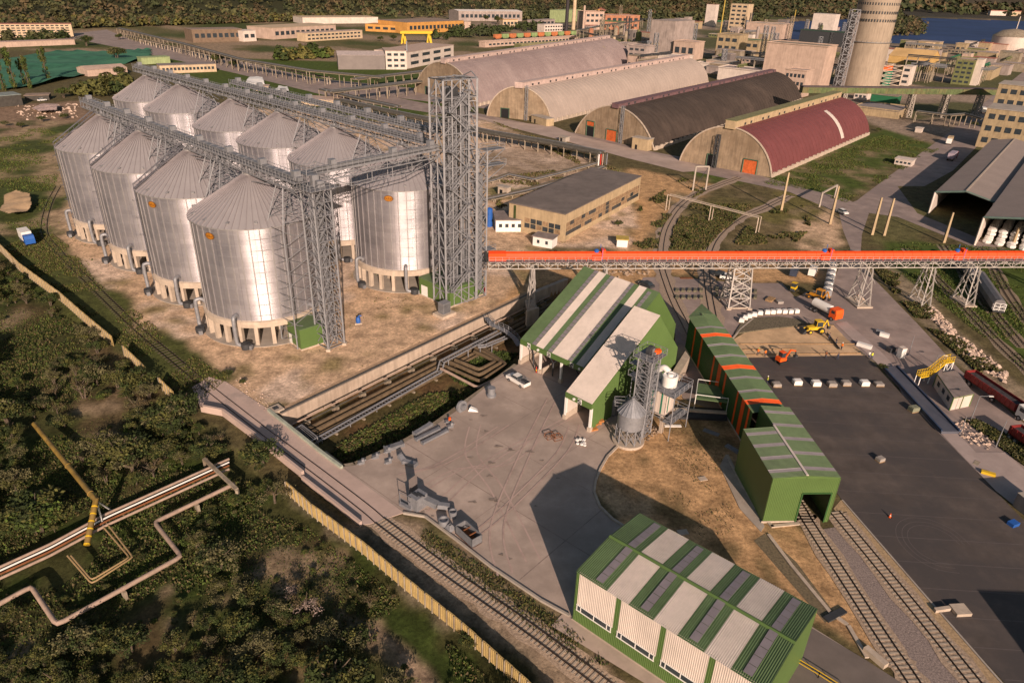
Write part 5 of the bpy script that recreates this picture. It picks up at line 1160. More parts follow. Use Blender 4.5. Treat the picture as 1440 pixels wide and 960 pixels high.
# ---- dilapidated office building
A = G(750, 328); B = G(793, 340); C_ = G(898, 281); L0_ = G(722, 300)
A = G(729, 316); u0 = u2(C_-B); v0 = perp(u0); Wd = 19.5; hh = 8.3
t = thing('works_building', 'flat roofed tan works building with many broken window panes behind the conveyor', 'building', B); c4 = [B, C_, C_+v0*Wd, B+v0*Wd]; m_ = MB(); e_ = []
for j in range(4): m_.poly([c4[j], c4[(j+1) % 4], c4[(j+1) % 4]+UP*hh, c4[j]+UP*hh], tanw)
m_.build('wall', t); m_ = MB(); cc = sum(c4, V((0, 0, 0)))/4; e_ = [cc+(p-cc)*1.01+UP*hh for p in c4]; m_.hexa(e_+[p+UP*.3 for p in e_], mat('felt_roof', (.15, .125, .115), .9, 0, .15, .3, .1, (.20, .165, .15), .55)); m_.build('roof', t)
nf = -v0; Lw = (C_-B).length; pm = mat('boarded_pane', (.30, .20, .12), .8, 0, .3, 1.5, stain=.3); random.seed(3)
for k in range(22):
    for r in range(3):
        x = .8+k*(Lw-1.6)/22; w_ = (Lw-1.6)/22-.12; m_ = MB(); m = glass if (r == 0 and random.random() < .75) or random.random() < .22 else pm
        m_.obox(B+u0*x+nf*.01+UP*(1.6+r*1.35), u0*w_, nf*.06, 1.2, m); m_.build('window', t)
nl = -u0
for k in range(6):
    for r in range(2):
        m_ = MB(); m_.obox(B+v0*(1.5+k*2.1)+nl*.06+UP*(1.8+r*1.6), v0*1.8, u0*.06, 1.4, glass if (k+r) % 3 else pm); m_.build('window', t)
m_ = MB(); m_.obox(B+v0*17+nl*.1, v0*.8, u0*.1, hh-.4, mat('ivy', (.04, .06, .015), .9, 0, .4, 2)); m_.build('drain_creeper', t)
r = bld('annex', 'low white annex house left of the tan works building', 'annex', G(697, 326), G(737, 326), 9, 3.6, whitep, mat('grey_felt', (.22, .18, .17), .9)); wins(r[0], r[1], r[2], r[3], 4, 1, 1, 1.1, .5, r[4]-.5, 1.4, 1.4)
r = bld('site_cabin', 'small white cabin with two windows in front of the works building', 'cabin', G(749, 345), G(776, 350), 4, 2.8, whitep, MATS['grey_felt']); wins(r[0], r[1], r[2], r[3], 2, 1, .8, 1.0, .4, r[4]-.4, 1, 1)
bld('site_cabin', 'tiny cream shed with a yellow roof just above the orange conveyor', 'shed', G(867, 347), G(882, 348), 3, 2.2, whitep, mat('ochre_roof', (.45, .33, .08), .8))
m_ = MB(); g = G(688, 318); m_.lathe(g, [(1.0, 0), (1.0, 5.6), (.2, 6)], bluep, 14); m_.build('tank', label='upright blue tank beside the elevator tower', cat='tank')
# ---- warehouses at right
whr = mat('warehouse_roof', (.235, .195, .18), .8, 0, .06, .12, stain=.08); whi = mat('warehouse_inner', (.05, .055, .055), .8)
def warehouse(label, a, b, far, h, hr):
    A = V(a); B = V(b); u = u2(B-A); n_ = -perp(u); F_ = V(far); D = -n_*((F_-A).dot(-n_)); W_ = (B-A).length; mid = u*W_/2
    t = thing('warehouse', label, 'warehouse', A, 'open fronted warehouses'); m_ = MB()
    corr(m_, A+UP*h-n_*-.6, -n_, mid+UP*(hr-h), D.length+.6, [(0, D.length+.6, whr)], 1.2, .05); corr(m_, A+mid+UP*hr+n_*.6, -n_, mid-UP*(hr-h), D.length+.6, [(0, D.length+.6, whr)], 1.2, .05); ro = m_.build('roof', t)
    m_ = MB(); m_.obox(A+mid+UP*(hr+.05)-u*.3, D, u*.6, .12, conclt); m_.build('ridge_cap', ro)
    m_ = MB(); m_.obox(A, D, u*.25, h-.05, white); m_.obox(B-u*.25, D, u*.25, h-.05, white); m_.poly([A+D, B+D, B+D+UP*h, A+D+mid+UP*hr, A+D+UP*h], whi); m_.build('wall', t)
    m_ = MB()
    m_.beam(A+UP*h, A+mid+UP*hr, .5, mat('teal_trim', (.10, .17, .15), .6), .5); m_.beam(A+mid+UP*hr, B+UP*h, .5, MATS['teal_trim'], .5); m_.beam(A, A+UP*h, .5, white); m_.beam(B, B+UP*h, .5, white); m_.build('front_trim', t); return t, A, B, u, n_, D
w1A = G(1306, 301); w1B = G(1369, 345)
wu = u2(w1B-w1A)
w1far = G(1400, 199, 7.6)
sx = V((141.4, 209.9, 0)); 
whd = V((.617, .787, 0)); whn = V((.787, -.617, 0)); wA = V((144, 242.3, 0)); wC = V((141.3, 209.3, 0))
wh1 = warehouse('open fronted grey warehouse with a dark empty mouth at the right', wA, wA+whn*17.8, wA+whd*125, 7.6, 9.5)
wh2 = warehouse('open fronted grey warehouse full of white sacks at the right edge', wC, wC+whn*30, wC+whd*152, 8.9, 11.6)
sk_ = MB(); random.seed(5)
t, A, B, u, n_, D = wh2
for i in range(9):
    for j in range(9):
        for k in range(3 if i > 1 else 1):
            p = A+u*(2.5+j*3.2+random.uniform(-.2, .2))-n_*(5+i*2.6); sk_.lathe((p.x, p.y, k*1.2), [(.9, 0), (1.25, .4), (1.2, 1.0), (.5, 1.25)], whitep, 8)
o = sk_.build('white_big_bags', label='rows of white big bags stacked in the right warehouse', cat='sacks', kind='stuff')
# ---- concrete office blocks far right
beige = mat('beige_concrete', (.36, .275, .17), .9, 0, .15, .4, stain=.2)
def block(label, bl, br, top, depth, mw=beige, mr=conc, rows=0, cols=0, name='building', side=None, gable=0, cat='building', par=0, grp=None, wm=glass, h=None):
    A = G(*bl); B = G(*br); h = h or HG(A, *top)
    if bl[0] > 855:
        lo, hi_ = 1., 160.; gu = V((.785, -.62, 0))
        for _ in range(40):
            md = (lo+hi_)/2; lo, hi_ = (md, hi_) if PJ(A+gu*md)[0] < br[0] else (lo, md)
        B = A+gu*lo
    r = bld(name, label, cat, A, B, depth, h, mw, mr, gable, par, group=grp)
    t, A, u, n_, L_, D = r
    if rows: st = h/(rows+.3); wins(t, A, u, n_, cols, rows, L_/cols*.62, st*.45, L_*.03, L_*.97, st*.45, st*(rows-.55), wm)
    if side: st = h/(side[0]+.3); wins(t, A+D, -u2(D), -u, side[1], side[0], D.length/side[1]*.6, st*.45, .5, D.length-.5, st*.45, st*(side[0]-.55), wm)
    return r
block('beige three storey concrete office block at the right edge behind the warehouses', (1371, 206), (1475, 210), (1387, 152), 22, rows=3, cols=7)
block('taller beige office block with ribbon windows rising at the right edge', (1385, 180), (1500, 184), (1404, 118), 22, rows=4, cols=8)
# ================================================================ pipe racks
def rack(name, label, pxs, zt, pm_=pipeg, w_=3, npipe=4, step=7, r=.35, leg=concd, grp='pipe racks between the halls', thick=None):
    P = [G(*p) for p in pxs]; t = thing(name, label, 'pipe rack', P[0], grp)
    for k in range(npipe):
        o_ = (k-(npipe-1)/2)*w_/max(1, npipe); pts = []
        for i, p in enumerate(P): d = u2(P[min(i+1, len(P)-1)]-P[max(i-1, 0)]); pts.append(p+perp(d)*o_+UP*(zt+.4))
        m_ = MB(); m_.tube(pts, r*(1.5 if thick == k else (1, .6, .8, .5)[k % 4]), (pm_, pipeb, galv2, pipeg)[k % 4], 8); m_.build('pipe', t, smooth=True)
    m_ = MB(); s_ = []
    for a_, b_ in zip(P[:-1], P[1:]):
        d = u2(b_-a_); ln = (b_-a_).length; v = perp(d)*w_*.5
        for sg in (-1, 1): m_.beam(a_+v*sg+UP*zt, b_+v*sg+UP*zt, .3, leg); 
        k = 0
        while k*step < ln: s_.append((a_+d*(k*step), d, v)); k += 1
    m_.build('beam', t)
    for p, d, v in s_[:60]:
        m_ = MB(); m_.beam(p+v, p+v+UP*zt, .42, leg); m_.beam(p-v, p-v+UP*zt, .42, leg); m_.beam(p+v*1.2+UP*zt, p-v*1.2+UP*zt, .35, leg); m_.build('frame', t)
    return t
rack('pipe_rack', 'dark pipe rack running in front of the grey and pink arched halls', [(477, 152), (540, 167), (600, 180), (690, 200), (780, 216), (845, 230)], 4.2, npipe=7, w_=5.5, r=.6, thick=0)
rack('pipe_rack', 'dark pipe rack from behind the silos to the elevator tower', [(455, 140), (500, 152), (560, 166)], 5.5, npipe=6, w_=5, r=.6)
rack('pipe_rack', 'pipe rack crossing toward the pink roofed hall', [(465, 148), (540, 138), (640, 124), (760, 103), (860, 90)], 7, npipe=7, w_=7, r=.65, step=8)
rack('pipe_rack', 'upper pipe rack parallel to the one crossing toward the pink roofed hall', [(500, 128), (600, 115), (700, 100), (800, 88)], 7, npipe=6, w_=7, r=.6, step=8)
rack('pipe_rack', 'long elevated pipe bridge on columns at the upper left', [(170, 52), (260, 76), (340, 100), (440, 118), (540, 128)], 8, npipe=5, w_=5, r=.5, step=12, leg=concd)
rack('pipe_rack', 'low pipe bridge with pale columns beyond the silos', [(200, 62), (300, 86), (400, 106), (470, 120)], 4, npipe=2, w_=2.5, r=.3, step=14, leg=conclt)
rack('low_pipes', 'low bundle of grey pipes leading from the hall yard back to the elevator tower', [(848, 238), (790, 258), (740, 272), (690, 283), (650, 292)], .9, npipe=4, w_=3, r=.32, step=8)
rack('low_pipes', 'second low bundle of pipes with a bend beside the hall yard', [(840, 232), (790, 246), (750, 256), (715, 249), (690, 258), (670, 262)], .9, npipe=3, w_=2.4, r=.3, step=8)
# riser at the end of the rack
m_ = MB(); g = G(845, 234)
for k in range(6): p = g+V((k*.9-2, k*.5, 0)); m_.tube([p, p+UP*4.8], .3, (pipeg, whitep, redp, pipep, pipeg, galv2)[k], 8)
m_.build('pipe_riser', label='cluster of vertical pipes where the rack comes down beside the road', cat='pipe')
# white portal frames over the tracks
for lb, a_, b_, z in (('white portal frame spanning the curved tracks', (936, 296), (1062, 330), 5.5),):
    p, q = G(*a_), G(*b_); m_ = MB()
    for x in (p, (p+q)/2, q): m_.beam(x, x+UP*z, .25, conclt); m_.beam(x+V((1.2, 1.0, 0)), x+V((1.2, 1.0, 0))+UP*z, .2, conclt)
    m_.beam(p+UP*z, q+UP*z, .28, conclt); m_.beam(p+UP*z+V((1.2, 1, 0)), q+UP*z+V((1.2, 1, 0)), .2, conclt); m_.build('portal_frame', label=lb, cat='frame')
def post(label, b, t_, w_=.55, m=tanw, grp=None):
    g = G(*b); h = HG(g, *t_); m_ = MB(); m_.mesh([(g.x+a*w_*.7, g.y+c*w_*.7, 0) for a, c in ((-1, -1), (1, -1), (1, 1), (-1, 1))]+[(g.x+a*w_*.4, g.y+c*w_*.4, h) for a, c in ((-1, -1), (1, -1), (1, 1), (-1, 1))], [(3, 2, 1, 0), (4, 5, 6, 7), (0, 1, 5, 4), (1, 2, 6, 5), (2, 3, 7, 6), (3, 0, 4, 7)], m)
    m_.build('concrete_post', label=label, cat='post', group=grp)
for lb, b, t_ in (('leftmost tall concrete post by the road junction', (1098, 298), (1112, 243)), ('tall concrete post beside the small portal at the junction', (1167, 315), (1182, 262)), ('left one of the close pair of concrete posts', (1226, 330), (1241, 278)), ('right one of the close pair of concrete posts', (1243, 331), (1258, 279)), ('concrete post in front of the dark warehouse mouth', (1327, 341), (1341, 299)), ('concrete post in front of the white sacks', (1424, 345), (1433, 320))): post(lb, b, t_, grp='old concrete posts')
for lb, pts, z in (('small grey portal frame left of the road junction', ((1152, 291), (1173, 279)), 5), ('concrete double mast near the black roofed hall road', ((974, 268), (992, 268)), 9)):
    p, q = G(*pts[0]), G(*pts[1]); m_ = MB(); m_.beam(p, p+UP*z, .5, conc); m_.beam(q, q+UP*z, .5, conc); m_.beam(p+UP*z, q+UP*z, .5, conc); m_.beam(p, q+UP*z, .12, dark) if z > 6 else 0; m_.build('portal_frame', label=lb, cat='frame')
# ================================================================ far industry and town
cream = mat('cream_wall', (.50, .38, .26), .85, 0, .12, .2, stain=.15); pinkw = mat('pinkish_wall', (.46, .34, .28), .85, 0, .12, .2, stain=.15); ltw = mat('light_wall', (.58, .50, .45), .8, 0, .1, .2, stain=.12)
greyw = mat('grey_metal_wall', (.17, .145, .14), .6, 0, .1, .2); greyo = mat('grey_plaster', (.34, .28, .26), .85, 0, .15, .2, stain=.25); orw = mat('orange_wall', (.52, .26, .07), .8, 0, .12, .2, stain=.15); brick = mat('orange_brick', (.38, .17, .10), .85, 0, .2, .3, stain=.2)
redroof = mat('red_roof', (.30, .12, .09), .85, 0, .15, .2); pgreen = mat('pale_green_wall', (.30, .36, .18), .8, 0, .12, .3, stain=.2); olive = mat('olive_wall', (.16, .17, .07), .85, 0, .2, .3, stain=.2); dkgreen = mat('deep_green', (.02, .13, .06), .6, 0, .1, .3)
far_list = [
 ('apartment_block', 'five storey cream apartment block at the far left edge', (-14, 53), (104, 52), (104, 34), 14, cream, redroof, 5, 16),
 ('long_shed', 'long low pink roofed shed in front of the apartment block', (-20, 68), (106, 63), (106, 56), 10, pinkw, mat('pink_roof2', (.42, .30, .26), .8), 0, 0),
 ('workshop', 'long workshop with a dark window band near the forest', (272, 60), (342, 58), (342, 41), 25, mat('brown_wall', (.17, .12, .085), .85, 0, .15, .3), mat('brown_roof', (.26, .19, .15), .8), 1, 8),
 ('annex', 'white end block beside the long workshop with the dark window band', (343, 59), (361, 58), (343, 44), 18, ltw, ltw, 1, 2),
 ('low_building', 'long cream building with a row of small windows behind the silos', (226, 104), (305, 101), (305, 90), 12, cream, MATS['grey_felt'], 1, 14),
 ('small_hangar', 'rounded pink hangar beside the green nets', (124, 108), (180, 104), (124, 99), 18, pinkw, pinkw, 0, 0),
 ('low_building', 'pale green low shed beyond the green nets', (200, 91), (240, 89), (200, 82), 10, pgreen, pgreen, 0, 0),
 ('open_shed', 'dark open shed at the left edge', (-10, 152), (33, 148), (33, 133), 12, mat('shed_dark', (.06, .055, .05), .9), mat('shed_roof', (.22, .25, .24), .7), 0, 0),
 ('open_shed', 'brown low garage behind the white car at the left', (36, 142), (70, 141), (70, 134), 8, MATS['shed_dark'], MATS['brown_roof'], 0, 0),
 ('factory_hall', 'long cream factory hall with stepped roof left of the orange factory', (384, 56), (473, 50), (384, 40), 40, pinkw, cream, 1, 12),
 ('factory_hall', 'cream office wing with two window rows before the stepped hall', (430, 59), (510, 54), (430, 47), 14, cream, pinkw, 2, 14),
 ('factory_hall', 'white factory hall with an orange roof edge at the forest foot', (426, 34), (532, 33), (426, 25), 40, ltw, cream, 0, 0),
 ('factory_hall', 'orange factory hall with long window bands', (573, 48), (652, 44), (573, 32), 55, orw, MATS['brown_roof'], 1, 14),
 ('factory_hall', 'lower orange wing at the left of the orange factory hall', (514, 44), (571, 47), (514, 34), 26, orw, orw, 1, 5),
 ('annex', 'small cream block right of the orange factory hall', (653, 44), (662, 44), (653, 31), 12, pinkw, pinkw, 0, 0),
 ('grey_hall', 'grey metal sided hall with a shallow roof beyond the pipe racks', (476, 98), (542, 98), (476, 78), 30, greyw, mat('whitish_roof', (.48, .40, .38), .8), 0, 0),
 ('white_building', 'white building with strip windows joined to the grey hall', (543, 98), (572, 98), (543, 72), 26, ltw, pinkw, 3, 3),
 ('white_building', 'long white wing with strip windows and silver chimney', (573, 97), (638, 84), (573, 74), 30, ltw, pinkw, 2, 4),
 ('long_roofed_hall', 'long hall with a white roof and red edge at the top centre', (645, 30), (734, 30), (645, 16), 40, greyo, mat('white_roof', (.68, .62, .58), .7), 1, 14),
 ('low_building', 'small orange house below the white roofed hall', (707, 38), (728, 38), (707, 28), 12, cream, orw, 1, 4),
 ('low_building', 'white two storey building in front of the tall chimneys', (765, 46), (795, 45), (765, 35), 14, ltw, ltw, 2, 8),
 ('low_building', 'grey building behind the white two storey building by the chimneys', (752, 38), (780, 36), (752, 29), 14, greyo, greyo, 1, 5),
 ('low_building', 'pale green block behind the chimneys', (787, 32), (816, 30), (787, 15), 20, pgreen, pgreen, 0, 0),
 ('plant_building', 'brick coloured plant building with pipes left of the big concrete block', (850, 42), (898, 42), (850, 22), 30, brick, greyo, 2, 6),
 ('plant_building', 'pink plant building right of the thin chimney', (822, 42), (848, 42), (822, 17), 25, pinkw, brick, 3, 4),
 ('plant_building', 'olive low shed behind the pink roofed hall', (733, 72), (818, 66), (733, 64), 10, olive, cream, 0, 0),
 ('plant_building', 'long row of pale bunkers under the coloured wagons', (682, 67), (812, 58), (682, 60), 9, pinkw, pinkw, 1, 24),
 ('office_block', 'four storey grey office block beside the pink roofed hall end', (881, 95), (905, 95), (881, 64), 16, greyo, greyo, 4, 3),
 ('office_block', 'left wing of the grey offices beside the pink roofed hall end', (864, 84), (880, 93), (864, 61), 16, greyo, greyo, 3, 3),
 ('concrete_block_building', 'huge blank grey concrete block building in the upper centre right', (911, 78), (944, 82), (911, 28), 42, greyo, greyo, 0, 0),
 ('plant_building', 'pale lower building with three windows at the foot of the concrete block', (945, 82), (975, 78), (945, 58), 20, pinkw, pinkw, 1, 3),
 ('plant_building', 'white rounded hall between the pale grey roof and the concrete block', (906, 97), (955, 92), (906, 77), 22, ltw, ltw, 0, 0),
 ('plant_building', 'white sloping conveyor house at the end of the pale grey roof', (978, 97), (998, 93), (978, 88), 8, ltw, ltw, 0, 0),
 ('plant_tower', 'narrow white tower with an orange top near the forest edge', (990, 36), (1003, 36), (990, 6), 12, ltw, redroof, 0, 0),
 ('plant_tower', 'tall grey and ochre tower in the upper right plant', (1023, 42), (1047, 43), (1023, 5), 20, cream, beige, 6, 3),
 ('plant_building', 'ochre concrete frame building with dark openings', (1004, 84), (1034, 84), (1004, 48), 22, beige, concd, 3, 3),
 ('plant_building', 'ochre building with green roof edge behind the white sheds', (1036, 80), (1064, 82), (1036, 56), 22, beige, dkgreen, 2, 3),
 ('plant_building', 'long pale dust covered hall in the upper right', (1047, 52), (1098, 56), (1047, 32), 40, pinkw, conclt, 0, 0),
 ('plant_building', 'low white shed with a grey roof left of the large plant block', (1008, 112), (1066, 105), (1008, 95), 20, ltw, greyo, 0, 0),
 ('plant_block', 'large pale plant block with a white windowed end', (1069, 116), (1151, 118), (1074, 60), 24, pinkw, concd, 0, 0),
 ('office_block', 'pale office wing with window rows in front of the large plant block', (1098, 134), (1127, 137), (1104, 98), 14, pinkw, pinkw, 3, 5),
 ('plant_tower', 'plain white tower block behind the black structure', (1139, 46), (1170, 47), (1141, 19), 22, ltw, ltw, 0, 0),
 ('plant_building', 'black steel structure beside the wide concrete tower', (1122, 62), (1186, 66), (1122, 42), 18, dark, dkgreen, 0, 0),
 ('plant_building', 'dark building at the foot of the wide concrete tower', (1220, 120), (1233, 120), (1224, 90), 14, greyw, greyw, 0, 0),
 ('white_building', 'narrow white building right of the green lattice plant', (1264, 120), (1276, 119), (1268, 93), 14, ltw, ltw, 3, 1),
 ('storage_shed', 'ochre peaked storage shed with a grey patch on its roof', (1246, 96), (1304, 98), (1246, 78), 40, mat('ochre_sheet', (.50, .32, .12), .7, 0, .12, .2), mat('ochre_sheet_roof', (.58, .38, .17), .7, 0, .12, .05, col2=(.36, .31, .30), c2=.56), 0, 0),
 ('plant_building', 'green and grey windowed plant building with a white side', (1336, 118), (1362, 120), (1346, 84), 26, olive, pinkw, 5, 3),
 ('white_building', 'slim white annex of the green and grey plant building', (1363, 120), (1372, 119), (1372, 82), 14, ltw, ltw, 0, 0),
 ('plant_building', 'grey flat shed right of the green and grey plant building', (1377, 112), (1392, 114), (1377, 99), 50, beige, conc, 0, 0),
 ('plant_building', 'beige cube building near the lake shore', (1341, 76), (1355, 77), (1344, 62), 20, beige, beige, 1, 2),
 ('plant_building', 'small white building left of the round tank', (1371, 68), (1386, 68), (1372, 61), 20, ltw, ltw, 0, 0),
 ('plant_building', 'small cream tower between the ochre shed and the lake', (1297, 78), (1307, 78), (1299, 61), 12, cream, cream, 0, 0),
 ('site_office', 'small white gatehouse beside the road near the maroon hall', (1257, 231), (1281, 235), (1258, 223), 6, ltw, ltw, 1, 4),
 ('site_office', 'small pale hut on the grass behind the white gatehouse', (1286, 186), (1295, 187), (1287, 180), 4, ltw, ltw, 0, 0),
 ('plant_building', 'low grey roofed shed behind the maroon hall', (1200, 160), (1262, 168), (1200, 150), 26, beige, mat('slate_roof', (.24, .21, .21), .8), 0, 0),
 ('low_building', 'white low building with fence near the far lawns', (1200, 139), (1218, 139), (1200, 130), 10, ltw, pinkw, 1, 3),
 ('low_building', 'green annex under the green lattice plant', (1222, 148), (1258, 150), (1222, 132), 12, dkgreen, concd, 0, 0),
 ('storage_hut', 'flat roofed tan hut by the pipe rack behind the silos', (424, 148), (500, 152), (424, 139), 12, cream, pinkw, 0, 0),
 ('low_building', 'low pale hut with orange gate left of the grey works', (360, 128), (378, 128), (360, 122), 8, cream, pinkw, 0, 0),
]
for nm, lb, bl, br, top, dp, mw, mr, rw_, cl_ in far_list:
    g_ = 1.8 if nm in ('small_hangar', 'grey_hall', 'long_roofed_hall') else (6 if nm == 'storage_shed' else 0)
    A_ = G(*bl); h_ = max(2.2, HG(A_, *top)) if abs(top[0]-bl[0]) < abs(top[0]-br[0]) else max(2.2, HG(G(*br), *top))
    block(lb, bl, br, top, dp, mw, mr, rw_, cl_, name=nm, gable=g_, cat=nm.replace('_', ' '), h=h_, par=.6 if nm in ('office_block', 'plant_block', 'plant_building') and not g_ else 0)
# side details: windows on the white end of the large block
# wide concrete tower with window rings and stair lattice
ct = G(1208, 121); ct.z = 0; Rt = 14.6; hT = HG(ct, 1233, -18)+8
t = thing('concrete_tower', 'huge round concrete tower with rings of small windows at the upper right', 'tower', ct); m_ = MB(); m_.lathe(ct, [(Rt-.3, 0), (Rt-.3, hT*.7), (Rt, hT*.72), (Rt, hT)], mat('tower_concrete', (.34, .275, .215), .9, 0, .1, .1, .05, stain=.2), 64); m_.build('shaft', t, smooth=True)
for r_, z in enumerate((HG(ct, 1230, 5), HG(ct, 1228, 17), HG(ct, 1226, 28))):
    for k in range(26):
        a = radians(170+k*7.6); m_ = MB(); m_.box((ct.x+(Rt-.1)*cos(a), ct.y+(Rt-.1)*sin(a), z-.9), .3, .9, 1.8, dark, a); m_.build('window', t)
m_ = MB(); m_.lathe(ct, [(Rt-.7, 32), (Rt+.6, 32), (Rt+.6, 32.4), (Rt-.7, 32.4)], galv2, 40, cap=False)
for k in range(30): a = 2*pi*k/30; p = ct+V((cos(a), sin(a), 0))*(Rt+.5)+UP*32.4; m_.beam(p, p+UP*1.2, .12, galv2)
m_.build('walkway_ring', t)
m_ = MB(); c_ = ct+V((-19.5, -6, 0)); m_.box((c_.x+3, c_.y+3, 0), 6, 6, 52, greyw, .4); m_.build('stair_shaft', t)
m_ = MB(); lattice_box(m_, sq(c_+V((-1, -4, 0)), V((1, 0, 0)), 6, 5, 0), sq(c_+V((-1, -4, 0)), V((1, 0, 0)), 6, 5, 54), 14, galv2, .4, .25, 'Z'); m_.build('stair_lattice', t)
# green lattice plant
g = G(1233, 121); g2_ = G(1264, 121); h = HG(g, 1238, 92); t = thing('lattice_plant', 'green and orange open steel plant structure next to the wide tower', 'plant structure', g); u = u2(g2_-g); v = perp(u); W_ = (g2_-g).length
m_ = MB(); lattice_box(m_, [g, g+u*W_, g+u*W_+v*10, g+v*10], [x+UP*h for x in (g, g+u*W_, g+u*W_+v*10, g+v*10)], 4, conclt, .6, .35, 'X'); m_.build('frame', t)
m_ = MB(); m_.obox(g+u*1+v*1.0+UP*h*.72, u*W_*.5, v*3, h*.26, orange); m_.build('orange_panel', t); m_ = MB(); m_.obox(g+u*W_*.28+v*1.5, u*W_*.35, v*3, h*.74, mat('teal_green', (.03, .17, .11), .6)); m_.build('green_panel', t); m_ = MB(); m_.obox(g+u*1+v*6, u*(W_-2), v*2, h*.9, dark); m_.build('back_wall', t)
# green gallery bridge
a_ = G(1283, 164); za = HG(a_, 1286, 131); A_ = G(1128, 131, za); B_ = G(1402, 134, za); d = u2(B_-A_); t = thing('gallery_bridge', 'long level green clad gallery bridge crossing in front of the wide tower', 'gallery', (A_.x, A_.y, 0)); v = perp(d)
glm = mat('gallery_green', (.10, .135, .05), .7, 0, .25, .4, col2=(.17, .13, .06), c2=.5, stain=.3); m_ = MB(); Lg = (B_-A_).length; m_.obox(A_, d*Lg, v*4, 3.2, glm)
for k in range(int(Lg/3)): p = A_+d*(k*3)-v*.04; m_.beam(p, p+UP*3.2, .14, glm, .1)
m_.build('casing', t); m_ = MB(); m_.obox(A_+UP*3.2-v*.3, d*Lg, v*4.6, .5, mat('gallery_roof', (.09, .07, .07), .85)); m_.build('roof', t)
for x in (.22, .57, .75, .93):
    m_ = MB(); p = A_+d*Lg*x; p.z = 0; lattice_box(m_, sq(p+v*2, d, 3, 4, 0), sq(p+v*2, d, 2, 3.5, za), 4, conc, .5, .3, 'X'); m_.build('pier', t)
# chimneys
def chim(lb, b, top, r, m, extra=0):
    g = G(*b); h = HG(g, *top)+extra; m_ = MB(); m_.lathe(g, [(r, 0), (r*.8, h)], m, 16); o = m_.build('chimney', smooth=True, label=lb, cat='chimney', loc=tuple(g))
chim('slender black steel chimney at the top centre', (796, 46), (799, 0), 2.6, mat('soot', (.03, .025, .03), .7), 12); chim('beige concrete chimney beside the black one', (806, 42), (809, 0), 2.9, cream, 14)
chim('thin pale chimney right of the beige one', (820, 42), (821, 8), 1.8, pinkw); chim('silver chimney against the white strip windowed building', (573, 96), (574, 58), .8, galv); chim('thin yellow chimney among the upper right plant', (1012, 52), (1015, -8), .9, mat('dull_yellow', (.42, .30, .06), .7)); chim('small yellow stack left of the white tower block', (1116, 32), (1119, 14), 1., MATS['dull_yellow'])
# round white tank near shore
g = G(1418, 76); r = 20/FO*g.length; m_ = MB(); h = HG(g, 1422, 51); t = thing('storage_tank', 'large round white tank with a domed roof by the lake', 'tank', g); m_.lathe(g, [(r, 0), (r, h)], ltw, 40, cap=False); m_.build('shell', t, smooth=True); m_ = MB(); m_.lathe(g, [(r*1.02, h), (r*.6, h+r*.28), (r*.1, h+r*.36)], concd, 40); m_.build('roof', t, smooth=True); m_ = MB(); m_.beam(g+UP*(h+4), g+UP*(h+22), .7, ltw); m_.build('mast', t)
# yellow gantry crane
g1_, g2_ = G(567, 62), G(603, 62); h = HG(g1_, 567, 46); t = thing('gantry_crane', 'yellow gantry crane between the orange factory and the grey hall', 'crane', g1_); u = u2(g2_-g1_)
m_ = MB(); m_.beam(g1_+UP*h-u*3, g2_+UP*h+u*3, 2.2, yellow); m_.beam(g1_+UP*h-u*3+V((0, 9, 0)), g2_+UP*h+u*3+V((0, 9, 0)), 2.2, yellow); m_.build('girder', t)
for p in (g1_, g2_):
    for o_ in (V((0, 0, 0)), V((0, 9, 0))): m_ = MB(); m_.beam(p-u*2+o_, p+UP*h+o_, 1.3, yellow); m_.beam(p+u*2+o_, p+UP*h+o_, 1.3, yellow); m_.build('leg', t)
# coloured wagons
gA, gB = G(694, 57), G(810, 51); u = u2(gB-gA); L_ = (gB-gA).length
wag = []
for k in range(12):
    c_ = gA+u*(L_*(k+.5)/12); t = local('hopper_wagon', 'orange hopper wagon in the long row behind the pink roofed hall' if k % 2 == 0 else 'pale green hopper wagon in the long row behind the pink roofed hall', 'wagon', (c_.x, c_.y, 0), atan2(u.y, u.x), 'orange hopper wagons in a row' if k % 2 == 0 else 'green hopper wagons in a row'); w_ = L_/12*.86
    m_ = MB(); mm = mat('wagon_orange', (.45, .15, .06), .8, 0, .2, .3) if k % 2 == 0 else mat('wagon_green', (.22, .30, .13), .8, 0, .2, .3); hh = 5.5
    m_.mesh([(-w_*.3, -1.2, 1.6), (w_*.3, -1.2, 1.6), (w_*.3, 1.2, 1.6), (-w_*.3, 1.2, 1.6), (-w_/2, -1.6, 3), (w_/2, -1.6, 3), (w_/2, 1.6, 3), (-w_/2, 1.6, 3)], [(3, 2, 1, 0), (0, 1, 5, 4), (1, 2, 6, 5), (2, 3, 7, 6), (3, 0, 4, 7)], mm); m_.box((0, 0, 3), w_, 3.2, hh-2, mm); m_.build('body', t); m_ = MB(); m_.box((0, 0, .7), w_*.9, 2, .7, dark); m_.build('chassis', t)
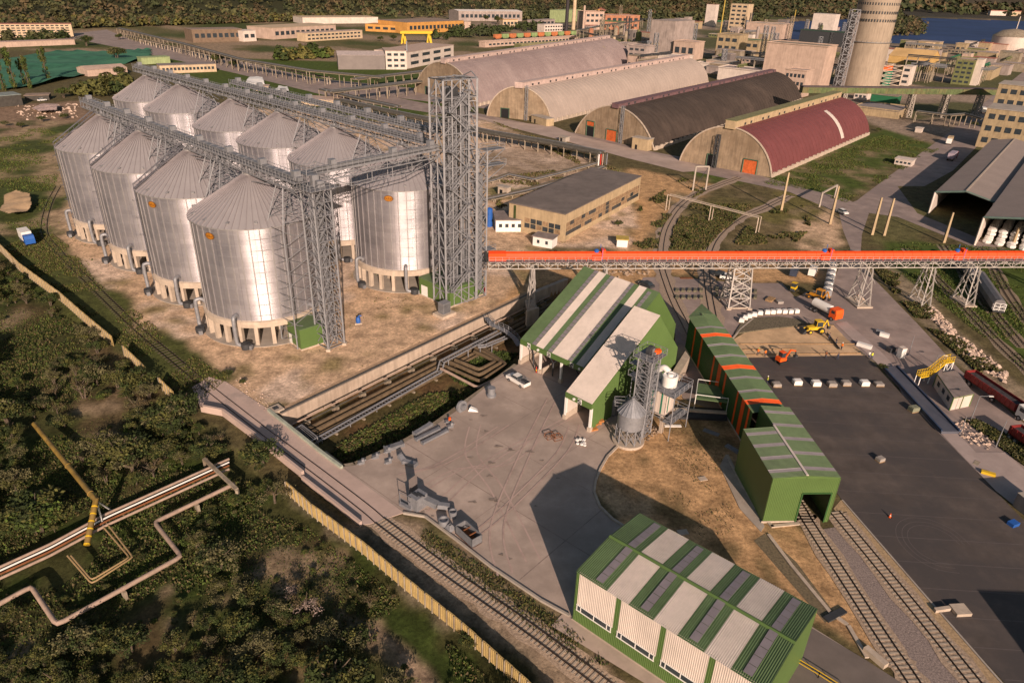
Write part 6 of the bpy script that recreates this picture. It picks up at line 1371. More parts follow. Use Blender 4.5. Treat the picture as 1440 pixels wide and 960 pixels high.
# green nets, gallery conveyors
netm = mat('green_net', (.03, .13, .075), .8, 0, .3, .12, .2, (.05, .17, .10), .5); 
def bumpy(name, pxs, hmax, m, **kw):
    P = [G(*p) for p in pxs]; xs = [p.x for p in P]; ys = [p.y for p in P]; nx, ny = 46, 40; m_ = MB(); X_ = np.linspace(min(xs), max(xs), nx); Y_ = np.linspace(min(ys), max(ys), ny); XX, YY = np.meshgrid(X_, Y_, indexing='ij'); ins = inpoly(XX, YY, [(p.x, p.y) for p in P]); hh = np.where(ins, .3+hmax*(.5+.5*fbm(XX, YY, 24, 9)), 0)
    v = [(XX[i, j], YY[i, j], hh[i, j]) for i in range(nx) for j in range(ny)]; f = [(i*ny+j, (i+1)*ny+j, (i+1)*ny+j+1, i*ny+j+1) for i in range(nx-1) for j in range(ny-1) if ins[i, j] and ins[i+1, j] and ins[i, j+1] and ins[i+1, j+1]]
    m_.mesh(v, f, m); return m_.build(name, smooth=True, **kw)
bumpy('net_covers', [(-40, 100), (0, 88), (80, 74), (140, 74), (215, 69), (218, 82), (170, 92), (120, 108), (40, 126), (-40, 130)], 2.5, netm, label='wide area of dark green dust nets spread over heaps at the upper left', cat='net')
bumpy('sand_heap', [(0, 305), (8, 285), (25, 277), (46, 282), (48, 295), (40, 305), (15, 310)], 3.5, sand, label='pale sand heap on the grass at the left edge', cat='heap')
for lb, pp, hh in (('white bag heap beyond the silo galleries', [(345, 122), (352, 112), (370, 113), (374, 124)], 4), ('second white bag heap beyond the silo galleries', [(386, 134), (392, 124), (404, 126), (408, 136)], 4), ('grey rubble mound on the bare field at the left', [(45, 156), (60, 150), (85, 152), (82, 160), (55, 162)], 2.5)): bumpy('bag_heap', pp, hh, whitep if 'white' in lb else mat('rubble_pink', (.45, .33, .30), .9, 0, .4, 1), label=lb, cat='heap')
rack('conveyor_gallery', 'sloping dark conveyor gallery behind the pale grey hall roof', [(812, 62), (850, 52), (900, 44)], 14, npipe=3, w_=4, r=.9, step=16, grp='dark conveyor galleries'); rack('conveyor_gallery', 'dark lower conveyor gallery left of the grey office block', [(815, 58), (850, 66), (880, 64)], 10, npipe=3, w_=4, r=.9, step=16, grp='dark conveyor galleries')
rack('pipe_rack', 'green pipe rack crossing in front of the beige office blocks', [(1285, 172), (1330, 178), (1352, 176), (1378, 184)], 6, npipe=3, w_=3, r=.35, step=9)
# small clutter of the plant: masts, tanks, columns
random.seed(11); 
for k in range(46):
    px = random.uniform(830, 1180); py = random.uniform(48, 98)-.02*(px-830); 
    if 905 < px < 1000 and py > 60 or px > 1065 and py > 64: continue
    g = G(px, py); m_ = MB(); r = random.uniform(1.2, 3.2); h = random.uniform(6, 22); mm = random.choice([greyo, galv2, cream, olive, concd, brick])
    m_.lathe(g, [(r, 0), (r, h), (r*.3, h+r*.5)], mm, 12); m_.build('process_tank', label='small upright process tank among the crowded plant buildings', cat='tank', group='process tanks in the plant', loc=tuple(g))
for k in range(26):
    px = random.uniform(840, 1190); py = random.uniform(40, 100); g = G(px, py); h = random.uniform(14, 34); m_ = MB(); lattice_box(m_, sq(g, V((1, 0, 0)), 4, 4, 0), sq(g, V((1, 0, 0)), 3.4, 3.4, h), 5, random.choice([concd, dark, galv2]), .4, .25, 'X'); m_.build('open_steelwork', label='open steel frame rising among the crowded plant buildings', cat='steel frame', group='steel frames in the plant', loc=tuple(g))
for k in range(22):
    px = random.uniform(830, 960); py = random.uniform(15, 22)+(px-830)*.01; g = G(px, py); m_ = MB(); m_.box((g.x, g.y, 0), 14, 9, 5, random.choice([cream, ltw, pinkw])); m_.box((g.x, g.y, 5), 15, 10, 1.6, random.choice([redroof, orw, redroof])); m_.build('house', label='tiny pale house of the village strip below the hills', cat='house', group='village houses at the top centre', loc=tuple(g))
for k in range(18):
    px = random.uniform(1368, 1450); py = random.uniform(14, 24); g = G(px, py); m_ = MB(); m_.box((g.x, g.y, 2), 26, 14, 12, random.choice([cream, ltw, pinkw])); m_.box((g.x, g.y, 14), 27, 15, 2, redroof); m_.build('house', label='tiny pale house on the spit across the lake', cat='house', group='houses across the lake', loc=(g.x, g.y, 2))

random.seed(33)
for k in range(150):
    px = random.uniform(815, 1440); py = random.uniform(30, 112)-.01*(px-830)
    if 905 < px < 1000 and py > 52 or 1062 < px < 1180 and py > 58 or px < 900 and py > 58 or px > 1180 and py < 66 or 1180 < px < 1250: continue
    g = G(px, py); w_ = random.uniform(8, 26); dd_ = random.uniform(8, 18); h = random.uniform(4, 13); mm = random.choice([greyo, greyo, pinkw, olive, concd, concd, ltw, beige, greyw]); a = .87
    t = thing('plant_annex', 'small flat roofed annex squeezed between the upper right plant buildings', 'building', g, 'small annexes of the plant'); m_ = MB(); m_.box((g.x, g.y, 0), w_, dd_, h, mm, -a*.85); m_.build('wall', t); m_ = MB(); m_.box((g.x, g.y, h), w_+.6, dd_+.6, .5, random.choice([concd, greyo, conclt, redroof]), -a*.85); m_.build('roof', t)
    if k % 2:
        m_ = MB(); u = V((cos(-a*.85), sin(-a*.85), 0)); v = perp(u)
        for q in range(int(w_/4)): m_.obox(g-v*(dd_/2+.05)+u*(-w_/2+1+q*4)+UP*h*.45, u*2.4, v*.1, 1.5, glass)
        m_.build('windows', t)

random.seed(51)
for k in range(70):   # pipe bridges and conveyors threading the plant
    px = random.uniform(840, 1430); py = random.uniform(38, 118)
    if 905 < px < 1000 and py > 48 or px > 1180 and py < 70 or 1190 < px < 1250: continue
    g = G(px, py); dr = random.choice([V((.785, -.62, 0)), V((.62, .785, 0))]); L_ = random.uniform(18, 55); z = random.uniform(5, 14); mm = random.choice([dark, galv2, olive, concd, dkgreen]); m_ = MB()
    for o_ in (-1, 1): m_.beam(g+perp(dr)*o_+UP*z, g+dr*L_+perp(dr)*o_+UP*z, .6, mm)
    m_.beam(g+UP*(z+1.2), g+dr*L_+UP*(z+1.2), 1.1, mm, 1.0)
    for q in range(int(L_/9)+1):
        for o_ in (-1, 1): m_.beam(g+dr*q*9+perp(dr)*o_, g+dr*q*9+perp(dr)*o_+UP*z, .45, concd)
        m_.beam(g+dr*q*9+perp(dr), g+dr*q*9-perp(dr)+UP*z, .25, mm)
    m_.build('plant_pipe_bridge', label='short dark pipe bridge threading between the upper right plant buildings', cat='pipe bridge', group='pipe bridges in the plant', loc=tuple(g))
# shed just outside the right edge; its shade falls over the corner of the asphalt lot
hs = 9.; sh_ = G(1382, 836); c_ = V((sh_.x+.235/.972*hs*2.66*1.0, sh_.y-hs*2.6, 0)); r = bld('side_shed', 'green shed beyond the right edge of the asphalt lot', 'shed', c_-V((0, 26, 0)), c_-V((-18, 26, 0)), 26, hs, green, greenr)
print('SHED', PJ(c_+UP*hs), PJ(c_))
# ================================================================ vegetation
def leafm(name, c):
    m = mat(name, c, .85, 0, .45, .9, det=3); return m
LM = {'dark': leafm('leaf_dark', (.034, .050, .010)), 'olive': leafm('leaf_olive', (.085, .085, .020)), 'grey': leafm('leaf_greygreen', (.118, .108, .048)), 'brown': leafm('leaf_brown', (.105, .078, .035)), 'bright': leafm('leaf_bright', (.060, .092, .014)), 'pale': leafm('leaf_pale_pink', (.25, .19, .165)), 'yellow': leafm('leaf_yellow', (.115, .105, .025))}
barkm = mat('bark', (.10, .075, .055), .9, 0, .3, 3)
rng = np.random.RandomState(4)
def crown_mesh(name, n, kind, leaf, hfac=1., mlist=('dark', 'olive'), tall=False, gap=.35):
    """unit crown: radius 1 around origin, leaf quads in clumps"""
    nc = max(5, n//70); cc = rng.randn(nc, 3); cc /= np.linalg.norm(cc, axis=1)[:, None]; cc *= (rng.rand(nc, 1)**.45)*.78; cc[:, 2] = np.abs(cc[:, 2])*.9 if not tall else cc[:, 2]
    if tall: cc[:, :2] *= .35; cc[:, 2] = rng.uniform(-1, 1, nc); 
    w_ = rng.uniform(.6, 1.4, nc); w_ /= w_.sum(); idx = rng.choice(nc, n, p=w_)
    sz = rng.uniform(.16, .36, nc)*(.75 if tall else 1); off = rng.randn(n, 3); off /= np.linalg.norm(off, axis=1)[:, None]; off *= rng.rand(n, 1)**.4; p = cc[idx]+off*sz[idx][:, None]
    p[:, 2] *= hfac; nrm = rng.randn(n, 3)+np.array([0, 0, .8])+off*.8; nrm /= np.linalg.norm(nrm, axis=1)[:, None]
    t1 = np.cross(nrm, rng.randn(n, 3)); t1 /= np.linalg.norm(t1, axis=1)[:, None]; t2 = np.cross(nrm, t1); s1 = (leaf*rng.uniform(.6, 1.4, n))[:, None]; s2 = s1*rng.uniform(.45, .8, n)[:, None]
    V4 = np.stack([p-t1*s1, p-t2*s2, p+t1*s1, p+t2*s2], 1).reshape(-1, 3)
    me = bpy.data.meshes.new(name); me.vertices.add(4*n); me.vertices.foreach_set('co', V4.astype(np.float32).ravel()); me.loops.add(4*n); me.loops.foreach_set('vertex_index', np.arange(4*n, dtype=np.int32)); me.polygons.add(n); me.polygons.foreach_set('loop_start', (np.arange(n)*4).astype(np.int32))
    for q in mlist: me.materials.append(LM[q])
    cm = rng.randint(0, len(mlist), nc); me.polygons.foreach_set('material_index', cm[idx].astype(np.int32)); me.update(calc_edges=True); return me
def trunk_mesh(h, spread, multi=1):
    m_ = MB(); random.seed(int(h*100+multi))
    for k in range(multi):
        a = 2*pi*k/max(1, multi)+.4; tip = V((cos(a)*spread*(multi > 1)*.35, sin(a)*spread*(multi > 1)*.35, h)); m_.tube([(0, 0, -.4), tip*.5+V((.02, 0, 0)), tip], [.08, .055, .035], barkm, 6)
        for j in range(5): b = a+j*1.3; s = tip*(.55+.1*j); m_.tube([s, s+V((cos(b)*.45, sin(b)*.45, .32))], [.03, .01], barkm, 5)
    me = bpy.data.meshes.new('trunk'); me.from_pydata(m_.v, [], m_.f); me.materials.append(barkm); return me
KIND = {}
for nm, args in {'dark': (2600, 'a', .05, .75, ('dark', 'dark', 'olive')), 'olive': (2600, 'a', .048, .7, ('olive', 'dark', 'grey')), 'grey': (2200, 'a', .042, .75, ('grey', 'olive', 'grey')), 'brown': (700, 'a', .035, .65, ('brown', 'grey')), 'bright': (2600, 'a', .052, .7, ('bright', 'dark', 'olive')), 'pale': (900, 'a', .035, .6, ('pale', 'pale', 'brown')), 'yellow': (1500, 'a', .06, .75, ('yellow', 'bright', 'olive'))}.items():
    KIND[nm] = [(crown_mesh('crown', args[0], args[1], args[2], args[3], args[4]), trunk_mesh(.5, .6, 1+k % 3)) for k in range(3)]
KIND['poplar'] = [(crown_mesh('crown', 1800, 'p', .045, 1., ('bright', 'dark', 'olive'), tall=True), trunk_mesh(1.4, 0))]
def tree(kind, x, y, R, H_=None, label=None, group=None, z=0., name='tree'):
    v = KIND[kind]; cr, tr_ = v[random.randrange(len(v))]; H_ = H_ or R*1.5
    t = thing(name, label, name.replace('_', ' '), (x, y, z), group, random.uniform(0, 6.28))
    c = bpy.data.objects.new('crown', cr); S.collection.objects.link(c); c.parent = t
    if kind == 'poplar': c.location = (0, 0, H_*.52); c.scale = (R, R, H_*.5); k = H_*.6
    else: c.location = (0, 0, H_*.42); c.scale = (R, R*random.uniform(.85, 1.1), H_*.58); k = H_*.9
    q = bpy.data.objects.new('trunk', tr_); S.collection.objects.link(q); q.parent = t; q.scale = (R*.8, R*.8, k)
    return t
random.seed(21)
# bush land at lower left: placed clumps first, then scatter with clearings
def inp(x, y, pl):
    r = False
    for i in range(len(pl)):
        x1, y1 = pl[i]; x2, y2 = pl[(i+1) % len(pl)]
        if (y1 > y) != (y2 > y) and x < (x2-x1)*(y-y1)/(y2-y1)+x1: r = not r
    return r
BUSH = [(-60, 370), (0, 375), (80, 430), (150, 500), (235, 570), (262, 575), (300, 610), (372, 665), (400, 712), (500, 790), (600, 868), (700, 965), (760, 1030), (-60, 1060)]
CLEAR = [[(390, 700), (430, 735), (500, 780), (580, 850), (660, 930), (730, 1000), (590, 1010), (520, 930), (470, 885), (380, 850), (330, 790), (390, 760)], [(300, 720), (360, 700), (400, 740), (360, 790), (300, 790)], [(120, 560), (180, 560), (150, 640), (90, 620)], [(30, 585), (70, 585), (150, 700), (135, 780), (110, 775)], [(-40, 420), (60, 440), (110, 500), (40, 540), (-40, 500)], [(150, 780), (290, 800), (300, 850), (200, 900), (100, 890)], [(0, 880), (90, 900), (60, 930), (-40, 930)], [(0, 770), (330, 630), (345, 700), (230, 745), (265, 790), (90, 890), (30, 840), (-40, 880)]]
plist = [('bright', 58, 742, 6.5, 'large leafy green tree beside the yellow pipe at the lower left'), ('olive', 240, 610, 6.0, 'big olive green tree left of the track slab parapet'), ('dark', 370, 655, 5.2, 'dense dark tree hanging against the slab parapet'), ('olive', 180, 655, 6.2, 'wide olive tree above the pipe bundle'), ('pale', 432, 862, 3.6, 'pale pinkish bare bush at the start of the dirt path'), ('pale', 415, 838, 2.8, 'smaller pale bare bush above the dirt path'), ('grey', 365, 920, 3.6, 'greyish bush at the bottom left of the dirt path'), ('grey', 460, 905, 3.4, 'grey green bush beside the dirt path'), ('brown', 520, 150+700, 2.2, 'brown shrub left of the ochre fence'), ('bright', 275, 765, 2.4, 'bright green bush at the bend of the pinkish pipe'), ('dark', 660, 905, 2.0, 'dark shrub against the ochre fence near the bottom')]
for kd, px, py, R_, lb in plist: g = G(px, py); tree(kd, g.x, g.y, R_*.8, R_*1.0, lb, name='tree' if R_ > 4 else 'bush')
PIPEL = []
for pl in ([(-40, 878), (44, 834), (80, 890), (255, 794), (217, 745), (335, 690)], [(-40, 830), (70, 778), (150, 733), (340, 655)], [(48, 610), (140, 770)], [(182, 795), (129, 825), (100, 790)]):
    q_ = [G(*p) for p in pl]; PIPEL += list(zip(q_[:-1], q_[1:]))
cnt = 0; pts_ = []
bushlab = {'dark': 'dark green rounded bush in the thicket at the lower left', 'olive': 'olive green rounded bush in the thicket at the lower left', 'grey': 'dusty grey green bush in the thicket at the lower left', 'brown': 'half bare brown bush in the thicket at the lower left', 'bright': 'fresh green bush in the thicket at the lower left'}
tries = 0
while cnt < 290 and tries < 9000:
    tries += 1; px = random.uniform(-40, 740); py = random.uniform(375, 1010)
    if not inp(px, py, BUSH): continue
    cl = any(inp(px, py, c) for c in CLEAR)
    g = G(px, py); den = noise.noise(V((g.x*.06, g.y*.06, 3)))
    if cl and random.random() < (.93): continue
    R_ = (random.uniform(1.0, 2.4) if random.random() < .6 else random.uniform(2.6, 4.4))*(1+.4*den) if not cl else random.uniform(.4, .8)
    if px > 420 and py < 900: R_ = min(R_, 1.1)
    if den < -.22 and random.random() < .8: continue
    if PIPEL and min(((g.x-a.x-(b.x-a.x)*tt)**2+(g.y-a.y-(b.y-a.y)*tt)**2)**.5 for a, b in PIPEL for tt in (max(0, min(1, ((g.x-a.x)*(b.x-a.x)+(g.y-a.y)*(b.y-a.y))/((b.x-a.x)**2+(b.y-a.y)**2))),)) < R_*1.15+.6: continue
    if any((g.x-a)**2+(g.y-b)**2 < ((R_+r)*.58)**2 for a, b, r in pts_): continue
    kd = random.choices(['dark', 'olive', 'grey', 'brown', 'bright'], [.3, .27, .2, .13, .1])[0]
    pts_.append((g.x, g.y, R_)); tree(kd, g.x, g.y, R_, R_*random.uniform(1.1, 1.9), bushlab[kd], {'dark': 'dark bushes of the thicket', 'olive': 'olive bushes of the thicket', 'grey': 'grey green bushes of the thicket', 'brown': 'brown bushes of the thicket', 'bright': 'fresh green bushes of the thicket'}[kd], z=-.3, name='bush'); cnt += 1
# ground cover tufts
def tufts(name, pxpoly, n, size, mats, seed=1, excl=None, thr=None, z0=0, dens=8.):
    P = [G(*p) for p in pxpoly]; rs = np.random.RandomState(seed); xs = [p.x for p in P]; ys = [p.y for p in P]
    x = rs.uniform(min(xs), max(xs), n*4); y = rs.uniform(min(ys), max(ys), n*4); k = inpoly(x, y, [(p.x, p.y) for p in P])
    if thr is not None: k &= fbm(x, y, dens, seed+50, 4) > thr
    x = x[k][:n]; y = y[k][:n]; n = len(x); s = size*rs.uniform(.5, 1.6, n); a = rs.uniform(0, 6.28, n); ti = rs.uniform(-.6, .6, (n, 2))
    p = np.stack([x, y, np.full(n, z0)], 1); u = np.stack([np.cos(a), np.sin(a), 0*a], 1)*s[:, None]*.5; up_ = np.stack([ti[:, 0], ti[:, 1], np.full(n, .8)], 1)*s[:, None]
    V3 = np.stack([p-u, p+u, p+up_+u*.3, p+up_-u*.3], 1).reshape(-1, 3); me = bpy.data.meshes.new(name); me.vertices.add(4*n); me.vertices.foreach_set('co', V3.astype(np.float32).ravel()); me.loops.add(4*n); me.loops.foreach_set('vertex_index', np.arange(4*n, dtype=np.int32)); me.polygons.add(n); me.polygons.foreach_set('loop_start', (np.arange(n)*4).astype(np.int32))
    for q in mats: me.materials.append(LM[q])
    me.polygons.foreach_set('material_index', rs.randint(0, len(mats), n).astype(np.int32)); me.update(calc_edges=True); o = bpy.data.objects.new(name, me); S.collection.objects.link(o); return o
GC = [('ground_cover', BUSH, 80000, .22, ('olive', 'dark', 'bright', 'brown'), -.3, -.3, 'low scrub and dry grass covering the ground at the lower left'),
 ('grass_strip', [(0, 350), (64, 322), (100, 348), (135, 396), (200, 443), (240, 477), (265, 497), (322, 530), (290, 560), (250, 560), (160, 478)], 26000, .26, ('bright', 'olive', 'olive', 'brown'), -.2, 0, 'weedy grass along the curved track at the left'),
 ('pit_weeds', [(478, 656), (500, 650), (560, 622), (640, 575), (690, 530), (600, 538), (470, 610), (455, 630)], 11000, .55, ('olive', 'bright', 'brown', 'dark'), None, -2.9, 'tangled weeds filling the pit between pipes and yard'),
 ('pit_weeds', [(640, 520), (672, 530), (700, 510), (730, 480), (670, 478), (620, 500)], 3000, .5, ('bright', 'dark'), None, -2.9, 'green weeds around the square pipe loops'),
 ('weeds', [(596, 742), (660, 782), (800, 880), (860, 935), (820, 935), (700, 850), (590, 765)], 4500, .2, ('olive', 'dark', 'brown'), -.1, 0, 'low weeds between the railway and the yard kerb'),
 ('yard_weeds', dirt_px, 5000, .26, ('olive', 'olive', 'bright'), .5, 0, 'scattered weeds on the sandy silo yard'),
 ('grass_field', [(-40, 190), (60, 180), (90, 190), (85, 235), (60, 330), (-40, 335)], 16000, .3, ('bright', 'olive'), .0, 0, 'patchy grass left of the silos'),
 ('grass_field', [(1250, 340), (1440, 350), (1500, 400), (1500, 560), (1440, 520), (1340, 440), (1260, 380)], 16000, .26, ('bright', 'bright', 'olive'), -.3, 0, 'green grass between the tracks at the right edge'),
 ('grass_field', [(1060, 262), (1240, 190), (1330, 205), (1190, 285), (1110, 262)], 22000, .3, ('bright', 'olive'), -.1, 0, 'grass beside the maroon roofed hall'),
 ('shrubbery', [(943, 350), (950, 315), (975, 288), (1060, 288), (1010, 330), (990, 352)], 16000, .6, ('olive', 'dark', 'brown'), -.2, 0, 'rough shrubs between the two curved tracks'),
 ('shrubbery', [(1030, 350), (1045, 325), (1075, 300), (1130, 290), (1140, 320), (1110, 350)], 16000, .6, ('olive', 'brown', 'dark'), .0, 0, 'rough shrubs right of the curved tracks'),
 ('shrubbery', [(900, 290), (960, 250), (1000, 265), (955, 290), (930, 320), (925, 350), (870, 350)], 9000, .5, ('olive', 'brown', 'dark'), .15, 0, 'dry weeds left of the curved tracks'),
 ('shrubbery', [(1290, 540), (1310, 555), (1440, 655), (1440, 625), (1370, 590), (1340, 620), (1280, 540)], 8000, .45, ('dark', 'olive', 'grey'), -.2, 0, 'weeds between the weighbridge lane and the road'),
 ('shrubbery', [(1225, 375), (1250, 372), (1300, 425), (1345, 475), (1440, 550), (1440, 580), (1290, 450)], 11000, .5, ('olive', 'dark', 'brown'), .05, 0, 'rough verge between the road and the tracks'),
 ('shrubbery', [(690, 170), (820, 215), (870, 240), (860, 262), (800, 262), (700, 295), (690, 250), (820, 235)], 9000, .55, ('olive', 'brown'), .15, 0, 'dry grass around the low pipes'),
 ('sand_weeds', [(870, 640), (900, 610), (1010, 600), (1050, 700), (1150, 850), (1000, 790), (850, 700)], 1500, .15, ('olive', 'brown', 'brown'), .45, 0, 'sparse weeds on the sandy ground by the loading shed')]
for i, (nm, pl, n_, sz, ms_, th_, z_, lb) in enumerate(GC): o = tufts(nm, pl, n_, sz, ms_, i+3, None, th_, z_, 10.); tag(o, lb, 'ground cover', kind='stuff')
# single trees elsewhere
lst = [('olive', 500, 156, 6, 'round bush tree at the end of the tan hut near the pipes'), ('dark', 445, 149, 4.5, 'dark bush before the tan hut'), ('olive', 165, 85, 16, 'yellowish broad tree among the green nets'), ('dark', 122, 65, 14, 'dark broad tree above the green nets'), ('dark', 168, 56, 9, 'small dark tree by the upper road'), ('dark', 170, 108, 10, 'round tree beside the pink hangar'), ('dark', 84, 46, 17, 'dark tree in front of the apartment block'), ('bright', 90, 138, 9, 'broad bush right of the dark open shed'), ('bright', 110, 132, 7, 'second broad bush right of the dark open shed'), ('dark', 60, 172, 4.5, 'dark shrub on the lawn behind the silos'), ('dark', 92, 168, 4.5, 'round dark shrub closest to the first silo'), ('dark', 30, 180, 4, 'low shrub on the lawn at the left'), ('olive', 8, 178, 4, 'brownish shrub at the left edge of the lawn'),
 ('dark', 308, 90, 12, 'dark tree right of the long cream building'), ('olive', 330, 96, 9, 'olive tree by the pipe bridge'), ('dark', 268, 56, 11, 'round dark tree before the long workshop'), ('dark', 700, 34, 19, 'big dark tree before the white roofed hall'), ('dark', 682, 30, 14, 'dark tree left of the big one by the white roofed hall'), ('olive', 415, 52, 8, 'small tree before the stepped hall'), ('dark', 553, 58, 10, 'bushy tree before the orange wing'), ('dark', 535, 58, 8, 'small bushy tree left of the bushy one'), ('dark', 775, 28, 16, 'dark tree behind the green sloping gallery'), ('dark', 760, 30, 12, 'dark tree left of the pale green block'), ('bright', 1235, 185, 3, 'small bush beside the maroon hall end'), ('dark', 1370, 178, 4, 'dark bush at the foot of the beige offices'), ('bright', 818, 318, 3.2, 'bright bush at the end of the works building'), ('dark', 870, 318, 3, 'dark bush in the hollow behind the works building'), ('olive', 755, 338, 2, 'creeper bush at the corner of the works building'), ('dark', 970, 338, 3, 'dark shrub between the curved tracks'), ('brown', 985, 320, 3, 'brown shrub between the curved tracks'), ('dark', 1240, 520, 2, 'dark bush beside the yellow stairs'), ('dark', 950, 370, 2, 'small bush under the orange conveyor'), ('dark', 1050, 378, 2.2, 'dark bush behind the parked white car'), ('dark', 320, 532, 2.6, 'dark bush at the top end of the track slab'), ('dark', 262, 560, 2.4, 'dark bush left of the track slab end'), ('dark', 342, 540, 1.6, 'low bush on the sand near the slab')]
for kd, px, py, R_, lb in lst: g = G(px, py); tree(kd, g.x, g.y, R_*.55, R_*.85, lb, name='tree' if R_ >= 6 else 'shrub')
for lb, px, py, tp in (('leftmost tall poplar at the left edge', 6, 128, 72), ('tall poplar second from the left edge', 22, 125, 66), ('slim poplar third from the left edge', 42, 125, 78), ('tall broad poplar right of the other poplars', 68, 116, 65), ('slim dark poplar behind the others', 34, 120, 82)):
    g = G(px, py); h = HG(g, px-3, tp); tree('poplar', g.x, g.y, h*.3, h, lb, 'poplars at the upper left', name='poplar_tree')
# tree belts and forest as mass
def mass(name, label, pxs_or_w, n, R0, seed, kinds=('dark', 'olive'), leaves=26, world=False, group=None, hf=1.):
    rs = np.random.RandomState(seed); P = pxs_or_w if world else [(G(*p).x, G(*p).y) for p in pxs_or_w]; P = [(p[0], p[1]) for p in P]
    xs = [p[0] for p in P]; ys = [p[1] for p in P]; x = rs.uniform(min(xs), max(xs), n*6); y = rs.uniform(min(ys), max(ys), n*6); k = inpoly(x, y, P); x = x[k][:n]; y = y[k][:n]; n = len(x)
    # terrain height by nearest grid sample
    ri = np.clip(np.searchsorted(rad, np.hypot(x-OX, y-OY)), 0, NR-1); ai = np.clip(np.searchsorted(ang, np.arctan2(x-OX, y-OY)), 0, NC-1); z = Z[ri, ai]
    R_ = R0*rs.uniform(.6, 1.3, n); N = n*leaves; idx = np.repeat(np.arange(n), leaves); o = rs.randn(N, 3); o /= np.linalg.norm(o, axis=1)[:, None]; o[:, 2] = np.abs(o[:, 2]); o *= rs.rand(N, 1)**.3
    p = np.stack([x[idx], y[idx], z[idx]+R_[idx]*.35*hf], 1)+o*np.stack([R_[idx], R_[idx], R_[idx]*1.25*hf], 1); nr = o*.9+rs.randn(N, 3)*.5+np.array([0, 0, .4]); nr /= np.linalg.norm(nr, axis=1)[:, None]; t1 = np.cross(nr, rs.randn(N, 3)); t1 /= np.linalg.norm(t1, axis=1)[:, None]; t2 = np.cross(nr, t1); s = (R_[idx]*.34*rs.uniform(.6, 1.3, N))[:, None]
    V4 = np.stack([p-t1*s, p-t2*s*.7, p+t1*s, p+t2*s*.7], 1).reshape(-1, 3); me = bpy.data.meshes.new(name); me.vertices.add(4*N); me.vertices.foreach_set('co', V4.astype(np.float32).ravel()); me.loops.add(4*N); me.loops.foreach_set('vertex_index', np.arange(4*N, dtype=np.int32)); me.polygons.add(N); me.polygons.foreach_set('loop_start', (np.arange(N)*4).astype(np.int32))
    for q in kinds: me.materials.append(LM[q])
    me.polygons.foreach_set('material_index', rs.randint(0, len(kinds), n)[idx].astype(np.int32)); me.update(calc_edges=True); ob = bpy.data.objects.new(name, me); S.collection.objects.link(ob); tag(ob, label, 'forest', kind='stuff')
LM['far'] = mat('leaf_far', (.075, .075, .028), .9, 0, .35, .03); LM['far2'] = mat('leaf_far_brown', (.10, .072, .035), .9, 0, .35, .03); LM['far3'] = mat('leaf_far_dark', (.045, .055, .02), .9, 0, .3, .03)
mass('forest', 'wooded hillside beyond the factories along the top edge', [(-1700, 930), (-560, 905), (-250, 1240), (0, 1450), (250, 1560), (520, 1750), (700, 2500), (100, 3200), (-2600, 3200)], 13000, 7.5, 1, ('far', 'far3', 'far', 'far2'), 22, True)
mass('forest', 'autumn coloured belt of trees at the foot of the hillside at the upper left', [(-900, 820), (-520, 870), (-260, 1200), (-240, 1270), (-560, 960), (-900, 900)], 1500, 5.5, 2, ('far', 'far2', 'yellow', 'far3'), 34, True)
mass('tree_belt', 'line of trees between the factories and the forest in the top centre', [(0, 1330), (450, 1500), (520, 1640), (250, 1500), (0, 1420)], 500, 8, 3, ('far3', 'far'), 30, True)
mass('tree_belt', 'low trees in front of the apartment block and long shed', [(-20, 57), (100, 54), (110, 60), (-20, 66)], 34, 5, 5, ('dark', 'far'), 60)
mass('tree_belt', 'bushes between the cream offices and the grey hall', [(385, 80), (440, 72), (450, 78), (470, 82), (390, 86)], 50, 5, 6, ('bright', 'dark', 'yellow'), 60)
mass('tree_belt', 'low trees along the far lawn behind the silos', [(140, 118), (180, 112), (190, 130), (110, 140), (105, 128)], 30, 4, 7, ('dark', 'olive'), 80)
mass('tree_belt', 'scattered trees around the top factories', [(600, 52), (760, 38), (770, 44), (600, 60)], 60, 6, 8, ('far3', 'dark'), 50)
mass('tree_belt', 'scrub on the slope between the plant and the lake', [(1250, 30), (1262, 20), (1300, 36), (1298, 48), (1245, 50)], 300, 8, 9, ('far3', 'far', 'far2'), 24)
mass('forest', 'dim wooded slope above the plant at the top centre', [(250, 1750), (520, 1800), (640, 1750), (900, 1900), (1000, 2300), (600, 3300), (0, 3200), (200, 2000)], 3000, 11, 12, ('far2', 'far3', 'far'), 18, True)
mass('forest', 'wooded land across the lake', [(700, 2350), (1300, 2250), (2300, 2400), (3500, 4200), (1200, 5200), (600, 3000)], 3500, 24, 10, ('far3', 'far2'), 12, True, hf=.6)
# ================================================================ dryer and hopper bin beside the unloading hall
bc = G(883, 620); b_ap = HG(bc, 888, 561); b_ev = HG(bc, 881, 576); b_bt = HG(bc, 880, 597)
t = thing('hopper_bin', 'small round metal hopper bin on steel legs in front of the grain dryer', 'bin', bc); rb = 2.2
m_ = MB(); m_.lathe(bc, [(2.75, 0), (2.75, .5), (.01, .5)], conclt, 28, cap=False); m_.build('base_ring', t)
m_ = MB(); m_.lathe(bc, [(rb, b_bt), (rb, b_ev)], silom if False else galv, 20, cap=False); m_.lathe(bc, [(.25, 1.6), (rb, b_bt)], galv2, 20, cap=False); m_.build('shell', t, smooth=True)
m_ = MB(); m_.lathe(bc, [(rb+.2, b_ev-.05), (.3, b_ap)], galv, 18, cap=False); m_.lathe(bc, [(.3, b_ap-.1), (.3, b_ap+.4)], galv, 12)
for k in range(18): a = 2*pi*k/18; u = V((cos(a), sin(a), 0)); m_.beam(bc+u*(rb+.2)+UP*b_ev, bc+u*.3+UP*(b_ap+.03), .09, galv)
m_.build('roof', t)
m_ = MB()
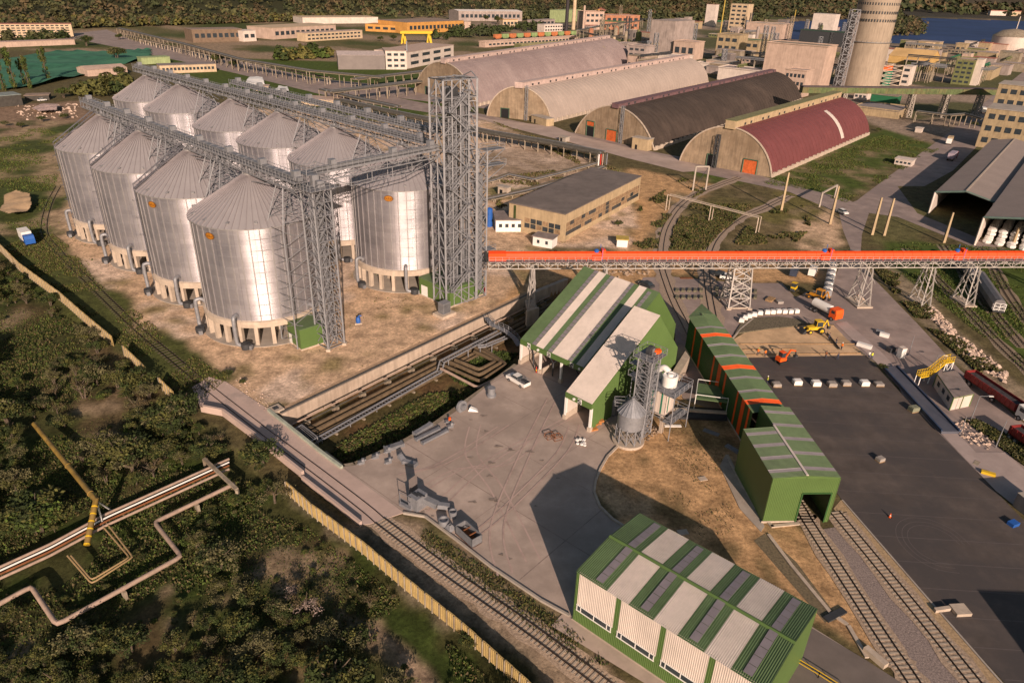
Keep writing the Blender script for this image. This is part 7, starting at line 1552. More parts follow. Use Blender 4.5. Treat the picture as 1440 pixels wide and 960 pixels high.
for k in range(10):
    a0, a1_ = 2*pi*k/10, 2*pi*(k+1)/10; p = bc+V((cos(a0), sin(a0), 0))*(rb+.05); q = bc+V((cos(a1_), sin(a1_), 0))*(rb+.05)
    m_.beam(p+UP*.5, p+UP*(b_bt+.3), .16, galv)
    m_.beam(p+UP*.6, q+UP*(b_bt), .1, galv); m_.beam(q+UP*.6, p+UP*(b_bt), .1, galv); m_.beam(p+UP*1.9, q+UP*1.9, .08, galv)
m_.build('legs', t)
m_ = MB(); a0 = bc+V((-2.6, 0, 0))
for k in range(3):
    tp = sq(bc+V((-1.6, 1.6, 0)), V((1, 0, 0)), 2.2, 1.2, b_ev+.2)
for h in (0, .6, 1.1):
    for j in range(4): m_.beam(tp[j]+UP*h, tp[(j+1) % 4]+UP*h, .07, galv)
for x in tp: m_.beam(x, x+UP*1.1, .07, galv)
m_.build('platform', t)
tc = bc+d1*3.2-e1*.3; th_ = HG(tc, 888, 497)
t = thing('bucket_elevator', 'open lattice elevator tower with a top platform beside the unloading hall wall', 'elevator', tc); m_ = MB(); lattice_box(m_, sq(tc, d1, 2.6, 2.6, .3), sq(tc, d1, 2.6, 2.6, th_), 9, galv, .2, .12, 'X'); m_.build('frame', t)
m_ = MB(); m_.box((tc.x, tc.y, 0), .6, .5, th_+1.2, galv2, .8); m_.box((tc.x+.8, tc.y+.3, 0), .5, .5, th_+.6, galv2, .8); m_.build('leg_casing', t)
m_ = MB(); tp = sq(tc, d1, 4.2, 3.8, th_); m_.hexa(tp+[p+UP*.12 for p in tp], galv2)
for h in (.6, 1.2):
    for j in range(4): m_.beam(tp[j]+UP*h, tp[(j+1) % 4]+UP*h, .07, galv)
for j in range(4):
    for f in (0, .33, .66): p = tp[j]+(tp[(j+1) % 4]-tp[j])*f; m_.beam(p, p+UP*1.2, .07, galv)
m_.build('platform', t)
m_ = MB(); c_ = tc+UP*(th_+.9); m_.tube([c_-e1*.35, c_+e1*.35], .95, dark, 18); m_.box(tuple(tc+UP*(th_+.1)), 1.4, .7, 1.2, galv2, .8); m_.build('head', t)
m_ = MB(); m_.box((tc.x+1.2, tc.y+.6, th_+.2), 1.2, .7, .7, orange, .3); m_.build('motor', t)
for k in range(3): pl_ = MB(); tp = sq(tc+e1*2.2, d1, 1.6, 2.0, th_*(.85 if k == 0 else .35*k)); pl_.hexa(tp+[p+UP*.08 for p in tp], galv2); [pl_.beam(tp[j]+UP*1.1, tp[(j+1) % 4]+UP*1.1, .06, galv) for j in range(4)]; [pl_.beam(x, x+UP*1.1, .06, galv) for x in tp]; pl_.build('side_platform', t)
dc = G(917, 594); zb_ = HG(dc, 917, 574)*1.0; zb_ = max(3.2, zb_); zt_ = zb_+5.2
t = thing('grain_dryer', 'white and green panelled grain dryer on concrete legs beside the hopper bin', 'dryer', dc)
m_ = MB(); q = sq(dc, d1, 3.2, 5.4, 0)
for x in q: m_.box((x.x, x.y, 0), .6, .6, zb_, conclt, .8)
m_.build('legs', t)
m_ = MB(); m_.hexa([x+UP*zb_ for x in q]+[x+UP*zt_ for x in q], ltw); m_.build('body', t)
tg_ = MATS['teal_green'] if 'teal_green' in MATS else green
for j in range(4):
    a_, b_ = q[j], q[(j+1) % 4]; nn = -perp(u2(b_-a_)); L_ = (b_-a_).length
    for k in range(int(L_/.9)): m_ = MB(); m_.obox(a_+u2(b_-a_)*(k*.9+.1)+nn*.05+UP*(zb_+.4), u2(b_-a_)*.3, nn*-.04, zt_-zb_-.8, tg_ if k % 2 else white); m_.build('panel', t)
m_ = MB(); tp = sq(dc+e1*-.3, d1, 5.4, 8.0, zt_); m_.hexa(tp+[p+UP*.12 for p in tp], galv2)
for zz in (zt_, zb_):
    tp = sq(dc-e1*.8, d1, 6.0, 8.4, zz); m_.hexa([tp[0], tp[1], tp[1]+(tp[2]-tp[1])*.2, tp[0]+(tp[3]-tp[0])*.2]+[x+UP*.1 for x in (tp[0], tp[1], tp[1]+(tp[2]-tp[1])*.2, tp[0]+(tp[3]-tp[0])*.2)], galv2)
    for h in (.6, 1.2):
        for j in range(4): m_.beam(tp[j]+UP*h, tp[(j+1) % 4]+UP*h, .07, galv)
    for j in range(4):
        for f in (0, .25, .5, .75): p = tp[j]+(tp[(j+1) % 4]-tp[j])*f; m_.beam(p, p+UP*1.2, .07, galv)
for x in sq(dc-e1*.8, d1, 6, 8.4, 0): m_.beam(x+UP*.0, x+UP*zt_, .14, galv)
m_.build('platform', t)
c_ = dc-e1*2.0+d1*.4; m_ = MB(); m_.lathe(c_, [(1.3, zt_), (1.35, zt_+2), (1.1, zt_+2.1), (1.1, zt_+2.0), (.5, zt_+1.9), (.45, zt_+2.3)], whitep, 24); m_.build('cyclone', t, smooth=True)
m_ = MB(); c2_ = dc+e1*.6+d1*1.2; m_.tube(smooth_path([c2_+UP*zt_, c2_+UP*(zt_+1.6), c2_-e1*.8+UP*(zt_+2.4), c2_-e1*1.8+UP*(zt_+2.0)], 4), .55, whitep, 12); m_.build('duct', t, smooth=True)
# little silo-side items
m_ = MB(); g = G(862, 582); m_.lathe(g, [(.9, .1), (1.0, 3.2), (.5, 3.9)], galv2, 16); m_.build('fan_housing', label='upright grey fan housing between the hopper bin and the hall wall', cat='fan', smooth=True)
random.seed(8); t = thing('pallet_heap', 'orange brown heap of pallets and boards at the hall wall by bay five', 'pallets', G(843, 598))
for k in range(9): g = G(836+k*2+random.uniform(-3, 3), 602-k*2.6+random.uniform(-2, 2)); m_ = MB(); m_.box((g.x, g.y, (k % 3)*.35), 1.4, 1.0, .3, mat('orange_wood', (.42, .17, .05), .8, 0, .25, 2), random.uniform(0, 3)); m_.build('pallet', t)
# receiving pit box between bays and tunnel, ramps
m_ = MB(); a_, b_ = G(932, 566), G(968, 548); m_.obox(G(905, 578), G(1022, 586)-G(905, 578), V((.2, .6, 0)), .9, conclt); m_.build('low_wall', label='pale concrete low wall closing the pit behind the dryer', cat='wall')
rp = thing('ramp', 'pale sloping concrete ramp block behind the dryer', 'ramp', G(945, 535)); m_ = MB(); p0_, p1_, p2_, p3_ = G(936, 545), G(942, 556), G(967, 520), G(961, 511); m_.hexa([p0_, p1_, p2_, p3_]+[p0_+UP*1.6, p1_+UP*1.6, p2_+UP*3.0, p3_+UP*3.0], conclt); m_.build('slab', rp)
sp = thing('pit_cover', 'small flat green roofed conveyor cover between the dryer and the long shed', 'cover', G(975, 570)); c4 = [G(975, 578), G(1020, 584), G(1018, 562), G(978, 556)]
m_ = MB(); m_.hexa([p+UP*2.6 for p in c4]+[p+UP*2.8 for p in c4], greenr); m_.build('roof', sp); m_ = MB()
for p in c4: m_.beam(p, p+UP*3.6, .12, whitep)
for j in range(4): m_.beam(c4[j]+UP*3.6, c4[(j+1) % 4]+UP*3.6, .1, whitep)
m_.build('frame', sp); m_ = MB(); m_.hexa([G(925, 588), G(1022, 592), G(1020, 578), G(930, 572)]+[p+UP*.5 for p in (G(925, 588), G(1022, 592), G(1020, 578), G(930, 572))], mat('black_cover', (.03, .032, .04), .6)); m_.build('belt', sp)
def slabbit(lb, px, py, a, l, w_, h, m, name='board', cat='board', grp=None, z=0):
    g = G(px, py); m_ = MB(); m_.box((g.x, g.y, z), l, w_, h, m, a); return m_.build(name, label=lb, cat=cat, group=grp, loc=tuple(g))
slabbit('long pale board lying on the sand right of the dryer legs', 946, 599, .05, 3.0, .6, .15, whitep); slabbit('pale square plate on the sand in the middle of the sandy ground', 988, 673, .3, 1.3, 1.0, .1, conclt, 'plate', 'plate')
slabbit('grey green panel lying in the shade near the long shed', 1000, 608, -.6, 2.8, 1.0, .12, galv2); slabbit('pale panel leaning by the long shed base', 1030, 632, -.9, 2.6, .9, .3, galv); slabbit('pale block beside the striped hall corner', 960, 749, .2, 1.5, 1.0, .2, conclt, 'block', 'block')
slabbit('dark square grille near the drain by the sandy strip', 1174, 865, .5, 3.4, .9, .25, dark, 'grille', 'grille'); slabbit('grey long box next to the left track at the bottom right', 1230, 926, -1.05, 2.8, .8, .7, conclt, 'box', 'box')
m_ = MB(); g = G(1315, 862); g2_ = G(1336, 859); m_.obox(g, g2_-g, V((0, .5, 0)), .5, conclt); m_.box((g2_.x+1.2, g2_.y, 0), 2.0, 1.7, .5, conclt, .1); m_.build('drain_inlet', label='pale T shaped concrete drain inlet on the asphalt lot', cat='drain')
# traffic cone, hydrant, cans
def cone(lb, px, py, s=1., m=orange): g = G(px, py); m_ = MB(); m_.box((g.x, g.y, 0), .5*s, .5*s, .05, dark); m_.lathe(g, [(.2*s, .05), (.1*s, .45*s), (.04*s, .75*s)], m, 12); m_.lathe(g, [(.135*s, .3*s), (.105*s, .45*s)], whitep, 12, cap=False); m_.build('traffic_cone', label=lb, cat='cone', loc=tuple(g))
cone('orange traffic cone alone on the asphalt lot', 1251, 727)
m_ = MB(); g = G(754, 524); m_.lathe(g, [(.12, 0), (.12, 1.2), (.05, 1.4)], redp, 10); m_.lathe(g, [(.125, .5), (.125, .8)], yellow, 10, cap=False); m_.build('bollard', label='red and yellow bollard in front of bay four', cat='bollard'); m_ = MB(); g = G(681, 411); m_.lathe(g, [(.35, 0), (.35, 2.6)], redp, 12); m_.build('red_cylinder', label='upright red cylinder at the right corner of the machine shed', cat='cylinder')
# ================================================================ yard equipment
def duct(lb, pts, r, name='duct_section', cat='duct', m=galv, grp=None, sqr=True):
    m_ = MB(); P = [G(x, y, z) for x, y, z in pts]
    for a_, b_ in zip(P[:-1], P[1:]):
        m_.beam(a_, b_, r*2, m, r*1.4) if sqr else m_.tube([a_, b_], r, m, 12)
    d = u2(P[-1]-P[0]); s_ = perp(d)*r*1.25
    for a_ in P: m_.beam(a_-s_+UP*r*.0, a_+s_, .18, galv2, r*1.7)
    m_.build(name, label=lb, cat=cat, group=grp, loc=tuple(P[0]))
duct('long grey duct lying on the yard, nearest the pit edge', [(585, 618, .4), (618, 602, .4)], .28, grp='grey ducts by the pit'); duct('long grey duct lying just below the first one', [(594, 623, .4), (629, 605, .4)], .28, grp='grey ducts by the pit')
duct('bent grey elbow duct on the yard', [(562, 640, 1.0), (568, 648, .5), (585, 653, .4)], .4); duct('flat stack of grey sections beside the pit', [(542, 632, .3), (566, 624, .3)], .5, m=galv2); duct('bundle of thin grey profiles by the pit edge', [(583, 610, .3), (606, 596, .3)], .4)
t = thing('duct_machine', 'large grey conveyor machine section with a square hopper on the yard', 'machine', G(585, 712)); m_ = MB(); g = G(588, 712); m_.box((g.x, g.y, 0), 2.2, 1.8, 2.3, galv, .9)
for k in range(3): m_.box((g.x-.5+k*.5, g.y, 2.3), .22, 1.5, .08, dark, .9)
m_.build('hopper', t); m_ = MB(); a_ = G(583, 695, 1.7); b_ = G(615, 710, .9); m_.beam(a_, b_, 1.0, galv2, .9); m_.beam(b_, G(632, 712, .6), .8, galv, .7); m_.build('trough', t); m_ = MB(); m_.obox(G(576, 700), G(584, 694)-G(576, 700), V((.3, .5, 0)), 3.4, greyw); m_.build('end_plate', t)
m_ = MB(); p = G(563, 710)
for q in ((0, 0), (1.8, -1.2)): m_.beam(p+V((*q, 0)), p+V((*q, 2.4)), .08, galv)
for h in (.5, 1.4, 2.4): m_.beam(p+UP*h, p+V((1.8, -1.2, h)), .07, galv)
m_.beam(p+UP*.3, p+V((1.8, -1.2, .3)), .5, galv); m_.build('cage', t)
for lb, px, py, r0, r1, h in (('open ended round grey drum standing by the kerb', 624, 738, .75, .75, 1.1), ('grey square funnel beside the round drum', 633, 744, .9, .3, .9), ('small grey fan casing beside the funnel', 637, 727, .5, .6, 1.2)): g = G(px, py); m_ = MB(); m_.lathe(g, [(r0, 0), (r1, h), (r1*.8, h), (r1*.8, h*.6)], galv, 18 if 'square' not in lb else 4); m_.build('drum' if 'drum' in lb else 'funnel', label=lb, cat='drum' if 'drum' in lb else 'funnel', loc=tuple(g))
t = thing('open_container', 'open grey skip with a rusty inside standing against the kerb', 'skip', G(660, 765)); m_ = MB(); g = G(659, 757); a = -.85; u = V((cos(a), sin(a), 0)); v = perp(u); c4 = [g-u*1.9-v*.9, g+u*1.9-v*.9, g+u*1.9+v*.9, g-u*1.9+v*.9]
m_.hexa(c4+[c4[0]+UP*.3, c4[1]+UP*.3, c4[2]+UP*.3, c4[3]+UP*.3], rust)
for j in range(4): m_.obox(c4[j], c4[(j+1) % 4]-c4[j], perp(u2(c4[(j+1) % 4]-c4[j]))*.1, 1.6, galv2)
m_.build('body', t); m_ = MB(); [m_.beam(g+u*k-v*.9+UP*1.2, g+u*k+v*.9+UP*1.2, .12, rust) for k in (-.7, .6)]; m_.build('cross_bars', t)
for k, (px, py) in enumerate(((650, 551), (652, 544))): 
    if k: continue
g = G(691, 557); m_ = MB(); m_.lathe(g, [(.9, 0), (.9, .5), (.7, .6), (.75, 1.9)], galv, 20); m_.build('round_vessel', label='upright round grey vessel on the yard near the pipe loops', cat='vessel', smooth=True)
g = G(648, 577); m_ = MB(); m_.tube([g+UP*.9, g+V((.35, -.3, .95))], 1.15, galv, 24); m_.tube([g+V((.35, -.3, .95)), g+V((.7, -.6, .95))], .6, galv2, 20); m_.build('fan_casing', label='round grey fan casing lying on the yard by the weedy pit', cat='fan'); m_ = MB(); g = G(666, 577); m_.hexa([g+V((-1, -.5, 0)), g+V((1, -.6, 0)), g+V((.7, .6, 0)), g+V((-.6, .5, 0)), g+V((-.7, -.3, .7)), g+V((.5, -.4, .3)), g+V((.4, .4, .3)), g+V((-.5, .4, .7))], whitep); m_.build('white_hood', label='white pointed metal hood beside the round fan casing', cat='hood')
for lb, px, py in (('small grey bracket part lying on the yard, leftmost', 508, 652), ('small grey frame part second from the left by the pit', 528, 644), ('small dark machine part on the yard below the frame', 546, 651), ('small brown motor on the yard by the pit', 545, 636), ('orange and grey part by the upper ducts', 630, 594), ('small part with a yellow tag at the pit corner', 633, 601)): g = G(px, py); m_ = MB(); m_.box((g.x, g.y, 0), 1.0, .6, .5, galv2, .5); m_.box((g.x+.3, g.y+.1, .5), .4, .4, .5, galv if 'orange' not in lb else orange, .2); m_.beam((g.x-.6, g.y-.3, .1), (g.x+.7, g.y+.5, .5), .14, galv); m_.build('machine_part', label=lb, cat='machine part', loc=tuple(g))
for k, (px, py) in enumerate(((773, 615), (783, 617))):
    t = thing('steel_rack', ('left', 'right')[k]+' brown steel transport rack lying on the yard before bay five', 'rack', G(px, py)); g = G(px, py); m_ = MB()
    for h in (.05, .7):
        q = sq(g, V((cos(.5), sin(.5), 0)), 1.5, 1.2, h); [m_.beam(q[j], q[(j+1) % 4], .08, rust) for j in range(4)]
    q = sq(g, V((cos(.5), sin(.5), 0)), 1.5, 1.2, 0); [m_.beam(x, x+UP*.7, .08, rust) for x in q]; m_.build('frame', t)
random.seed(4); m_ = MB()
for k in range(14): g = G(816+random.uniform(-7, 7), 625+random.uniform(-6, 5)); m_.lathe(g+UP*random.uniform(0, .25), [(.18, 0), (.3, .12), (.25, .3)], whitep, 7)
m_.build('white_bags_heap', label='small heap of white paper bags on the yard near bay five', cat='bags', kind='stuff')
# ================================================================ vehicles
def wheel(t, x, y, r, w_=.25, m=None):
    m_ = MB(); m_.tube([(x, y-w_/2, r), (x, y+w_/2, r)], r, rubber, 16); o = m_.build('wheel', t); m_ = MB(); s = 1 if y > 0 else -1; m_.tube([(x, y+s*w_*.45, r), (x, y+s*w_*.56, r)], r*.55, m or galv, 12); m_.build('rim', o)
def veh(name, label, cat, a, b, grp=None):
    A, B = G(*a), G(*b); c = (A+B)/2; d = B-A; return local(name, label, cat, (c.x, c.y, .1), atan2(d.y, d.x), grp)
def prof(mb, pts, y0, y1, m, tuck=0.):
    """side outline extruded across"""
    n = len(pts); a = [(x, y0+tuck*(z > 1.0), z) for x, z in pts]; b = [(x, y1-tuck*(z > 1.0), z) for x, z in pts]; mb.mesh(a+b, [tuple(range(n)), tuple(range(2*n-1, n-1, -1))]+[(i, n+i, n+(i+1) % n, (i+1) % n) for i in range(n)], m)
def car(label, a, b, paint, kind='car', grp=None):
    t = veh('parked_car' if kind != 'van' else 'parked_van', label, 'car' if kind != 'van' else 'van', a, b, grp); m_ = MB()
    if kind == 'van': body = [(-2.5, .35), (2.4, .35), (2.5, .9), (2.1, 1.2), (1.5, 2.1), (-2.45, 2.15), (-2.5, .9)]
    elif kind == 'pickup': body = [(-2.6, .4), (2.5, .4), (2.55, .95), (1.5, 1.1), (.9, 1.1), (-.5, 1.1), (-2.6, 1.1)]
    else: body = [(-2.15, .35), (2.1, .35), (2.2, .75), (1.2, .95), (.5, 1.0), (-1.3, 1.02), (-2.15, .95)]
    prof(m_, body, -.9, .9, paint); m_.build('body', t)
    if kind != 'van': m_ = MB(); cab = [(1.25, .95), (.6, 1.48), (-1.1, 1.5), (-1.75, .97)] if kind == 'car' else [(1.45, 1.05), (.9, 1.7), (-.4, 1.7), (-.6, 1.05)]; prof(m_, cab, -.8, .8, glass, .12); m_.build('windows', t); m_ = MB(); x0, x1 = (.55, -1.05) if kind == 'car' else (.85, -.38); m_.box(((x0+x1)/2, 0, 1.47 if kind == 'car' else 1.69), abs(x0-x1), 1.35, .05, paint); m_.build('cab_roof', t)
    else: m_ = MB(); m_.mesh([(2.12, -.8, 1.25), (2.12, .8, 1.25), (1.56, .75, 2.02), (1.56, -.75, 2.02)], [(0, 1, 2, 3)], glass); [m_.obox((-.0+x, -.915, 1.25), (.9, 0, 0), (0, 1.83, 0), .6, glass) for x in (-2.0, -.9, .3)]; m_.build('windows', t)
    for x in ((-1.35, 1.35) if kind == 'car' else (-1.6, 1.6)):
        for y in (-.82, .82): wheel(t, x, y, .33)
    for y in (-.6, .6): m_ = MB(); m_.box((body[1][0]+.06, y, .62), .1, .3, .16, whitep); m_.build('headlight', t)
    return t
car('small dark car parked behind the unloading hall', (914, 406), (903, 401), dark); car('white car parked at the foot of the conveyor trestle', (1016, 392), (1031, 394), whitep); car('dark car behind the white one at the conveyor trestle', (1008, 388), (1018, 391), dark)
car('dark blue van parked on the sand below the conveyor', (1113, 393), (1119, 380), mat('navy', (.04, .05, .08), .4), 'van'); car('white van parked on the sand beside the dark blue van', (1138, 394), (1146, 378), whitep, 'van')
pk = car('white pickup truck with an empty railed bed on the yard', (744, 548), (713, 530), whitep, 'pickup'); m_ = MB()
for y in (-.85, .85):
    for h in (1.3, 1.6): m_.beam((-2.6, y, h), (-.7, y, h), .06, galv)
    for x in (-2.6, -1.6, -.7): m_.beam((x, y, 1.1), (x, y, 1.6), .06, galv)
m_.box((-1.65, 0, 1.1), 1.9, 1.6, .04, dark); m_.build('bed_rails', pk)
car('white car on the upper road at the junction', (1178, 298), (1190, 303), whitep); car('white car by the brown garage at the far left', (55, 143), (64, 142), whitep)
def truck(label, a, b, cabm, boxm, kind, L=8.5, name='truck'):
    t = veh(name, label, 'truck', a, b); x1 = L/2; m_ = MB(); prof(m_, [(x1-2.0, .7), (x1, .7), (x1, 2.0), (x1-.25, 2.9), (x1-2.0, 2.95)], -1.2, 1.2, cabm); m_.build('cab', t)
    m_ = MB(); m_.mesh([(x1+.01, -1, 1.95), (x1+.01, 1, 1.95), (x1-.2, .95, 2.7), (x1-.2, -.95, 2.7)], [(0, 1, 2, 3)], glass); m_.obox((x1-1.5, -1.215, 1.9), (1.0, 0, 0), (0, 2.43, 0), .7, glass); m_.build('windscreen', t)
    m_ = MB(); m_.box((-1, 0, .7), L-2, 1.0, .3, dark); m_.build('chassis', t)
    if kind == 'box': m_ = MB(); m_.box((-1.2, 0, 1.05), L-2.6, 2.4, 2.4, boxm); m_.build('box_body', t)
    elif kind == 'tipper':
        m_ = MB(); xx = -1.1; Lb = L-2.8; q = [(xx-Lb/2, -1.2), (xx+Lb/2, -1.2), (xx+Lb/2, 1.2), (xx-Lb/2, 1.2)]; m_.box((xx, 0, 1.05), Lb, 2.4, .2, boxm)
        for j in range(4): a_ = V((*q[j], 1.05)); b_ = V((*q[(j+1) % 4], 1.05)); m_.obox(a_, b_-a_, perp(u2(b_-a_))*.12, 1.5, boxm)
        for k in range(int(Lb/1.1)): m_.beam((xx-Lb/2+.5+k*1.1, -1.23, 1.1), (xx-Lb/2+.5+k*1.1, -1.23, 2.5), .1, boxm); m_.beam((xx-Lb/2+.5+k*1.1, 1.23, 1.1), (xx-Lb/2+.5+k*1.1, 1.23, 2.5), .1, boxm)
        m_.build('tipper_body', t); m_ = MB(); m_.box((xx, 0, 1.9), Lb-.4, 2.1, .15, mat('load', (.05, .045, .05), .9, 0, .4, 2)); m_.build('load', t)
    elif kind == 'tank': m_ = MB(); m_.tube([(-L/2+.3, 0, 1.9), (-L/2+.6, 0, 1.95), (x1-2.6, 0, 1.95), (x1-2.3, 0, 1.9)], [.6, 1.05, 1.05, .6], boxm, 16); m_.build('tank_body', t)
    for x in [x1-1.1, -L/2+.9, -L/2+2.1]+([0.3] if L > 11 else []):
        for y in (-1.05, 1.05): wheel(t, x, y, .5, .35)
    return t
truck('orange road works truck with a white load and its front to the lower right', (1141, 434), (1178, 453), orange, whitep, 'tank', 8.2); truck('large red articulated tipper truck with a white cab at the right edge', (1362, 538), (1440, 592), whitep, mat('dark_red', (.19, .02, .02), .5), 'tipper', 15.5)
truck('dark red truck cut by the right edge of the picture', (1432, 622), (1475, 652), MATS['dark_red'], MATS['dark_red'], 'tipper', 10); truck('dark red box trailer truck in the warehouse shade', (1328, 232), (1348, 217), redp, mat('lilac_roof', (.36, .30, .36), .6), 'box', 11)
truck('white truck at the corner of the beige office blocks', (1337, 198), (1331, 207), whitep, tanw, 'box', 8); truck('blue and white box truck parked by the curved track at the left', (30, 332), (50, 352), bluep, whitep, 'box', 7.5); truck('white lorry at the foot of the beige office blocks', (1385, 162), (1378, 156), whitep, whitep, 'box', 9)
def backhoe(label, a, b, m, rot=0):
    t = veh('backhoe_loader', label, 'backhoe loader', a, b); m_ = MB(); prof(m_, [(-1.0, .8), (2.0, .8), (2.1, 1.4), (.8, 1.6), (-1.0, 1.6)], -.55, .55, m); m_.build('body', t); m_ = MB(); m_.box((-.4, 0, 1.6), 1.5, 1.3, 1.2, glass); m_.box((-.4, 0, 2.8), 1.7, 1.5, .12, m)
    for x in (-1.15, .35):
        for y in (-.65, .65): m_.beam((x, y, 1.6), (x, y, 2.8), .1, m)
    m_.build('cab', t); m_ = MB()
    for y in (-.7, .7): m_.beam((.6, y, 1.5), (2.9, y, .7), .16, m)
    m_.hexa([(2.8, -1.1, .1), (3.7, -1.1, .1), (3.7, 1.1, .1), (2.8, 1.1, .1), (2.8, -1.1, 1.0), (3.1, -1.1, 1.0), (3.1, 1.1, 1.0), (2.8, 1.1, 1.0)], dark); m_.build('front_bucket', t); m_ = MB(); m_.beam((-1.4, 0, 1.0), (-2.2, 0, 3.0), .25, m); m_.beam((-2.2, 0, 3.0), (-3.0, 0, 1.4), .2, m); m_.box((-3.0, 0, .8), .6, .6, .7, dark); m_.build('rear_arm', t)
    for y in (-.95, .95): wheel(t, -.9, y, .75, .4, m); wheel(t, 1.7, y, .5, .3, m)
backhoe('orange yellow backhoe loader with a white front load, farther of the two loaders', (1165, 428), (1133, 416), mat('works_orange', (.55, .24, .02), .5)); backhoe('yellow backhoe loader standing on the sand bed', (1162, 467), (1130, 468), yellow)
t = veh('mini_excavator', 'small orange excavator on the asphalt edge with its arm stretched out', 'excavator', (1090, 512), (1106, 508)); m_ = MB(); [m_.box((0, y, 0), 2.2, .4, .5, rubber) for y in (-.7, .7)]; m_.build('tracks', t); m_ = MB(); prof(m_, [(-1.1, .6), (.7, .6), (.7, 1.2), (-1.1, 1.5)], -.7, .7, orange); m_.build('body', t); m_ = MB(); m_.box((0, .1, 1.2), 1.0, 1.0, 1.2, glass); m_.box((0, .1, 2.4), 1.1, 1.1, .1, orange); m_.build('cab', t); m_ = MB(); m_.beam((.6, -.3, 1.1), (1.7, -.3, 2.7), .28, orange); m_.beam((1.7, -.3, 2.7), (3.2, -.3, 2.2), .24, orange); m_.beam((3.2, -.3, 2.2), (3.6, -.3, 1.2), .2, dark); m_.box((3.5, -.3, .7), .7, .7, .5, dark); m_.build('arm', t)
t = veh('road_roller', 'little yellow roller standing below the conveyor on the gravel edge', 'roller', (1112, 412), (1119, 407)); m_ = MB(); m_.box((0, 0, .6), 1.8, 1.1, .7, yellow); m_.box((-.2, 0, 1.3), 1.0, 1.0, 1.0, glass); m_.box((-.2, 0, 2.3), 1.2, 1.2, .1, yellow); m_.build('body', t); [(lambda q: (q.tube([(x, -.55, .45), (x, .55, .45)], .45, dark, 14), q.build('drum', t)))(MB()) for x in (-.8, .9)]
# wagons on the right
for k, (a, b, lb) in enumerate((((1347, 366), (1368, 402), 'grey covered railway wagon partly under the orange conveyor'), ((1372, 398), (1402, 444), 'grey covered railway wagon nearest the camera at the right'))):
    A, B = G(*a), G(*b); Lw = (B-A).length; t = veh('railway_wagon', lb, 'railway wagon', a, b); m_ = MB(); pts = [(-1.4, 1.2), (-1.45, 2.6), (-.9, 3.5), (0, 3.8), (.9, 3.5), (1.45, 2.6), (1.4, 1.2)]; n = 7; v = [(-Lw/2+.8, y, z) for y, z in pts]+[(Lw/2-.8, y, z) for y, z in pts]; m_.mesh(v, [tuple(range(n)), tuple(range(2*n-1, n-1, -1))]+[(i+1, i, n+i, n+i+1) for i in range(n-1)]+[(0, n-1, 2*n-1, n)], mat('wagon_grey', (.18, .17, .18), .5, .3, .15, .6)); m_.build('body', t)
    m_ = MB(); m_.box((0, 0, .8), Lw, 2.4, .35, dark); m_.build('chassis', t); m_ = MB(); [m_.beam((Lw/2-.2, y, 1.0), (Lw/2-.2, y, 3.0), .12, whitep) for y in (-1.2, 0, 1.2)]; [m_.beam((Lw/2-.2, -1.2, z), (Lw/2-.2, 1.2, z), .12, whitep) for z in (1.4, 2.2, 3.0)]; m_.beam((Lw/2-.2, -1.2, 1), (Lw/2-.2, 1.2, 3), .1, whitep); m_.build('end_ladder', t)
    for x in (-Lw/2+1.6, -Lw/2+3.2, Lw/2-3.2, Lw/2-1.6):
        for y in (-.75, .75): wheel(t, x, y, .48, .15, steelr)
# ================================================================ cubes, pallets, slabs
def cube(lb, px, py, m, s=(1.3, 1.2, .9), a=0., grp=None, name='wrapped_pallet'):
    g = G(px, py); t = thing(name, lb, name.replace('_', ' '), g, grp); m_ = MB(); m_.box((g.x, g.y, .05), s[0]*1.04, s[1]*1.04, .14, woodm, a); m_.build('pallet', t); m_ = MB(); m_.box((g.x, g.y, .19), s[0], s[1], s[2]*.85, m, a); m_.box((g.x+.05, g.y, .19+s[2]*.85), s[0]*.86, s[1]*.86, s[2]*.12, m, a); m_.build('load', t)
for k, (zx, zy) in enumerate(((255, 320), (285, 297), (320, 282), (362, 270), (410, 256), (470, 250), (517, 248), (565, 243), (615, 245), (665, 245), (715, 242))): cube('one of the white wrapped cubes set in an arc round the gravel mound', 1000+zx/6, 400+zy/6, whitep, (1.15, 1.0, .9), -.3+k*.05, 'white cubes in an arc')
greyc = mat('grey_block', (.30, .27, .25), .85, 0, .15, 2)
for lb, zx, zy, m, h in (('low grey block pallet at the left end of the row on the asphalt', 548, 856, greyc, .6), ('white wrapped pallet second from the left in the row on the asphalt', 722, 842, whitep, .9), ('white wrapped pallet third from the left in the row on the asphalt', 880, 852, whitep, .9), ('grey block pallet fourth from the left in the row on the asphalt', 1015, 856, greyc, .7), ('grey block pallet fifth from the left in the row on the asphalt', 1133, 846, greyc, .7), ('white wrapped pallet with a pipe beside it, sixth in the row', 1288, 850, whitep, .9), ('flat grey slab pallet at the right end of the row on the asphalt', 1412, 850, greyc, .45)): cube(lb, 1000+zx/6, 400+zy/6, m, (1.6, 1.3, h), .05)
cube('greenish block pallet near the weighbridge lane', 1284, 578, mat('green_grey_block', (.20, .21, .15), .85, 0, .2, 2), (1.6, 1.2, .9), .3); cube('small mixed pallet alone in the middle of the asphalt lot', 1237, 648, greyc, (1.2, 1.0, .6), .4)
for k in range(12): f = k/11; cube('silver wrapped bale in the long row below the conveyor', 1170-8*f, 378+38*f, galv if k % 2 else whitep, (1.7, 1.5, 1.6), .1, 'silver bales in a row', 'bale')
for k in range(10):
    px, py = 952+(k % 5)*8.5, 409+(k//5)*10; slabbit('small dark sleeper stack in the block left of the trestle', px, py, 1.3, 1.8, .8, .5, mat('sleeper_stack', (.14, .13, .09), .9, 0, .4, 3), 'sleeper_stack', 'sleepers', 'sleeper stacks left of the trestle')
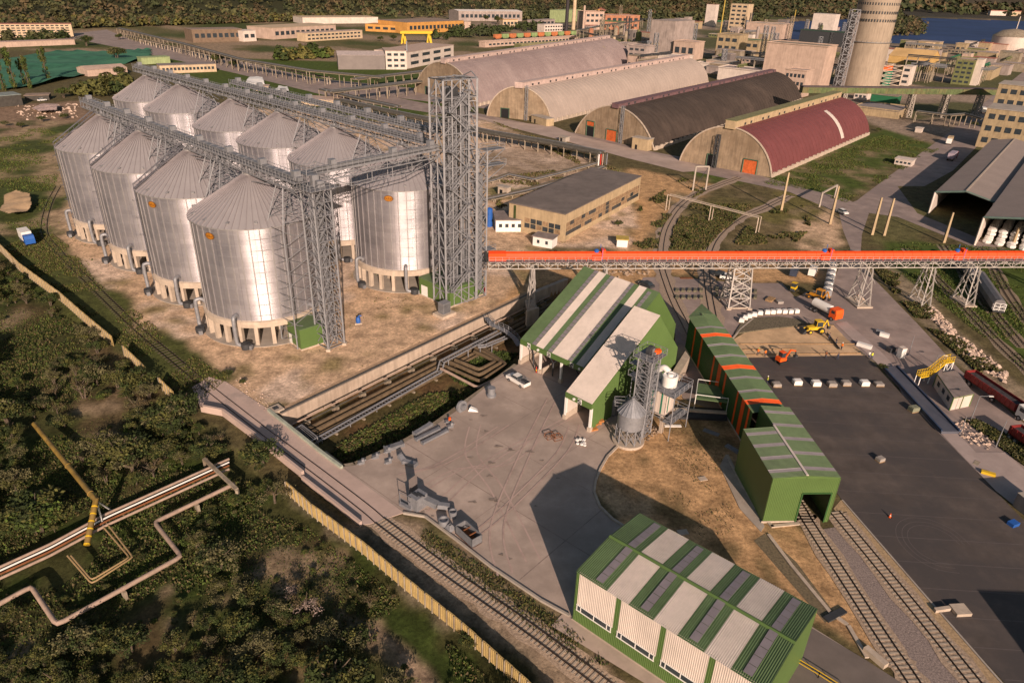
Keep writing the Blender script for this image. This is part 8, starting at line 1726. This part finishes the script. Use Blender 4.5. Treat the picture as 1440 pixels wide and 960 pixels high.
for k in range(14): slabbit('small dark sleeper stack behind the trestle', 1008+(k % 7)*9, 407+(k//7)*8+(k % 7)*.6, 1.2, 1.9, .7, .5, MATS['sleeper_stack'], 'sleeper_stack', 'sleepers', 'sleeper stacks around the trestle')
slabbit('brown stack of boards right of the trestle', 1083, 422, .9, 2.6, 1.6, .5, woodm, 'board_stack', 'boards'); slabbit('grey boulder heap at the end of the board stack', 1096, 426, .2, 1.5, 1.2, .6, greyc, 'block', 'block'); slabbit('flat rusty plate on the paved apron near the curved track', 965, 391, .1, 3.4, 1.2, .06, rust, 'plate', 'plate')
random.seed(9)
def rubble(lb, pxs, n, s, m, seed=1):
    rs = np.random.RandomState(seed); P = [(G(*p).x, G(*p).y) for p in pxs]; xs = [p[0] for p in P]; ys = [p[1] for p in P]; m_ = MB(); c = 0
    while c < n:
        x, y = rs.uniform(min(xs), max(xs)), rs.uniform(min(ys), max(ys))
        if not inpoly(np.array([x]), np.array([y]), P)[0]: continue
        r = s*rs.uniform(.4, 1.4); k = len(m_.v); i = m_.mi(m); d = rs.randn(6, 3)*.25+np.array([[1, 0, 0], [0, 1, 0], [-1, 0, 0], [0, -1, 0], [0, 0, 1], [0, 0, -.4]]); m_.v += [(x+a*r, y+b*r, .1+q*r*.8) for a, b, q in d]
        for f in ((0, 1, 4), (1, 2, 4), (2, 3, 4), (3, 0, 4), (1, 0, 5), (2, 1, 5), (3, 2, 5), (0, 3, 5)): m_.f.append(tuple(k+j for j in f)); m_.m.append(i)
        c += 1
    m_.build('rubble_pile', label=lb, cat='rubble', kind='stuff')
rubm = mat('rubble_pale', (.50, .38, .31), .9, 0, .3, 1.5); rubble('long pile of pale rubble along the right road, upper end', [(1298, 437), (1312, 433), (1346, 468), (1335, 474)], 160, .55, rubm, 1); rubble('long pile of pale rubble along the right road, lower end', [(1330, 478), (1352, 472), (1418, 525), (1412, 538), (1390, 525), (1350, 495)], 260, .5, rubm, 2); rubble('small rubble at the trestle foot on the road side', [(1196, 418), (1210, 414), (1222, 430), (1208, 434)], 60, .4, rubm, 3)
rubble('small rubble behind the yellow stairs and cabins', [(1330, 600), (1360, 590), (1400, 620), (1390, 635), (1345, 615)], 90, .3, rubm, 4); rubble('scattered pale stones on the bare field at the left', [(20, 150), (110, 146), (112, 166), (30, 172)], 120, .8, rubm, 5); rubble('scattered stones along the slab and silo yard edge', [(318, 540), (376, 580), (400, 575), (340, 530)], 60, .16, rubm, 6)
rubble('junk heap of stones and wood under the orange conveyor', [(830, 368), (890, 368), (915, 385), (860, 392), (835, 380)], 120, .5, mat('junk', (.30, .22, .16), .9, 0, .5, 1), 7)
rubble('debris along the front of the sandy ground by the dryer', [(895, 590), (925, 600), (925, 612), (885, 635), (900, 615)], 70, .3, MATS['junk'], 8)
# weighbridge deck, cabins, yellow stairs
t = thing('weighbridge', 'long bluish grey weighbridge deck beside the asphalt lot', 'weighbridge', G(1250, 518)); c4 = [G(1323, 610), G(1348, 610), G(1260, 518), G(1240, 518)]; m_ = MB(); m_.hexa(c4+[p+UP*.55 for p in c4], mat('weigh_steel', (.10, .105, .135), .5, .2, .1, .4)); m_.build('deck', t); m_ = MB(); m_.beam(c4[0]+UP*.7, c4[3]+UP*.7, .3, mat('weigh_beam', (.03, .05, .10), .5)); m_.beam(c4[1]+UP*.7, c4[2]+UP*.7, .3, MATS['weigh_beam']); m_.build('side_beam', t)
A = G(1335, 577); B = G(1354, 573); C_ = G(1311, 541); u = u2(B-A); D = -u2(A-C_)*(A-C_).length; h = 2.7
t = thing('office_container', 'pair of joined white office containers with green trim beside the weighbridge', 'container', A); w_ = 4.9; q = [A, A+u*w_, A+u*w_+D*.95, A+D*.95]; m_ = MB(); m_.hexa(q+[p+UP*h for p in q], ltw); m_.build('wall', t); m_ = MB(); m_.hexa([p+UP*h for p in q]+[p+UP*(h+.15) for p in q], MATS['grey_felt']); m_.build('roof', t); m_ = MB()
for p in q: m_.beam(p-u*.03, p-u*.03+UP*h, .16, green)
m_.beam(A+u*w_/2-perp(u)*.05, A+u*w_/2-perp(u)*.05+UP*h, .12, green); m_.beam(q[0]+UP*h, q[1]+UP*h, .14, green); m_.beam(q[0]+UP*h, q[3]+UP*h, .14, green); m_.build('trim', t)
for k in range(3): m_ = MB(); p = A+D*(.15+k*.27); m_.obox(p-u*.05+UP*1.1, D.normalized()*1.1, -u*.03, .9, glass); m_.build('window', t)
t = thing('yellow_stairs', 'bright yellow inspection stairs with a raised platform beside the lane', 'stairs', G(1290, 540)); p0, p1 = G(1288, 540), G(1330, 532); d = u2(p1-p0); v = perp(d); m_ = MB(); z1, z2 = 1.8, 4.2; a_ = p0+UP*z1; b_ = a_+d*2.5; c_ = b_+d*3.2+UP*(z2-z1); e_ = c_+d*2.0
for sg in (-.55, .55):
    for p, q in ((a_, b_), (b_, c_), (c_, e_)): m_.beam(p+v*sg, q+v*sg, .14, yellow, .25); m_.beam(p+v*sg+UP*1.1, q+v*sg+UP*1.1, .08, yellow); m_.beam(p+v*sg+UP*.55, q+v*sg+UP*.55, .06, yellow)
    for k in range(13): f = k/12*7.6; p = a_+d*min(f, 2.5) if f < 2.5 else (b_+(c_-b_)*((f-2.5)/3.2) if f < 5.7 else c_+d*(f-5.7)); m_.beam(p+v*sg, p+v*sg+UP*1.1, .06, yellow)
for k in range(12): p = b_+(c_-b_)*k/11; m_.beam(p-v*.5, p+v*.5, .26, yellow, .05)
m_.hexa([a_-v*.55, b_-v*.55, b_+v*.55, a_+v*.55]+[x+UP*.08 for x in (a_-v*.55, b_-v*.55, b_+v*.55, a_+v*.55)], yellow); m_.hexa([c_-v*.55, e_-v*.55, e_+v*.55, c_+v*.55]+[x+UP*.08 for x in (c_-v*.55, e_-v*.55, e_+v*.55, c_+v*.55)], yellow); m_.build('steps', t)
m_ = MB()
for p in (c_, e_, a_, b_):
    for sg in (-.5, .5): m_.beam(V((p.x, p.y, 0))+v*sg, p+v*sg, .15, whitep)
m_.beam(V((c_.x, c_.y, .3))-v*.5, e_-v*.5, .1, whitep); m_.beam(V((e_.x, e_.y, .3))-v*.5, c_-v*.5, .1, whitep); m_.build('support_legs', t)
def lamp(lb, b, tp, arm=1.6, adir=None):
    g = G(*b); h = HG(g, *tp); t = thing('street_lamp', lb, 'street lamp', g, 'street lamps at the right'); m_ = MB(); m_.tube([g, g+UP*h], [.09, .05], galv, 8); m_.build('pole', t)
    if arm: a = V((1, -.1, 0)); m_ = MB(); m_.beam(g+UP*h, g+UP*(h+.15)+a*arm, .07, galv); m_.build('arm', t); m_ = MB(); m_.box(tuple(g+UP*(h+.1)+a*(arm+.2)), .8, .3, .12, whitep); m_.build('lamp_head', t)
lamp('street lamp between the office containers and the lower end of the weighbridge', (1365, 591), (1379, 557)); lamp('street lamp behind the yellow stairs', (1315, 512), (1320, 500), 1.2); lamp('thin mast with no arm near the white portable toilet', (1277, 500), (1286, 472), 0); lamp('armless pole nearest the bottom of the weedy strip', (1400, 629), (1418, 592), 0); lamp('short white mast at the end of the weighbridge', (1350, 610), (1362, 586), 0)
m_ = MB(); g = G(1266, 502); m_.box((g.x, g.y, 0), 1.2, 1.2, 2.2, whitep, .3); m_.box((g.x, g.y, 2.2), 1.25, 1.25, .15, ltw, .3); m_.build('portable_toilet', label='white and green portable toilet at the top of the weighbridge lane', cat='toilet')
slabbit('white pallets of sacks at the top left of the lane', 1215, 488, -.7, 3.0, 1.0, .8, whitep, 'sack_pallet', 'sacks'); slabbit('small white van shaped bundle on the plaza', 1243, 473, -.6, 2.0, 1.0, .8, whitep, 'sack_pallet', 'sacks'); slabbit('grey bundle beside the white bundle on the plaza', 1237, 468, -.6, 1.6, .8, .7, galv, 'sack_pallet', 'sacks'); slabbit('dark equipment crate at the top of the lane', 1252, 494, .4, 1.6, 1.2, 1.0, dark, 'crate', 'crate'); slabbit('square concrete lid on the lower right plaza', 1373, 651, .8, 1.5, .8, .1, concd, 'lid', 'lid'); slabbit('yellow steel frame on the lower right plaza', 1389, 667, -.5, 2.0, .7, .5, yellow, 'frame', 'frame')
t = thing('storage_container', 'pale grey container cut off at the right edge', 'container', G(1425, 722)); g = G(1438, 716); m_ = MB(); m_.box((g.x+1.4, g.y, 0), 4.5, 2.6, 2.4, greyo, .2); m_.build('wall', t); m_ = MB(); m_.box((g.x+1.4, g.y, 2.4), 4.6, 2.7, .12, conc, .2); m_.build('roof', t)
slabbit('blue scrap bundle beside the container at the right edge', 1424, 738, .4, 1.4, 1.0, .6, bluep, 'scrap', 'scrap')
# ================================================================ people
def person(lb, px, py, top, legs, pose=0, rz=0., hat=None):
    g = G(px, py); t = local('person', lb, 'person', (g.x, g.y, .06), rz); sw = .14*pose
    me = bpy.data.meshes.new('body'); J = [((0, 0, .95), .14), ((0, 0, 1.2), .15), ((0, 0, 1.42), .16), ((0, 0, 1.52), .06), ((0, 0, 1.63), .105), ((.01, 0, 1.74), .09), ((0, .19, 1.42), .065), ((.05, .25, 1.15), .05), ((.18, .24, .95), .04), ((0, -.19, 1.42), .065), ((.03, -.25, 1.15), .05), ((.12, -.25, .92), .04), ((0, .1, .88), .1), ((sw, .11, .5), .075), ((sw*.6, .11, .08), .05), ((sw*.6+.14, .11, .04), .045), ((0, -.1, .88), .1), ((-sw, -.11, .5), .075), ((-sw*1.5, -.11, .08), .05), ((-sw*1.5+.14, -.11, .04), .045)]
    E_ = [(0, 1), (1, 2), (2, 3), (3, 4), (4, 5), (2, 6), (6, 7), (7, 8), (2, 9), (9, 10), (10, 11), (0, 12), (12, 13), (13, 14), (14, 15), (0, 16), (16, 17), (17, 18), (18, 19)]
    me.from_pydata([j[0] for j in J], E_, []); o = bpy.data.objects.new('body', me); S.collection.objects.link(o); o.parent = t; md = o.modifiers.new('s', 'SKIN'); 
    for v_, j in zip(me.skin_vertices[0].data, J): v_.radius = (j[1], j[1])
    me.skin_vertices[0].data[0].use_root = True; ss = o.modifiers.new('d', 'SUBSURF'); ss.levels = 1; ss.render_levels = 1
    bpy.context.view_layer.update(); dg = bpy.context.evaluated_depsgraph_get(); m2 = bpy.data.meshes.new_from_object(o.evaluated_get(dg)); o.modifiers.clear(); o.data = m2
    m2.materials.clear(); [m2.materials.append(m) for m in (skin, top, legs)]
    for p in m2.polygons: z = p.center.z; y = abs(p.center.y); p.material_index = 0 if z > 1.5 or (y > .2 and z < 1.08 and z > .8) else (1 if z > .95 or y > .18 else 2)
    m_ = MB(); m_.lathe((0, 0, 1.68), [(.13, 0), (.12, .08), (.05, .14)], hat or MATS['dark_steel'], 12); m_.build('helmet' if hat else 'hair', t)
hv_ = mat('hi_vis', (.55, .60, .05), .6); hvo = mat('hi_vis_orange', (.75, .18, .02), .6); navy = MATS['navy']
for lb, zx, zy, tp, lg, po, rz, ht in (('worker in a yellow vest standing by the long shed roof end on the asphalt', 468, 838, hv_, navy, 0, 0, whitep), ('worker in dark clothes on the asphalt edge, left of the pair', 962, 625, rust, navy, 1, 1, None), ('worker in dark clothes on the asphalt edge, right of the pair', 1062, 638, navy, navy, .5, 2, None), ('worker kneeling side of the screed, left of the group of three', 990, 470, navy, navy, .6, 2.5, None), ('worker in the middle of the group of three on the sand bed', 1050, 510, navy, navy, 1, 3, None), ('worker in orange at the right end of the group of three', 1096, 552, hvo, navy, .4, .5, whitep), ('worker beside the small machine on the sand bed', 390, 600, hvo, navy, .4, 1, hv_), ('worker with an orange vest next to the excavator', 452, 612, hvo, navy, .3, 2, None), ('worker in yellow at the sack pallets by the lane', 1350, 632, hv_, navy, .4, 2, None), ('worker in pale clothes at the sack pallets by the lane', 1325, 625, whitep, navy, .6, 1, None)):
    person(lb, 1000+zx/6, 400+zy/6, tp, lg, po, rz, ht)
m_ = MB(); a_, b_ = G(1163, 470), G(1180, 492); m_.beam(a_+UP*.3, b_+UP*.3, .25, dark); m_.beam(a_+UP*.3, a_+UP*1.1, .06, dark); m_.beam(b_+UP*.3, b_+UP*1.1, .06, dark); m_.build('screed_bar', label='long dark screed bar lying across the sand bed', cat='screed')
